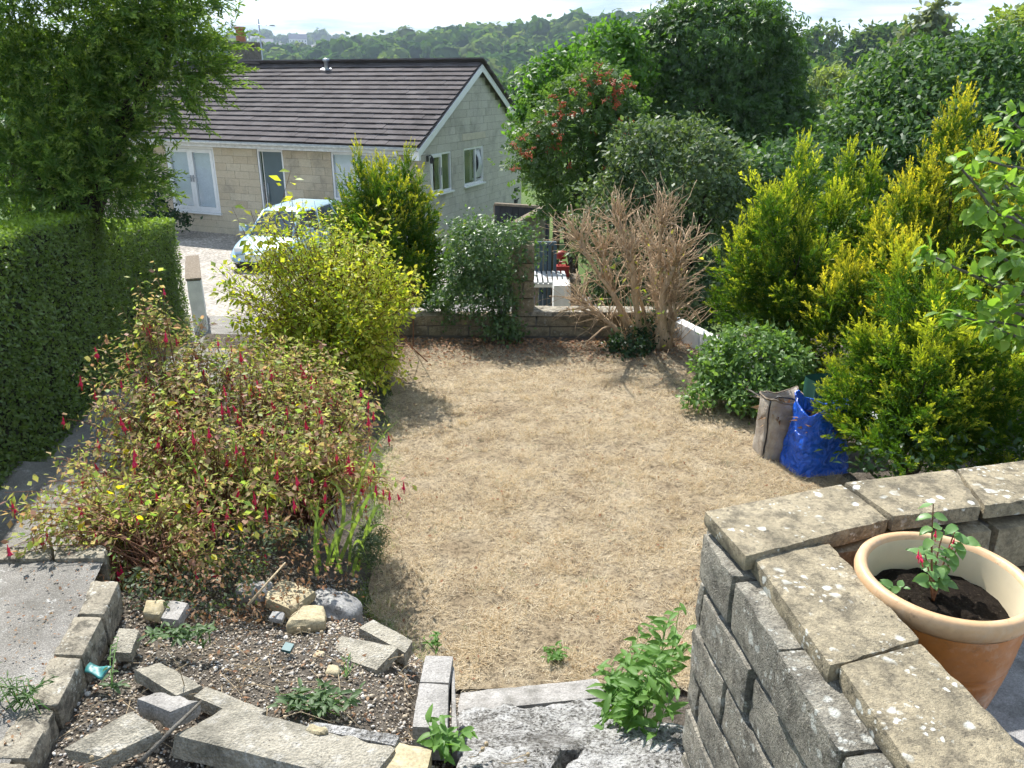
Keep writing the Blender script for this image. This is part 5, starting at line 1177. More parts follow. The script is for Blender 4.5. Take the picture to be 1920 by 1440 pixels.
def place(o, p, xd, nd, s):
    X = Vector(xd).normalized(); Z = Vector(nd); Z = (Z - X*Z.dot(X)).normalized(); Y = Z.cross(X)
    Mx = Matrix(((X.x, Y.x, Z.x, 0), (X.y, Y.y, Z.y, 0), (X.z, Y.z, Z.z, 0), (0, 0, 0, 1)))
    o.matrix_local = Matrix.Translation(Vector(p)) @ Mx @ Matrix.Scale(s, 4)
def child_inst(name, me, parent, p, xd, nd, s):
    o = obj(name, me, None, parent); place(o, Vector(p)-Vector(parent.location), xd, nd, s); return o
for i in rng.choice(np.nonzero((p[:, 0] < np.interp(p[:, 1], LY, LXL)-.12))[0], 120, False):
    child_inst('yellow_leaf', ylm[i % 3], fu, p[i], d[i]+[0, 0, -.5], rng.normal(0, .5, 3)+[0, -.4, .5], rng.uniform(.035, .06))
def fuchsia_flower():
    m = MB(); m.lathe([(.0015, 0), (.002, .012), (.005, .018), (.0055, .03), (.004, .036)], 6)     # pedicel end and tube, downwards = +z here
    for k in range(4):
        a = k*math.pi/2; c, s = math.cos(a), math.sin(a)
        m.add([(c*.004-s*.004, s*.004+c*.004, .034), (c*.004+s*.004, s*.004-c*.004, .034), (c*.02, s*.02, .06)], [(0, 1, 2)])
    m.lathe([(.004, .036), (.009, .045), (.008, .056), (.003, .06)], 6)
    for k in range(3): m.tube([(0, 0, .055), (.003*(k-1), .002*k, .085)], .0012, 3)
    return m.mesh('flower')
ffm = fuchsia_flower(); ffm.materials.append(FLR)
spots = [P(x, y, D_) for x, y, D_ in [(178, 650, 4.2), (310, 620, 4.4), (408, 635, 4.5), (265, 600, 4.5), (570, 690, 4.4), (585, 700, 4.4), (700, 770, 4.1), (705, 905, 3.6), (718, 915, 3.6), (730, 920, 3.6), (745, 925, 3.6), (690, 890, 3.6), (65, 1010, 3.1), (60, 1005, 3.1), (75, 1000, 3.1), (118, 780, 3.9), (250, 850, 3.4), (250, 840, 3.4), (398, 975, 3.2), (370, 940, 3.3), (150, 705, 4.1), (415, 755, 3.9), (230, 790, 3.7), (225, 780, 3.7), (5, 1040, 3.0), (610, 925, 3.4), (550, 935, 3.3), (555, 890, 3.4), (520, 880, 3.5), (480, 710, 4.3)]]
for q in spots + Fp:
    child_inst('flower', ffm, fu, q, (rng.normal(0, .3)+1, rng.normal(0, .5), 0), (rng.normal(0, .18), rng.normal(0, .18), -1), rng.uniform(.75, 1.25))
und = thing('fuchsia_litter_plant', 'low dark undergrowth and dead leaves under the front of the fuchsia', 'undergrowth', G(420, 1080, .45))
foliage('leaves', [L(440, 1060, 3.15, 160, 45), L(270, 1080, 3.0, 80, 35), L(560, 1070, 3.25, 110, 30), L(380, 1000, 3.3, 160, 60)], [LEAF, NARROW], .026, 150, 16, .07, LM['dry'], und, 112)
foliage('green_leaves', [L(500, 1030, 3.25, 70, 40), L(300, 1100, 2.9, 60, 22), L(400, 1090, 3.0, 80, 26)], [LEAF], .024, 90, 14, .06, LM['thyme'], und, 113)
ir = thing('iris_clump', 'clump of long strap leaves bending over at the lawn edge of the fuchsia', 'plant', G(640, 1060, .1))
rng = np.random.default_rng(115)
for i, (b, m_, e, D_) in enumerate([((620, 1060), (680, 900), (600, 900), 3.5), ((655, 1060), (660, 850), (745, 790), 3.6), ((620, 1060), (590, 900), (540, 930), 3.5), ((660, 1080), (690, 940), (740, 1000), 3.4), ((630, 1070), (720, 840), (700, 960), 3.45), ((600, 1060), (580, 960), (640, 940), 3.4), ((670, 1070), (700, 900), (735, 960), 3.45), ((595, 1080), (585, 1000), (600, 930), 3.3), ((650, 1070), (670, 960), (690, 1060), 3.3), ((610, 1070), (640, 930), (690, 1000), 3.35), ((640, 1075), (610, 960), (660, 1000), 3.3), ((480, 1010), (450, 880), (430, 800), 3.6), ((500, 1010), (510, 880), (520, 790), 3.6), ((460, 1010), (380, 900), (330, 820), 3.5)]):
    A, B, C = P(*b, D_), P(*m_, D_), P(*e, D_+.1); us = np.linspace(0, 1, 9); c = np.array([A*(1-u)**2+2*B*u*(1-u)+C*u*u for u in us]); sd = norm(np.cross(norm(C-A), [rng.normal(0, .3), -1, .2])); V = []; wv = .0095*(1-us**2.5)+.0006
    for q, w_ in zip(c, wv): V += [q-sd*w_, q+[0, 0, -.003], q+sd*w_]
    m = MB(); m.add(V, [(3*j+k, 3*j+k+1, 3*j+k+4, 3*j+k+3) for j in range(8) for k in range(2)], True); m.build('strap_leaf', LM['iris'], ir, world=True)
cn = thing('cotton_lavender', 'small round grey green cushion plant at the lawn edge by the fuchsia', 'plant', G(690, 1060, .02))
foliage('leaves', [L(690, 1030, 3.45, 28, 38), L(700, 1000, 3.6, 20, 25)], [NARROW], .02, 120, 20, .03, LM['thyme'], cn, 116)

# apple branches reaching in from the right
ap = thing('apple_tree', 'apple tree branches with large pale green leaves reaching in at the right edge', 'tree', (3.1, 3.7, 0))
APB = [((2060, 420), (1990, 330), (1850, 300), 3.4), ((2050, 520), (1960, 430), (1830, 390), 3.2), ((2080, 640), (1960, 600), (1830, 560), 3.05), ((2060, 600), (1990, 540), (1860, 470), 3.15), ((2050, 660), (1980, 640), (1880, 630), 3.0), ((2060, 350), (2000, 290), (1905, 260), 3.4), ((2060, 500), (2000, 460), (1890, 350), 3.3), ((2050, 620), (1960, 470), (1815, 330), 3.35), ((2050, 560), (1900, 470), (1795, 305), 3.3), ((2080, 600), (1900, 560), (1735, 475), 3.2), ((2060, 640), (1960, 620), (1790, 590), 3.1), ((2050, 500), (1960, 380), (1880, 330), 3.4), ((2030, 420), (1960, 300), (1890, 215), 3.45), ((2060, 600), (1960, 560), (1850, 520), 3.15), ((2060, 540), (1980, 480), (1870, 430), 3.3), ((2050, 640), (1960, 660), (1850, 610), 3.0), ((2060, 580), (1990, 520), (1900, 490), 3.05), ((2040, 470), (1990, 420), (1900, 400), 3.3), ((2060, 640), (1980, 560), (1890, 570), 3.0)]
rng = np.random.default_rng(121); mb = MB(); tr0 = np.array([3.1, 3.7, 0]); fork = np.array([2.95, 3.6, 1.15])
mb.tube([tr0, tr0*.5+fork*.5+[.03, 0, 0], fork], [.075, .06, .055], 10); apl = []; APL = []
for s in range(4):
    tmp = big_leaf(.29, .3, .16, 5, .02, seed=s); me = mesh_np('leaf', tmp[0], tmp[1], smooth_=True); me.materials.append(LM['apple']); APL.append(me)
for (a, b, c, Y) in APB:
    A, B, C = P(*a, Y+.1), P(*b, Y), P(*c, Y-.05); us = np.linspace(0, 1, 9); cp = [A*(1-u)**2+2*B*u*(1-u)+C*u*u+rng.normal(0, .006, 3) for u in us]
    mb.tube([fork, fork*.4+A*.6+[0, 0, .1]] + cp, [.04, .02] + [.010*(1-.75*u)+.0015 for u in us], 6)
    for u in np.concatenate([np.linspace(.12, .97, 17), [1, 1, 1, .98, .99]]):
        q = A*(1-u)**2+2*B*u*(1-u)+C*u*u; tg = norm(2*(1-u)*(B-A)+2*u*(C-B)); sd = norm(np.cross(tg, rng.normal(size=3)))
        k = 1 if rng.random() < .5 else 2
        for _ in range(k): apl.append((q+rng.normal(0, .018, 3), sd*.8+tg*.6+rng.normal(0, .25, 3)+[0, 0, .05], rng.normal(0, .4, 3)+[0, -.1, .9], rng.uniform(.045, .08)))
mb.build('branches', MT['barkg'], ap, world=True)
random.seed(3); random.shuffle(apl)
for i, (q, x_, z_, s) in enumerate(apl[:298]): child_inst('leaf', APL[i % 4], ap, q, x_, z_, s)
if len(apl) > 298:
    r_ = apl[298:]; tag(wobj('leaves', scatter('leaves', [big_leaf(.29, .3, .16, 5, .02, seed=1)], [a[0] for a in r_], [a[1] for a in r_], [a[2] for a in r_], [a[3] for a in r_], 7, smooth_=True), LM['apple'], ap), kind='stuff')

# ================================================================== car on the drive
def build_car():
    paint = plain('pale_blue_car_paint', (.42, .58, .68), .25, .25, .6, var=.03); rub = plain('tyre_rubber', (.02, .02, .02), .8, var=.1); alloy = plain('wheel_alloy', (.5, .52, .55), .35, .9, var=.05)
    lampm = plain('lamp_glass', (.7, .74, .78), .1, .3, .8, var=.05); red = plain('rear_lamp', (.4, .01, .01), .2, var=.05)
    c = P(545, 380, 20.6); t = thing('parked_car', 'pale blue hatchback car parked in front of the bungalow', 'car', (c[0], 20.6, float(drive_z(0, 20.6))), R(-104))
    # sections along x (front = +x): x, bottom z, belt z, half width at sill, half width at belt
    S = [(-1.95, .45, .72, .62, .60), (-1.88, .30, .88, .78, .74), (-1.5, .22, .93, .85, .80), (-.8, .2, .94, .86, .82), (0, .2, .93, .86, .82), (.75, .2, .91, .86, .82), (1.1, .2, .86, .85, .80), (1.5, .22, .78, .84, .76), (1.82, .27, .68, .77, .68), (1.97, .38, .56, .6, .54)]
    m = MB(); V = []; K = 14
    for x, zb, zt, ws, wb in S:
        ring = [(-ws*.9, zb), (-ws, zb+.1), (-ws*1.01, zb+(zt-zb)*.55), (-wb, zt-.05), (-wb*.93, zt), (-wb*.5, zt+.025), (0, zt+.035)]
        ring = ring + [(-a, b) for a, b in ring[-2::-1]] + [(0, zb)]
        V += [(x, a, b) for a, b in ring]
    K = len(ring); F = [(i*K+j, i*K+(j+1) % K, (i+1)*K+(j+1) % K, (i+1)*K+j) for i in range(len(S)-1) for j in range(K)] + [tuple(range(K)), tuple(range((len(S)-1)*K, len(S)*K))[::-1]]
    m.add(V, F, True); body = m.build('body', paint, t)
    # cabin glass: belt ring to roof ring
    belt = [(-1.72, .70), (-1.2, .76), (0, .77), (.85, .74), (1.12, .60)]; top = [(-1.45, .53), (-1.0, .58), (-.2, .6), (.35, .57), (.52, .46)]
    zb, zt = .90, 1.40
    def ringpts(lst, z): return [(x, y, z + (.03 if 0 else 0)) for x, y in lst] + [(x, -y, z) for x, y in lst[::-1]]
    B, Tt = ringpts(belt, zb), ringpts(top, zt); n = len(B); m = MB(); m.add(B+Tt, [(i, (i+1) % n, (i+1) % n+n, i+n) for i in range(n)], False)
    gl = plain('car_glass', (.03, .045, .055), .05, 0, .9, var=.05); m.build('cabin_windows', gl, t)
    m = MB(); R1 = [(x*1.02, y*1.02, zt-.015) for x, y, z in Tt]; R2 = [(x*.9, y*.85, zt+.05) for x, y, z in Tt]; R3 = [(x*.5-.1, y*.4, zt+.075) for x, y, z in Tt]
    m.add(R1+R2+R3, [(i, (i+1) % n, (i+1) % n+n, i+n) for i in range(n)] + [(i+n, (i+1) % n+n, (i+1) % n+2*n, i+2*n) for i in range(n)] + [tuple(range(2*n, 3*n))], True); m.build('roof', paint, t)
    for s in (1, -1):
        for (a, b) in (((1.12, .60), (.52, .46)), ((.0, .77), (-.15, .6)), ((-1.2, .76), (-1.0, .58)), ((-1.72, .7), (-1.45, .53))):
            m = MB(); m.tube([(a[0], a[1]*s, zb-.01), (b[0], b[1]*s*1.01, zt+.0)], .035, 6); m.build('pillar', paint, t)
        for x in (-1.22, 1.22):
            m = MB(); m.lathe([(.19, -.1), (.29, -.1), (.31, -.07), (.31, .07), (.29, .1), (.19, .1)], 24); w_ = m.build('wheel', rub, t, loc=(x, .76*s, .31), rot=(R(90), 0, 0))
            m = MB(); m.lathe([(.001, .07), (.06, .085), (.19, .07), (.2, .1), (.2, -.1), (.001, -.09)], 20); m.build('rim', alloy, w_)
        m = MB(); m.box((1.62, .42*s-.14, .56), (1.9, .42*s+.14, .70)); hl_ = m.build('headlight', lampm, t)
        m = MB(); m.box((-1.96, .6*s-.1, .65), (-1.84, .6*s+.1, .85)); m.build('tail_light', red, t)
        m = MB(); m.box((.75, .82*s-.0, .93), (.92, .82*s+.17*s, 1.06)) if s > 0 else m.box((.75, -.99, .93), (.92, -.82, 1.06)); m.build('wing_mirror', paint, t)
        m = MB(); m.tube([(-.95, .875*s, .78), (-.78, .885*s, .78)], .014, 6); m.build('door_handle', paint, t)
    m = MB(); m.box((1.9, -.26, .42), (1.985, .26, .53)); m.build('number_plate', MT['oldpaint'], t)
    m = MB(); m.box((1.86, -.4, .3), (1.975, .4, .4)); m.build('grille', MT['black'], t)
    m = MB()
    for y in (-.3, .25): m.tube([(1.08, y, .93), (.82, y+.42, 1.1)], .01, 4)
    m.build('wiper', MT['black'], t)
    for o in t.children:
        if o.name.startswith('body'):
            md = o.modifiers.new('sub', 'SUBSURF'); md.levels = 2; md.render_levels = 2
build_car()

# ================================================================== beside the hedge end, yard things
gp = thing('rendered_side_wall', 'narrow weathered pale wall end with sloping cap at the end of the hedge', 'wall', P(378, 630, 10.2))
A, B = P(380, 640, 10.2), P(372, 560, 12.6); dd = norm((B-A)*[1, 1, 0]); nn = np.array([dd[1], -dd[0], 0])
for k, (s0, s1, zt) in enumerate(((0, .8, .13), (.81, 1.6, .05), (1.61, 2.5, -.05))):
    p0, p1 = A+dd*s0, A+dd*s1; p0[2] = p1[2] = zt
    stone('wall_panel', [p0-nn*.09, p0+nn*.09, p1+nn*.09, p1-nn*.09], 1.3, MT['white'], parent=gp, cell=.07, rnd=.012, rough=.012, seed=700+k)
    for q in (p0, p1): q[2] = zt+.035
    stone('cap_board', [p0-nn*.1, p0+nn*.1, p1+nn*.1, p1-nn*.1], .033, MT['timber'], parent=gp, cell=.06, rnd=.006, rough=.003, seed=710+k)
# timber enclosure near the gable
def fence(label, A, B, zt, h, mat, capm, seed, name='timber_fence', plank=.14):
    A = np.array(A, float); B = np.array(B, float); d = norm((B-A)*[1, 1, 0]); nrm_ = np.array([d[1], -d[0], 0]); Ln = np.linalg.norm((B-A)[:2]); ang = math.atan2(d[1], d[0])
    t = thing(name, label, 'fence', (A[0], A[1], zt-h)); n = max(2, int(Ln/plank))
    for i in range(n):
        c = A + d*(Ln*(i+.5)/n); m = MB(); m.box((-plank/2+.004, -.012, 0), (plank/2-.004, .012, h-.02)); m.build('plank', mat, t, loc=(c[0]-A[0], c[1]-A[1], 0), rot=(0, 0, ang))
    m = MB(); m.box((0, -.05, h-.018), (Ln, .07, h+.03)); m.build('cap_rail', capm, t, rot=(0, 0, ang))
    for s in np.arange(0, Ln+.1, max(1.2, Ln/2)):
        m = MB(); m.box((s-.045, .013, -.4), (s+.045, .1, h-.02)); m.build('post', capm, t, rot=(0, 0, ang))
fence('dark stained timber fence beside the far corner of the gable', P(928, 384, 17.5), P(1030, 394, 17.0), P(928, 383, 17.5)[2], 1.9, MT['timberdark'], MT['timber'], 1)
fence('weathered timber fence panel with sloping top behind the rose bush', P(965, 420, 13.6), P(1022, 404, 15.5), P(965, 420, 13.6)[2], 1.6, MT['timber'], MT['timber'], 2)
gt = thing('blue_grey_gate', 'slim blue grey metal gate posts between the rose and the dead shrub', 'gate', P(1015, 520, 10.6))
gpaint = plain('blue_grey_paint', (.05, .085, .11), .5, var=.1)
for px in (1006, 1014, 1022, 1030, 1040):
    a = P(px, 520, 10.6); m = MB(); m.box((a[0]-.02, 10.58, -.75), (a[0]+.02, 10.62, P(px, 455, 10.6)[2])); m.build('bar', gpaint, gt, world=True)
a, b = P(1003, 460, 10.6), P(1043, 460, 10.6); m = MB(); m.box((a[0], 10.57, a[2]), (b[0], 10.63, a[2]+.05)); m.box((a[0], 10.57, a[2]-.45), (b[0], 10.63, a[2]-.41)); m.build('rail', gpaint, gt, world=True)
MT['palegrey'] = plain('pale_grey_paint', (.42, .43, .42), .7, var=.2)
pl = thing('white_slatted_pallet', 'small white slatted rack lying in the yard behind the low wall', 'pallet', P(1030, 525, 10.2)); pz_ = P(1030, 525, 10.2)[2]
for i in range(7):
    a = P(1004+i*9.5, 517, 10.0); m = MB(); m.box((a[0]-.022, 9.95, pz_), (a[0]+.022, 10.6, pz_+.03)); m.build('slat', MT['palegrey'], pl, world=True)
a, b = P(1001, 517, 10), P(1066, 517, 10)
for yy in (10.0, 10.5): m = MB(); m.box((a[0], yy, pz_-.05), (b[0], yy+.05, pz_-.002)); m.build('bearer', MT['white'], pl, world=True)
for yy in (10.02, 10.5):
    for xx in (a[0]+.03, b[0]-.05): m = MB(); m.box((xx, yy, -.85), (xx+.03, yy+.03, pz_-.05)); m.build('leg', MT['timber'], pl, world=True)
wp = thing('white_painted_pillar', 'stubby white painted block behind the low wall left of the dead shrub', 'pillar', P(1052, 575, 8.9)); c = P(1053, 555, 8.9)
stone('pillar_block', [(c[0]-.1, 8.8, P(1053, 531, 8.9)[2]), (c[0]+.1, 8.8, P(1053, 531, 8.9)[2]), (c[0]+.1, 9.1, P(1053, 531, 8.9)[2]), (c[0]-.1, 9.1, P(1053, 531, 8.9)[2])], .75, MT['white'], parent=wp, cell=.05, rnd=.012, rough=.005, seed=720)
tf = thing('red_container', 'small red plastic container in the yard behind the dead shrub', 'container', P(1055, 512, 10.9)); c = P(1055, 505, 10.9); red = plain('red_plastic', (.3, .025, .02), .4, var=.1)
m = MB(); m.box((c[0]-.09, 10.85, c[2]-.1), (c[0]+.09, 11.0, c[2]+.05)); m.tube([(c[0]-.06, 10.92, c[2]+.05), (c[0]-.04, 10.92, c[2]+.1), (c[0]+.04, 10.92, c[2]+.1), (c[0]+.06, 10.92, c[2]+.05)], .012, 6); m.build('body', red, tf, world=True); m = MB(); m.tube([(c[0]+.08, 10.92, c[2]+.05), (c[0]+.12, 10.9, c[2]+.13)], .014, 6); m.build('spout', MT['black'], tf, world=True)
m = MB(); m.box((c[0]-.25, 10.75, -1.0), (c[0]+.25, 11.1, c[2]-.105)); tag(m.build('timber_bench_block', MT['timber']), 'dark timber block carrying the red container in the yard', 'block')
m = MB(); c2 = P(1052, 478, 11.2); m.lathe([(.07, -.05), (.09, 0), (.075, .05), (.02, .06)], 10, c2, True, True); m.tube([(c2[0], c2[1], c2[2]-.05), (c2[0], c2[1], -.95)], .015, 6); tag(m.build('red_stake_marker', red), 'small round red knob on a stake seen through the dead shrub', 'stake')

# ================================================================== bags
def cloth_bag(name, label, base, w_, d_, h_, mat, seed, flare, rz, sag, foldamp, rim, seams=()):
    t = thing(name, label, 'bag', base, rz); rng = np.random.default_rng(seed); nu, nv = 64, 26; V = []
    for j in range(nv):
        f = j/(nv-1); z = h_*f
        for i in range(nu):
            a = 2*math.pi*i/nu; ca, sa = math.cos(a), math.sin(a); e = .55
            x = w_/2*math.copysign(abs(ca)**e, ca); y = d_/2*math.copysign(abs(sa)**e, sa)
            k = 1+flare*(1-f)**2.2; nn_ = noise.fractal(Vector((math.cos(a)*2.2+seed, math.sin(a)*2.2, f*3.1)), .8, 2.2, 4)
            cr_ = noise.noise(Vector((math.cos(a)*5+seed*2, math.sin(a)*5, f*7)))
            r_ = k*(1+foldamp*nn_+foldamp*.5*cr_); zz = z*(1 + (sag*math.sin(a*2+seed)+sag*.6*math.sin(a*3+1))*f) + .012*nn_
            V.append((x*r_, y*r_, max(0.002, zz)))
    for i in seams:
        m = MB(); m.tube([(V[j*nu+i][0]*1.02, V[j*nu+i][1]*1.02, V[j*nu+i][2]) for j in range(nv)], .006, 5); m.build('seam', MT['black'], t)
    if seams:
        m = MB(); m.tube([(V[(nv-1)*nu+i][0]*1.015, V[(nv-1)*nu+i][1]*1.015, V[(nv-1)*nu+i][2]) for i in list(range(nu))+[0]], .008, 5); m.build('rim_binding', MT['timber'], t)
    top = V[-nu:]; inn = [(x*.93, y*.93, z-.004) for x, y, z in top]; deep = [(x*.85, y*.85, h_*.66) for x, y, z in top]
    F = [(j*nu+i, j*nu+(i+1) % nu, (j+1)*nu+(i+1) % nu, (j+1)*nu+i) for j in range(nv-1) for i in range(nu)]
    b = nv*nu; V += inn+deep; F += [(b-nu+i, b-nu+(i+1) % nu, b+(i+1) % nu, b+i) for i in range(nu)] + [(b+i, b+(i+1) % nu, b+nu+(i+1) % nu, b+nu+i) for i in range(nu)]
    m = MB(); m.add(V, F, True); m.build('sack', mat, t)
    m = MB(); m.add([(x, y, h_*.66+.03*rng.normal()) for x, y, z in deep] + [(0, 0, h_*.72)], [(i, (i+1) % nu, nu) for i in range(nu)], True); m.build('contents', MT['soil'], t)
    pos = rng.uniform(-1, 1, (160, 3))*[w_*.34, d_*.34, .0]+[0, 0, h_*.70]; pos[:, 2] += rng.uniform(-.02, .04, 160)
    o = obj('dry_clippings', scatter('dry_clippings', [NARROW], pos, rng.normal(0, 1, (160, 3))*[1, 1, .35], rng.normal(0, 1, (160, 3)), rng.uniform(.05, .14, 160), seed), LM['dry'], t); return t
n = NT('blue_plastic_sheet'); bmat = n.done(n.bsdf(Base_Color=n.mix(.3, (.008, .10, .58), n.ramp(n.noise(20, 4), [(.3, .6), (.7, 1.3)]), 'MULTIPLY'), Roughness=.28, Specular_IOR_Level=.6, Normal=n.bump(n.noise(9, 5, .5, dist=2.2), .8, .06)))
n = NT('grey_woven_sheet'); gmat = n.done(n.bsdf(Base_Color=n.mix(n.ramp(n.noise(9, 5), [(.45, 0.), (.6, 1.)]), (.3, .25, .2), (.42, .37, .31)), Roughness=.6, Specular_IOR_Level=.35, Normal=n.bump(n.math('ADD', n.noise(26, 6, .6), n.math('MULTIPLY', n.voro(220), .3)), .5, .02)))
bb = cloth_bag('blue_bag', 'shiny blue plastic bag of garden rubbish beside the conifer', G(1527, 880, 0)-[0, -.04, 0], .34, .26, .50, bmat, 3, .30, .25, .09, .10, 0)
bg_ = cloth_bag('grey_bag', 'greyish brown woven bag of twigs left of the blue bag', G(1452, 850, 0), .27, .25, .46, gmat, 7, .06, .1, .05, .075, 0, (50, 53, 38))
m = MB(); m.tube([(-.11, -.08, .45), (-.08, -.1, .50), (.02, -.11, .485), (.09, -.09, .45)], .007, 5); m.build('handle', MT['black'], bg_)
st = thing('cut_branches', 'heap of cut bare branches behind the grey bag', 'branches', G(1410, 765, 0)); rng = np.random.default_rng(31)
for i in range(14):
    a = G(1330+rng.uniform(0, 40), 735+rng.uniform(-5, 15), 0)+[0, 0, .03]; b = P(1440+rng.uniform(-10, 40), 752+rng.uniform(-12, 18), 5.6)
    m = MB(); mid_ = (a+b)/2+rng.normal(0, .05, 3)+[0, 0, .06]; m.tube([a*(1-u)**2+2*mid_*u*(1-u)+b*u*u for u in np.linspace(0, 1, 6)], [.011*(1-.6*u)*rng.uniform(.5, 1.2) for u in np.linspace(0, 1, 6)], 6); m.build('stick', MT['barkg' if i % 2 else 'twig'], st, world=True)
gb = thing('green_waste_bag', 'dark green sack edge half hidden behind the blue bag', 'bag', G(1560, 850, 0)+[.02, .25, 0])
gg = plain('dark_green_sheet', (.02, .08, .06), .5, var=.2); m = MB(); nu = 24
V = [(.17*math.copysign(abs(math.cos(a))**.6, math.cos(a))*(1+.1*math.sin(5*a)), .12*math.copysign(abs(math.sin(a))**.6, math.sin(a)), z) for z in (0, .2, .42, .50) for a in np.linspace(0, 6.283, nu, False)]
m.add(V, [(j*nu+i, j*nu+(i+1) % nu, (j+1)*nu+(i+1) % nu, (j+1)*nu+i) for j in range(3) for i in range(nu)] + [tuple(range(nu))], True); m.build('sack', gg, gb)

# ================================================================== pot with young fuchsia
PC = np.array([1.05, 1.62, 1.056]); PR, PH = .216, .40
pot = thing('plant_pot', 'large glazed terracotta plant pot behind the stone wall', 'pot', PC); pot.scale = (.885, .885, 1.07)
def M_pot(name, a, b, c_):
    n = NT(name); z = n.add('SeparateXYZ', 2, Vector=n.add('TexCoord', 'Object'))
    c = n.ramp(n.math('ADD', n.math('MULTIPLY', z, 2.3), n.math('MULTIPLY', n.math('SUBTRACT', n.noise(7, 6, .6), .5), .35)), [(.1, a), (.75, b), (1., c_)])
    c = n.mix(n.math('MULTIPLY', n.ramp(n.noise(9, 8, .75), [(.52, 0.), (.68, 1.)]), .45), c, (.5, .42, .33)); c = n.mix(n.math('MULTIPLY', n.ramp(n.noise(22, 7, .8), [(.58, 0.), (.66, 1.)]), .5), c, (.13, .07, .035))
    return n.done(n.bsdf(Base_Color=n.mix(.3, c, n.ramp(n.noise(60, 4), [(.3, .7), (.7, 1.2)]), 'MULTIPLY'), Roughness=n.ramp(n.noise(14, 5), [(.35, .28), (.65, .6)]), Specular_IOR_Level=.5, Normal=n.bump(n.noise(30, 4), .12, .01)))
prof = [(.10, 0), (.145, .0)]
for z, r in ((.03, .155), (.1, .175), (.17, .188), (.24, .197), (.31, .203), (.345, .206)):
    prof += [(r, z), (r+.0005, z+.0005)]
pp = [(0.0001, 0), (.138, 0), (.146, .01)]
for i in range(40):
    f = i/39; z = .01+.335*f; r = .146+.064*math.sin(f*1.45); g_ = sum(math.exp(-((z-q)/.003)**2) for q in (.10, .17, .225, .28)); pp.append((r-.005*g_, z))
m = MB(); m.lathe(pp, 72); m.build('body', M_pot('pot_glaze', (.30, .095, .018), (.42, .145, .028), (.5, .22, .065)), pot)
rimp = [(.208, .345), (.216, .352), (.226, .366), (.229, .382), (.224, .396), (.213, .401), (.200, .398), (.194, .388)]
m = MB(); m.lathe(rimp, 72); m.build('rim', M_pot('pot_rim_glaze', (.42, .19, .075), (.50, .27, .12), (.58, .40, .23)), pot)
m = MB(); m.lathe([(.194, .388), (.188, .36), (.182, .30), (.172, .25)], 72); m.build('inner_wall', plain('pot_cream_glaze', (.62, .53, .37), .35, var=.12, ns=9), pot)
sm_ = NT('potting_compost'); smat = sm_.done(sm_.bsdf(Base_Color=sm_.ramp(sm_.noise(130, 5, .8), [(.35, (.012, .009, .007)), (.62, (.04, .03, .022)), (.74, (.35, .3, .22))]), Roughness=1, Specular_IOR_Level=.1, Normal=sm_.bump(sm_.noise(110, 6, .8), 1, .02)))
V = [(0, 0, .335)]; nr, na = 10, 40
for j in range(1, nr+1):
    for i in range(na):
        a = 6.2832*i/na; r = .186*j/nr; V.append((r*math.cos(a), r*math.sin(a), .332+.012*noise.fractal(Vector((r*math.cos(a)*25, r*math.sin(a)*25, 0)), .9, 2, 3)-.02*(j/nr)**3))
m = MB(); m.add(V, [(0, 1+i, 1+(i+1) % na) for i in range(na)] + [(1+j*na+i, 1+(j+1)*na+i, 1+(j+1)*na+(i+1) % na, 1+j*na+(i+1) % na) for j in range(nr-1) for i in range(na)], True); m.build('compost', smat, pot)
pf = thing('potted_fuchsia', 'young fuchsia with a red bud growing in the big pot', 'plant', PC+[-.03, 0, .36])
rng = np.random.default_rng(131); mb = MB(); PL = []
for s in range(3):
    tmp = big_leaf(.3, .25, .12, 5, .03, seed=s+9); me = mesh_np('leaf', tmp[0], tmp[1], smooth_=True); me.materials.append(LM['potl']); PL.append(me)
b0 = P(1755, 1100, 1.62); b0[2] = 1.405
for (px, py, D_) in ((1750, 945, 1.64), (1795, 985, 1.69), (1735, 1040, 1.58), (1805, 1010, 1.67), (1768, 1000, 1.67)):
    q = P(px, py, D_); m_ = (b0+q)/2+rng.normal(0, .008, 3); us = np.linspace(0, 1, 7); mb.tube([b0*(1-u)**2+2*m_*u*(1-u)+q*u*u for u in us], [.0032*(1-.55*u) for u in us], 6)
    for u in np.linspace(.3, 1, 7):
        c = b0*(1-u)**2+2*m_*u*(1-u)+q*u*u; a = rng.uniform(0, 6.28)
        for k in (0, math.pi):
            if rng.random() < .72: child_inst('leaf', PL[rng.integers(0, 3)], pf, c, (math.cos(a+k), math.sin(a+k), rng.uniform(-.3, .3)), (rng.normal(0, .3), -.35+rng.normal(0, .3), 1), rng.uniform(.028, .045))
mb.build('stems', MT['barkr'], pf, world=True)
for px, py, D_ in ((1722, 1040, 1.57), (1726, 1046, 1.58), (1755, 1002, 1.64), (1790, 1018, 1.67)): child_inst('flower', ffm, pf, P(px, py-10, D_), (1, 0, 0), (rng.normal(0, .3), rng.normal(0, .3), -1), rng.uniform(.32, .5))
pw = thing('pot_weed', 'small rounded weed seedlings at the left side of the pot', 'weed', PC+[-.11, .02, .36])
for i in range(34):
    a = rng.uniform(0, 6.28); c = P(1668+rng.normal(0, 16), 1065+rng.normal(0, 10), 1.63); c[2] = 1.41+rng.uniform(0, .03); child_inst('leaf', PL[i % 3], pw, c, (math.cos(a), math.sin(a), .5), (rng.normal(0, .3), -.3, 1), rng.uniform(.016, .034))

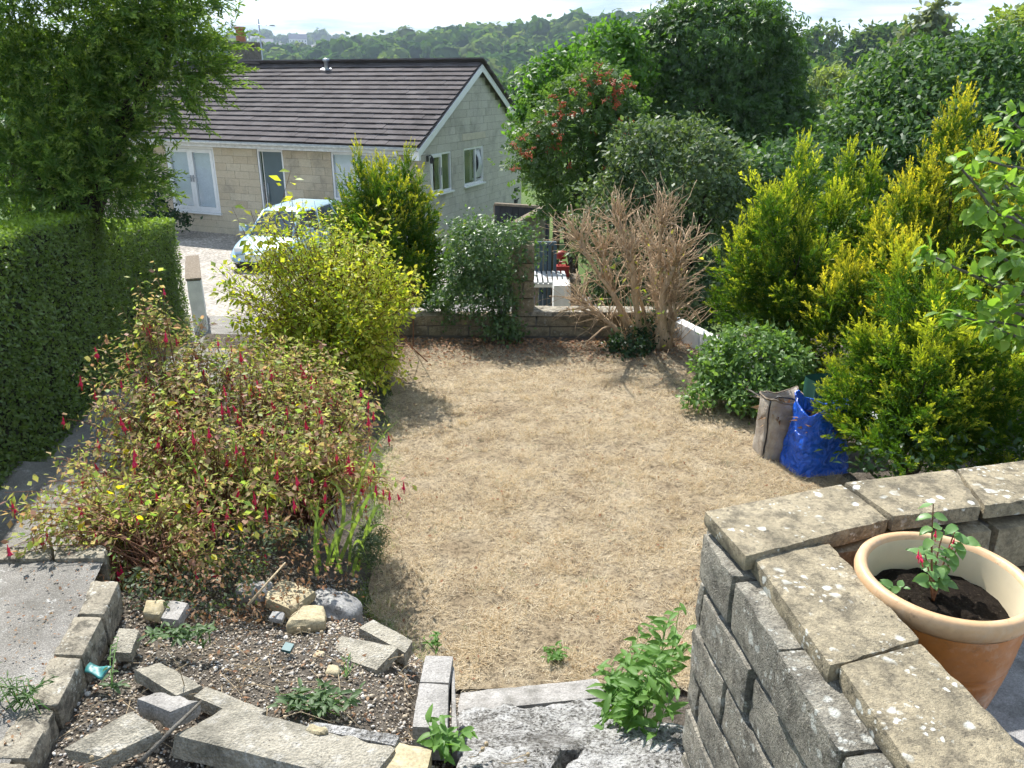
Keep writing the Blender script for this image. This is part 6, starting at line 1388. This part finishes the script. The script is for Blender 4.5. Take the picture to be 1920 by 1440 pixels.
# ================================================================== stones of the foreground
Z1 = .665
def st_(name, label, cat, px, z, th, mat, **kw): return stone(name, qpx(px, z), th, MT[mat], label, cat, **kw)
E_ = dict(cell=.02, rnd=.012, rough=.007, freq=14)
st_('edging_stone', 'topmost stone of the path edging, half under the fuchsia', 'stone', [(146, 1150), (196, 1151), (223, 1089), (170, 1086)], Z1, .15, 'edging', seed=801, **E_)
st_('edging_stone', 'second stone of the path edging counted from the fuchsia', 'stone', [(97, 1226), (155, 1228), (193, 1154), (138, 1153)], Z1-.005, .16, 'edging', seed=802, **E_)
st_('edging_stone', 'third stone of the path edging, with the weed growing on its left', 'stone', [(56, 1318), (108, 1324), (154, 1232), (94, 1230)], Z1-.01, .16, 'edging', seed=803, **E_)
st_('edging_stone', 'pitted pale stone of the path edging near the bottom left corner', 'stone', [(-25, 1420), (55, 1422), (104, 1328), (40, 1326)], Z1-.012, .16, 'edging', seed=804, **E_)
st_('edging_stone', 'last bit of path edging cut off by the bottom left corner', 'stone', [(-60, 1500), (14, 1500), (52, 1428), (-30, 1426)], Z1-.012, .16, 'edging', seed=805, **E_)
st_('step_stone', 'left flat stone of the step across the path', 'stone', [(-20, 1049), (92, 1046), (100, 1022), (-10, 1024)], Z1-.005, .2, 'edging', seed=806, **E_)
st_('step_stone', 'right flat stone of the step across the path', 'stone', [(98, 1047), (196, 1046), (200, 1020), (106, 1021)], Z1-.003, .2, 'edging', seed=807, **E_)
S_ = dict(cell=.022, rnd=.008, rough=.004, freq=12)
st_('loose_slab', 'loose square paving slab lying tilted at the bottom left', 'slab', [(115, 1404), (196, 1420), (303, 1368), (248, 1330)], [.68, .70, .735, .705], .05, 'slab', seed=811, **S_)
st_('broken_block', 'dark broken brick lying between the two thin slabs', 'brick', [(252, 1308), (318, 1334), (378, 1310), (300, 1290)], [.70, .715, .70, .69], .07, 'slabgrey', seed=812, cell=.02, rnd=.012, rough=.009)
st_('thin_slab', 'upper thin pale slab of the bed edging', 'slab', [(250, 1254), (330, 1304), (382, 1283), (300, 1240)], [.60, .63, .61, .585], .05, 'slab', seed=813, **S_)
st_('thin_slab', 'middle thin slab joining the upper slab to the long kerb', 'slab', [(360, 1304), (470, 1350), (503, 1330), (385, 1284)], [.63, .635, .62, .612], .05, 'slab', seed=814, **S_)
st_('long_kerb', 'long pale kerb stone running to the bottom edge', 'kerb', [(320, 1376), (690, 1468), (745, 1400), (430, 1320)], [.69, .70, .66, .645], .085, 'slab', seed=815, cell=.022, rnd=.012, rough=.007, freq=10)
st_('mortared_slab', 'mortar stained flat slab behind the long kerb', 'slab', [(568, 1362), (742, 1398), (752, 1376), (590, 1352)], [.642, .655, .65, .63], .05, 'broken', seed=816, **S_)
st_('yellow_stone', 'yellowish flat stone at the bottom edge by the seedling', 'stone', [(718, 1440), (800, 1452), (812, 1404), (744, 1388)], [.66, .66, .64, .64], .07, 'sand', seed=817, **S_)
st_('mortar_lump', 'yellow crumbled lump of mortar on the slab', 'stone', [(568, 1372), (612, 1380), (618, 1364), (584, 1354)], [.665, .665, .675, .67], .025, 'sand', seed=818, cell=.008, rnd=.008, rough=.009, freq=30)
bz_ = thing('concrete_block', 'pair of grey concrete blocks lying end to end by the lawn', 'block', G(808, 1300, .5))
stone('block', qpx([(772, 1362), (840, 1366), (842, 1282), (786, 1280)], [.585, .585, .575, .575]), .14, MT['slabgrey'], parent=bz_, cell=.02, rnd=.005, rough=.0022, seed=821)
stone('block', qpx([(786, 1278), (842, 1280), (850, 1230), (798, 1228)], [.555, .555, .54, .54]), .14, MT['slabgrey'], parent=bz_, cell=.02, rnd=.005, rough=.0022, seed=822)
stone('block', qpx([(846, 1372), (858, 1374), (852, 1250), (846, 1248)], [.545, .545, .52, .52]), .14, MT['slabgrey'], parent=bz_, cell=.02, rnd=.004, rough=.002, seed=823)
st_('flat_rock', 'flat sandstone rock on top of the rock pile', 'rock', [(492, 1118), (545, 1142), (596, 1104), (530, 1082)], [.42, .43, .40, .385], .06, 'sand', seed=831, cell=.02, rnd=.018, rough=.012, freq=8)
st_('grey_rock', 'large smooth grey rock at the right of the rock pile', 'rock', [(575, 1130), (660, 1150), (686, 1120), (598, 1092)], [.33, .33, .31, .31], .17, 'greyrock', seed=832, cell=.022, rnd=.045, rough=.025, freq=6)
st_('wedge_rock', 'small wedge shaped sandstone in front of the rock pile', 'rock', [(532, 1168), (612, 1164), (608, 1134), (566, 1130)], [.46, .46, .45, .44], .06, 'sand', seed=833, cell=.018, rnd=.016, rough=.010, freq=9)
st_('dark_rock', 'dark flat rock under the fuchsia left of the rock pile', 'rock', [(434, 1108), (498, 1110), (515, 1086), (450, 1080)], [.44, .44, .42, .42], .07, 'greyrock', seed=834, cell=.02, rnd=.025, rough=.014)
st_('buff_brick', 'buff brick at the lawn edge, the farther of the two', 'brick', [(672, 1176), (760, 1224), (775, 1200), (700, 1160)], [.40, .42, .40, .385], .065, 'slab', seed=835, **S_)
st_('buff_slab', 'square buff slab lying under the pink flowers', 'slab', [(606, 1222), (706, 1256), (748, 1212), (640, 1190)], [.47, .475, .455, .45], .055, 'slab', seed=836, **S_)
st_('small_rock', 'small upright brownish stone near the fuchsia stems', 'rock', [(264, 1150), (300, 1152), (310, 1124), (274, 1122)], [.56, .56, .56, .56], .05, 'sand', seed=837, cell=.015, rnd=.015, rough=.008)
st_('small_rock', 'small purplish brick piece right of the brownish stone', 'rock', [(298, 1158), (334, 1162), (354, 1128), (318, 1124)], [.54, .55, .54, .53], .045, 'slabgrey', seed=838, cell=.015, rnd=.008, rough=.005)
st_('half_buried_slab', 'half buried pale slab beside the path edging under weeds', 'slab', [(204, 1222), (246, 1224), (262, 1180), (222, 1176)], [.585, .59, .585, .58], .05, 'slab', seed=839, **S_)
st_('yellow_pebble_stone', 'small yellow stone left of the buff slab', 'stone', [(582, 1232), (606, 1236), (612, 1218), (592, 1212)], [.50, .50, .50, .50], .035, 'sand', seed=840, cell=.01, rnd=.014, rough=.007)
st_('yellow_pebble_stone', 'rounded yellow stone below the pink flowers', 'stone', [(608, 1262), (634, 1264), (638, 1246), (614, 1242)], [.53, .53, .53, .53], .035, 'sand', seed=841, cell=.01, rnd=.015, rough=.006)
st_('grey_chip_stone', 'flat grey chip of stone in front of the dark rock', 'stone', [(502, 1158), (530, 1162), (534, 1148), (510, 1144)], [.46, .46, .46, .46], .025, 'greyrock', seed=842, cell=.012, rnd=.008, rough=.005)
st_('threshold_slab', 'smooth grey concrete slab along the near edge of the lawn', 'slab', [(856, 1335), (1140, 1305), (1120, 1270), (862, 1296)], [.16, .16, .12, .12], .10, 'slabgrey', seed=851, cell=.03, rnd=.01, rough=.005)
st_('broken_concrete', 'rough broken concrete mass with white patches in front of the grey slab', 'concrete', [(850, 1412), (1130, 1402), (1180, 1302), (862, 1332)], [.42, .42, .26, .24], .24, 'broken', seed=852, cell=.014, rnd=.02, rough=.022, freq=10, chip=1.0)
st_('broken_concrete', 'lower crumbling concrete at the bottom edge beside the stone wall', 'concrete', [(1000, 1490), (1420, 1500), (1330, 1352), (1130, 1362)], [.60, .64, .58, .47], .3, 'broken', seed=853, cell=.02, rnd=.02, rough=.018, freq=10, chip=1.0)
st_('broken_concrete', 'small crumbling concrete ridge below the seedling', 'concrete', [(846, 1460), (1000, 1470), (1060, 1392), (862, 1398)], [.58, .58, .47, .47], .22, 'broken', seed=854, cell=.018, rnd=.02, rough=.018, freq=10)
# litter
m = MB(); q = qpx([(158, 1262), (190, 1272), (212, 1258), (170, 1248)], .60); V = []
for i in range(6):
    for j in range(6):
        a, b = i/5, j/5; p = np.array(q[0])*(1-a)*(1-b)+np.array(q[1])*a*(1-b)+np.array(q[2])*a*b+np.array(q[3])*(1-a)*b; V.append(p+[0, 0, .008*math.sin(a*5+b*3)+.012*b])
m.add(V, [(i*6+j, i*6+j+1, i*6+j+7, i*6+j+6) for i in range(5) for j in range(5)], True); o = m.build('plastic_scrap', plain('teal_plastic', (.03, .16, .16), .45, var=.6, ns=30)); so_ = o.modifiers.new('thick', 'SOLIDIFY'); so_.thickness = .003; tag(o, 'crumpled teal and white plastic scrap beside the path edging', 'litter')
m = MB(); q = qpx([(528, 1222), (544, 1226), (552, 1212), (536, 1208)], .52); m.add(list(q)+[p+np.array([0, 0, .012]) for p in q], [(0, 1, 2, 3), (4, 7, 6, 5), (0, 4, 5, 1), (1, 5, 6, 2), (2, 6, 7, 3), (3, 7, 4, 0)]); tag(m.build('plastic_chip', plain('blue_green_chip', (.01, .09, .1), .5, var=.3, ns=60)), 'tiny bright teal chip on the gravel bed', 'litter')

# ================================================================== weeds and small plants
def leafy_weed(name, label, base, stems_, mat, lw, ls, seed, nl=9, cat='weed', single=True, r=.0025, drp=.3, upd=.35):
    rng = np.random.default_rng(seed); t = thing(name, label, cat, base); mb = MB(); mes = []
    for s in range(3):
        tmp = big_leaf(lw, drp, .14, 5, .02, seed=seed+s); me = mesh_np('leaf', tmp[0], tmp[1], smooth_=True); me.materials.append(LM[mat]); mes.append(me)
    for (b, q) in stems_:
        b, q = np.array(b), np.array(q); m_ = (b+q)/2+rng.normal(0, .01, 3)+[0, 0, .02]; us = np.linspace(0, 1, 6); mb.tube([b*(1-u)**2+2*m_*u*(1-u)+q*u*u for u in us], [r*(1-.5*u) for u in us], 5)
        for u in np.linspace(.25, 1, nl):
            c = b*(1-u)**2+2*m_*u*(1-u)+q*u*u; a = rng.uniform(0, 6.28); child_inst('leaf', mes[rng.integers(0, 3)], t, c, (math.cos(a), math.sin(a), upd+rng.normal(0, .25)), (rng.normal(0, .3), rng.normal(0, .3)-.2, 1), ls*rng.uniform(.6, 1.2)*(1.1-.35*u))
    mb.build('stems', LM['weed'], t, world=True); return t
rng = np.random.default_rng(141)
vb_ = [(np.array([.42, 2.12, .5])+[rng.uniform(-.12, .08), rng.uniform(-.12, .16), -.05],) for _ in range(24)]
tipsv = [(1120, 1250, 2.35), (1150, 1240, 2.4), (1130, 1285, 2.3), (1175, 1235, 2.3), (1200, 1225, 2.3), (1215, 1200, 2.35), (1230, 1180, 2.35), (1250, 1170, 2.3), (1262, 1145, 2.35), (1275, 1130, 2.3), (1265, 1190, 2.2), (1240, 1220, 2.2), (1285, 1180, 2.2), (1210, 1260, 2.15), (1250, 1260, 2.1), (1280, 1240, 2.1), (1180, 1280, 2.2), (1270, 1290, 2.05), (1230, 1300, 2.05), (1190, 1200, 2.5), (1245, 1150, 2.5), (1200, 1170, 2.6), (1290, 1215, 2.15), (1260, 1215, 2.15)]
leafy_weed('valerian_clump', 'leafy green clump growing against the foot of the stone wall', (.42, 2.12, .45), [(v[0], P(*tp)) for v, tp in zip(vb_, tipsv)], 'weed', .155, .085, 142, 11, 'plant')
b = G(1040, 1235, .02); leafy_weed('lawn_weed', 'single green weed rosette growing in the dry lawn', b, [(b, b+[math.cos(a)*.055, math.sin(a)*.055, .035]) for a in np.linspace(0, 6, 9)], 'weed', .16, .05, 143, 5)
b = G(828, 1425, .60); leafy_weed('ash_seedling', 'bright green tree seedling by the concrete blocks at the bottom edge', b, [(b, P(826, 1340, 1.98)), (b, P(800, 1352, 2.0)), (b, P(870, 1372, 1.98)), (b, P(890, 1365, 2.0)), (b, P(830, 1385, 1.92)), (b, P(815, 1370, 1.95))], 'weed', .2, .07, 144, 8, 'seedling')
b = G(600, 1340, .58); leafy_weed('toadflax_clump', 'dense green weed clump in the gravel behind the mortared slab', b, [(G(530+rng.uniform(0, 140), 1325+rng.uniform(-12, 22), .57), G(520+rng.uniform(0, 160), 1300+rng.uniform(-20, 30), .62)) for _ in range(16)], 'weedd', .17, .055, 145, 7)
b = G(340, 1200, .55); leafy_weed('dark_weed_patch', 'dark leafy weeds in the gravel right of the path edging', b, [(G(270+rng.uniform(0, 130), 1200+rng.uniform(-8, 20), .55), G(260+rng.uniform(0, 150), 1180+rng.uniform(-10, 20), .62)) for _ in range(12)], 'weedd', .15, .055, 146, 7)
b = G(35, 1320, .67); leafy_weed('path_weed', 'fine leaved weed sprouting at the left edge of the path edging', b, [(G(35+rng.normal(0, 22), 1330+rng.normal(0, 10), .66), G(40+rng.normal(0, 40), 1275+rng.normal(0, 18), .72)) for _ in range(14)], 'weedd', .1, .035, 147, 9)
b = G(210, 1290, .6); leafy_weed('spindly_weed', 'spindly upright weed beside the teal plastic scrap', b, [(b, P(208, 1210, 2.45)), (b, P(222, 1195, 2.45)), (b, P(245, 1280, 2.35)), (b, P(190, 1290, 2.3))], 'weedd', .16, .04, 148, 6)
b = G(818, 1222, .2); leafy_weed('grass_weed', 'small yellow green weed behind the concrete blocks', b, [(b, b+[rng.normal(0, .02), rng.normal(0, .02), .09]) for _ in range(5)], 'weed', .18, .035, 149, 6)
b = G(650, 1270, .53)
vp = leafy_weed('pink_valerian', 'pink flowering weed standing in the gravel bed', b, [(b, P(640, 1222, 2.62)), (b, P(660, 1218, 2.62)), (b, P(668, 1230, 2.6)), (b, P(600, 1248, 2.6)), (b, P(645, 1235, 2.6))], 'weedd', .14, .03, 150, 6)
m = MB()
for k in range(9): m.lathe([(.001, -.004), (.004, 0), (.001, .005)], 5, rng.normal(0, .007, 3))
fpm = m.mesh('floret'); fpm.materials.append(FLP)
for (px, py, D_) in [(640, 1220, 2.62), (650, 1216, 2.62), (660, 1217, 2.62), (668, 1228, 2.6), (672, 1234, 2.6), (600, 1247, 2.6), (604, 1252, 2.6), (655, 1224, 2.6), (645, 1226, 2.61), (310, 1156, 2.75)]: child_inst('floret', fpm, vp, P(px, py, D_), (1, 0, 0), (0, 0, 1), rng.uniform(.9, 1.5))
# dry stalks with seed heads
ds_ = thing('dry_seed_stalks', 'dry straw coloured stalks with round seed heads in the gravel bed', 'stalks', G(560, 1180, .5)); mb = MB(); hd = MB()
m = MB(); m.lathe([(.001, -.008), (.006, -.006), (.008, 0), (.0065, .006), (.003, .008), (.001, .009)], 9); hm = m.mesh('seed_head'); hm.materials.append(MT['twig'])
for (a, q, za) in [((570, 1200), (560, 1180), .5), ((575, 1205), (580, 1181), .5), ((600, 1210), (603, 1186), .48), ((560, 1150), (545, 1137), .5), ((540, 1160), (565, 1134), .5), ((720, 1240), (755, 1230), .45), ((660, 1290), (520, 1278), .56), ((500, 1260), (423, 1258), .56), ((170, 1420), (172, 1421), .72), ((165, 1432), (214, 1410), .72), ((880, 1420), (905, 1405), .55), ((900, 1410), (912, 1395), .55), ((450, 1290), (445, 1275), .56), ((700, 1030), (695, 1015), .2), ((690, 1040), (672, 1020), .2), ((350, 1300), (300, 1200), .58), ((940, 1430), (985, 1428), .56), ((960, 1425), (990, 1415), .56)]:
    A = G(*a, za); B = P(*q, A[1]+.0); mb = MB(); mb.tube([A, (A+B)/2+rng.normal(0, .01, 3), B], .0016, 4); mb.build('stalk', MT['twig'], ds_, world=True); child_inst('seed_head', hm, ds_, B, (1, 0, 0), (0, 0, 1), rng.uniform(.7, 1.2))
for i in range(70):
    px, py = rng.uniform(180, 900), rng.uniform(1120, 1430); A = G(px, py, .6); A[2] = float(bed_z(A[0:1], A[1:2])[0])+.012; a = rng.uniform(0, 6.28); l = rng.uniform(.06, .26); B = A+[math.cos(a)*l, math.sin(a)*l, rng.uniform(-.01, .05)]; mb = MB(); mb.tube([A, (A+B)/2+rng.normal(0, .015, 3)+[0, 0, .015], B], .0013, 4); mb.build('stalk', MT['twig'], ds_, world=True)
for (a, b, z, r, lab) in [((465, 1135), (535, 1055), .55, .006, 'pale bare stick leaning in front of the fuchsia'), ((264, 1428), (378, 1315), .70, .008, 'grey stick lying across the gap between loose slab and long kerb')]:
    A = G(*a, z); B = P(*b, A[1]+.25); m = MB(); m.tube([A, (A+B)/2+[.005, 0, .008], B], [r, r*.85, r*.6], 7); tag(m.build('stick', MT['twig' if z < .6 else 'barkg']), lab, 'stick')
wc = thing('wood_chips', 'scatter of pale split wood chips at the bottom edge', 'wood chips', G(420, 1425, .66))
for i in range(46):
    c = G(rng.uniform(330, 560), rng.uniform(1395, 1470), .66); c[2] = float(bed_z(c[0:1], c[1:2])[0])+.01+rng.uniform(0, .02); l = rng.uniform(.04, .13); m = MB(); m.box((-l/2, -.006*rng.uniform(.6, 1.6), -.002), (l/2, .006, .003)); o = m.build('chip', MT['twig' if i % 3 else 'slab'], wc); place(o, Vector(c)-Vector(wc.location), rng.normal(0, 1, 3)*[1, 1, .12], (rng.normal(0, .2), rng.normal(0, .2), 1), 1)

# ================================================================== stuff: pebbles, dry grass, fallen leaves
def ico(seed, sub=0):
    rng = np.random.default_rng(seed); t = (1+5**.5)/2
    V = norm(np.array([(-1, t, 0), (1, t, 0), (-1, -t, 0), (1, -t, 0), (0, -1, t), (0, 1, t), (0, -1, -t), (0, 1, -t), (t, 0, -1), (t, 0, 1), (-t, 0, -1), (-t, 0, 1)], float))*.5
    V *= rng.uniform(.7, 1.25, (12, 1))*[1, .8, .6]
    return T(V, [(0, 11, 5), (0, 5, 1), (0, 1, 7), (0, 7, 10), (0, 10, 11), (1, 5, 9), (5, 11, 4), (11, 10, 2), (10, 7, 6), (7, 1, 8), (3, 9, 4), (3, 4, 2), (3, 2, 6), (3, 6, 8), (3, 8, 9), (4, 9, 5), (2, 4, 11), (6, 2, 10), (8, 6, 7), (9, 8, 1)])
ICO = [ico(s) for s in range(6)]
OCT = [T(np.array([(1, 0, 0), (0, .8, 0), (-1, 0, 0), (0, -.8, 0), (0, 0, .6), (0, 0, -.5)])*.55*np.random.default_rng(s).uniform(.75, 1.2, (6, 1)), [(0, 1, 4), (1, 2, 4), (2, 3, 4), (3, 0, 4), (1, 0, 5), (2, 1, 5), (3, 2, 5), (0, 3, 5)]) for s in range(5)]
rng = np.random.default_rng(151)
def bed_pts(n):
    y = rng.uniform(1.5, 3.75, n*2); x = path_x(y)-.02 + rng.random(n*2)*(2.0+.0*y); k = (x < np.interp(y, [1.5, 2.86, 3.1, 3.5, 4.2], [.62, -.25, -.5, -.68, -.8])); x, y = x[k][:n], y[k][:n]
    return np.stack([x, y, bed_z(x, y)], 1)
p = bed_pts(3000); n = len(p); s = .010+.018*rng.random(n)**2.5
tag(obj('bed_gravel', scatter('bed_gravel', ICO, p+np.stack([0*s, 0*s, s*.15], 1), rng.normal(0, 1, (n, 3))*[1, 1, .3], rng.normal(0, .35, (n, 3))+[0, 0, 1], s, 1, smooth_=True), MT['pebble']), 'loose mixed gravel and small stones over the near flower bed', 'gravel', kind='stuff')
p = bed_pts(15000); n = len(p); s = .007+.011*rng.random(n)**2
tag(obj('fine_gravel', scatter('fine_gravel', OCT, p+np.stack([0*s, 0*s, s*.3], 1), rng.normal(0, 1, (n, 3))*[1, 1, .3], rng.normal(0, .35, (n, 3))+[0, 0, 1], s, 1, smooth_=True), MT['pebble']), 'fine pea gravel between the bigger stones of the near bed', 'gravel', kind='stuff')
p = bed_pts(1300); n = len(p); tag(obj('fallen_leaves', scatter('fallen_leaves', [LEAF, NARROW], p+[0, 0, .012], rng.normal(0, 1, (n, 3))*[1, 1, .3], rng.normal(0, .4, (n, 3))+[0, 0, 1], rng.uniform(.010, .03, n), 2), LM['dry']), 'brown fallen leaves scattered over the near flower bed', 'leaves', kind='stuff')
y = rng.uniform(1.3, 6.0, 2200); x = path_x(y)-.1-np.abs(rng.normal(0, .22, 2200)); x = np.where(x < hedge_x(y)+.05, path_x(y)-.15, x)[:1300]; y = y[:1300]; p = np.stack([x, y, path_z(y)+.012], 1); n = len(p)
tag(obj('path_litter', scatter('path_litter', [LEAF, NARROW, SMALL], p, rng.normal(0, 1, (n, 3))*[1, 1, .25], rng.normal(0, .35, (n, 3))+[0, 0, 1], rng.uniform(.006, .019, n), 6), LM['dry']), 'dry leaf litter drifted along the path edging', 'leaves', kind='stuff')
# dry grass of the lawn
def tuft(seed, nb=12, up=.5, ln=1.0):
    rng = np.random.default_rng(seed); V = []; F = []
    for i in range(nb*2 if up < 1 else nb):
        a = rng.uniform(0, 6.28); d = np.array([math.cos(a), math.sin(a), 0]); b0_ = np.append(rng.normal(0, .5, 2), 0); l = ln*rng.uniform(.5, 1.2); e = rng.uniform(.1, up*1.5)
        s = np.array([-d[1], d[0], 0])*.026; mid_ = b0_+d*l*.5*(1-e*.5)+[0, 0, l*e*.75]; end = b0_+d*l+[0, 0, l*e*rng.uniform(.1, .9)]; k = len(V)
        V += [b0_-s, b0_+s, end]; F += [(k, k+1, k+2)]
    return T(V, F, np.zeros(len(V)))
TU = [tuft(s) for s in range(8)]
N = 13000; y = rng.uniform(2.88, 7.95, N*2); xl = np.interp(y, LY, LXL); xr = np.interp(y, LY, LXR); x = xl+(xr-xl)*rng.random(N*2)
pat = np.array([noise.fractal(Vector((a*4.6, b*4.6, 4.4)), .9, 2.1, 4) for a, b in zip(x, y)]); keep = (pat > -.22+rng.normal(0, .16, N*2)) & (np.array([noise.fractal(Vector((a*9, b*9, 2.4)), .9, 2.1, 3) for a, b in zip(x, y)]) > -.22+rng.normal(0, .12, N*2)) & (rng.random(N*2) < np.interp(y, [2.9, 6.5, 7.2, 8], [1, 1, .55, .12])) & (rng.random(N*2) < np.interp(y, [3, 5, 8], [1, .8, .6]))
pk = np.array([noise.fractal(Vector((a*11, b*11, 9.4)), .9, 2.1, 3) for a, b in zip(x[keep][:N], y[keep][:N])]); x, y = x[keep][:N], y[keep][:N]; n = len(x); p = np.stack([x, y, lawn_z(x, y)-.002], 1); a = rng.uniform(0, 6.28, n)
tag(obj('dry_grass', scatter('dry_grass', TU, p, np.stack([np.cos(a), np.sin(a), 0*a], 1), rng.normal(0, .12, (n, 3))+[0, 0, 1], rng.uniform(.028, .06, n)*(1+.5*np.clip(pk, -.6, 1)), 3), M_straw('straw_blades', [(.36, .26, .155), (.52, .42, .275), (.63, .54, .385), (.71, .64, .5), (.49, .385, .245)], .3)), 'parched straw coloured grass covering the lawn', 'grass', kind='stuff')
TB = [tuft(s+60, 9, .95) for s in range(6)]; q = rng.choice(n, 2600, False); q = q[pk[q] > -.1]; k = len(q); a2 = rng.uniform(0, 6.28, k)
tag(obj('dry_grass_clumps', scatter('dry_grass_clumps', TB, p[q], np.stack([np.cos(a2), np.sin(a2), 0*a2], 1), rng.normal(0, .12, (k, 3))+[0, 0, 1], rng.uniform(.05, .085, k), 13), M_straw('coarse_straw', [(.30, .2, .11), (.45, .34, .2), (.62, .53, .37), (.5, .36, .2)], .3)), 'coarser dead grass clumps dotted over the lawn', 'grass', kind='stuff')
q = rng.choice(n, 650, False); k = len(q)
tag(obj('lawn_leaves', scatter('lawn_leaves', [LEAF, SMALL], p[q]+[0, 0, .02], rng.normal(0, 1, (k, 3))*[1, 1, .3], rng.normal(0, .4, (k, 3))+[0, 0, 1], rng.uniform(.012, .032, k), 14), LM['dry']), 'small brown fallen leaves scattered on the lawn', 'leaves', kind='stuff')
q = rng.choice(n, 160, False); k = len(q); q = q[x[q] > np.interp(y[q], LY, LXR)-.0*y[q]-1.6] if False else q
tag(obj('green_lawn_tufts', scatter('green_lawn_tufts', [tuft(s+80, 10, .9) for s in range(4)], p[q], np.stack([np.cos(a[:k]), np.sin(a[:k]), 0*a[:k]], 1), rng.normal(0, .12, (k, 3))+[0, 0, 1], rng.uniform(.02, .045, k), 15), LM['weedd']), 'few remaining green grass tufts in the parched lawn', 'grass', kind='stuff')
m_ = rng.integers(0, n, 500); pe = np.stack([np.interp(y[m_], LY, LXL)+rng.normal(.02, .05, 500), y[m_], 0*m_+.0], 1); a = rng.uniform(0, 6.28, 500)
tag(obj('grass_edge', scatter('grass_edge', [tuft(s+20, 12, 1.1) for s in range(4)], pe, np.stack([np.cos(a), np.sin(a), 0*a], 1), rng.normal(0, .12, (500, 3))+[0, 0, 1], rng.uniform(.04, .07, 500), 4), LM['iris']), 'greener grass tufts along the bed edge of the lawn', 'grass', kind='stuff')
# leaf litter under the far wall and dead shrub
n = 2600; x = rng.uniform(-1.4, 1.9, n); y = 8.05-np.abs(rng.normal(0, .35, n)); p = np.stack([x, y, np.full(n, .025)], 1)
tag(obj('leaf_litter', scatter('leaf_litter', [LEAF, SMALL], p, rng.normal(0, 1, (n, 3))*[1, 1, .3], rng.normal(0, .4, (n, 3))+[0, 0, 1], rng.uniform(.015, .05, n), 5), LM['dry']), 'dark leaf litter strewn in front of the low wall', 'leaves', kind='stuff')

# ================================================================== repeats share a group
GROUPS = {'edging_stone': 'stones edging the path', 'step_stone': 'stones of the step across the path', 'far_house': 'houses on the far hill', 'golden_conifer': 'golden conifers', 'clipped_hedge': 'clipped hedges along the path',
 'broken_concrete': 'broken concrete below the steps', 'silver_poplar': 'poplars on the skyline', 'thin_slab': 'thin slabs edging the bed', 'small_rock': 'small rocks in the near bed', 'yellow_pebble_stone': 'yellow stones in the near bed', 'timber_fence': 'timber fences by the gable', 'stick': 'loose sticks in the near bed'}
for o in list(sc.objects):
    k = o.name.split('.')[0]
    if o.parent is None and k in GROUPS and 'category' in o: o['group'] = GROUPS[k]

# ================================================================== haze over the valley
hz = MB(); hz.box((-1500, -70, -45), (1500, 1650, 75)); ho = hz.build('haze', None); tag(ho, 'thin blue summer haze filling the valley air', 'haze', kind='stuff')
n = NT('haze_air'); v = n.t.nodes.new('ShaderNodeVolumePrincipled'); v.inputs['Color'].default_value = (.62, .74, .95, 1); v.inputs['Density'].default_value = HAZE; v.inputs['Anisotropy'].default_value = .35
n.t.links.new(v.outputs[0], n.o.inputs['Volume']); ho.data.materials.append(n.m)
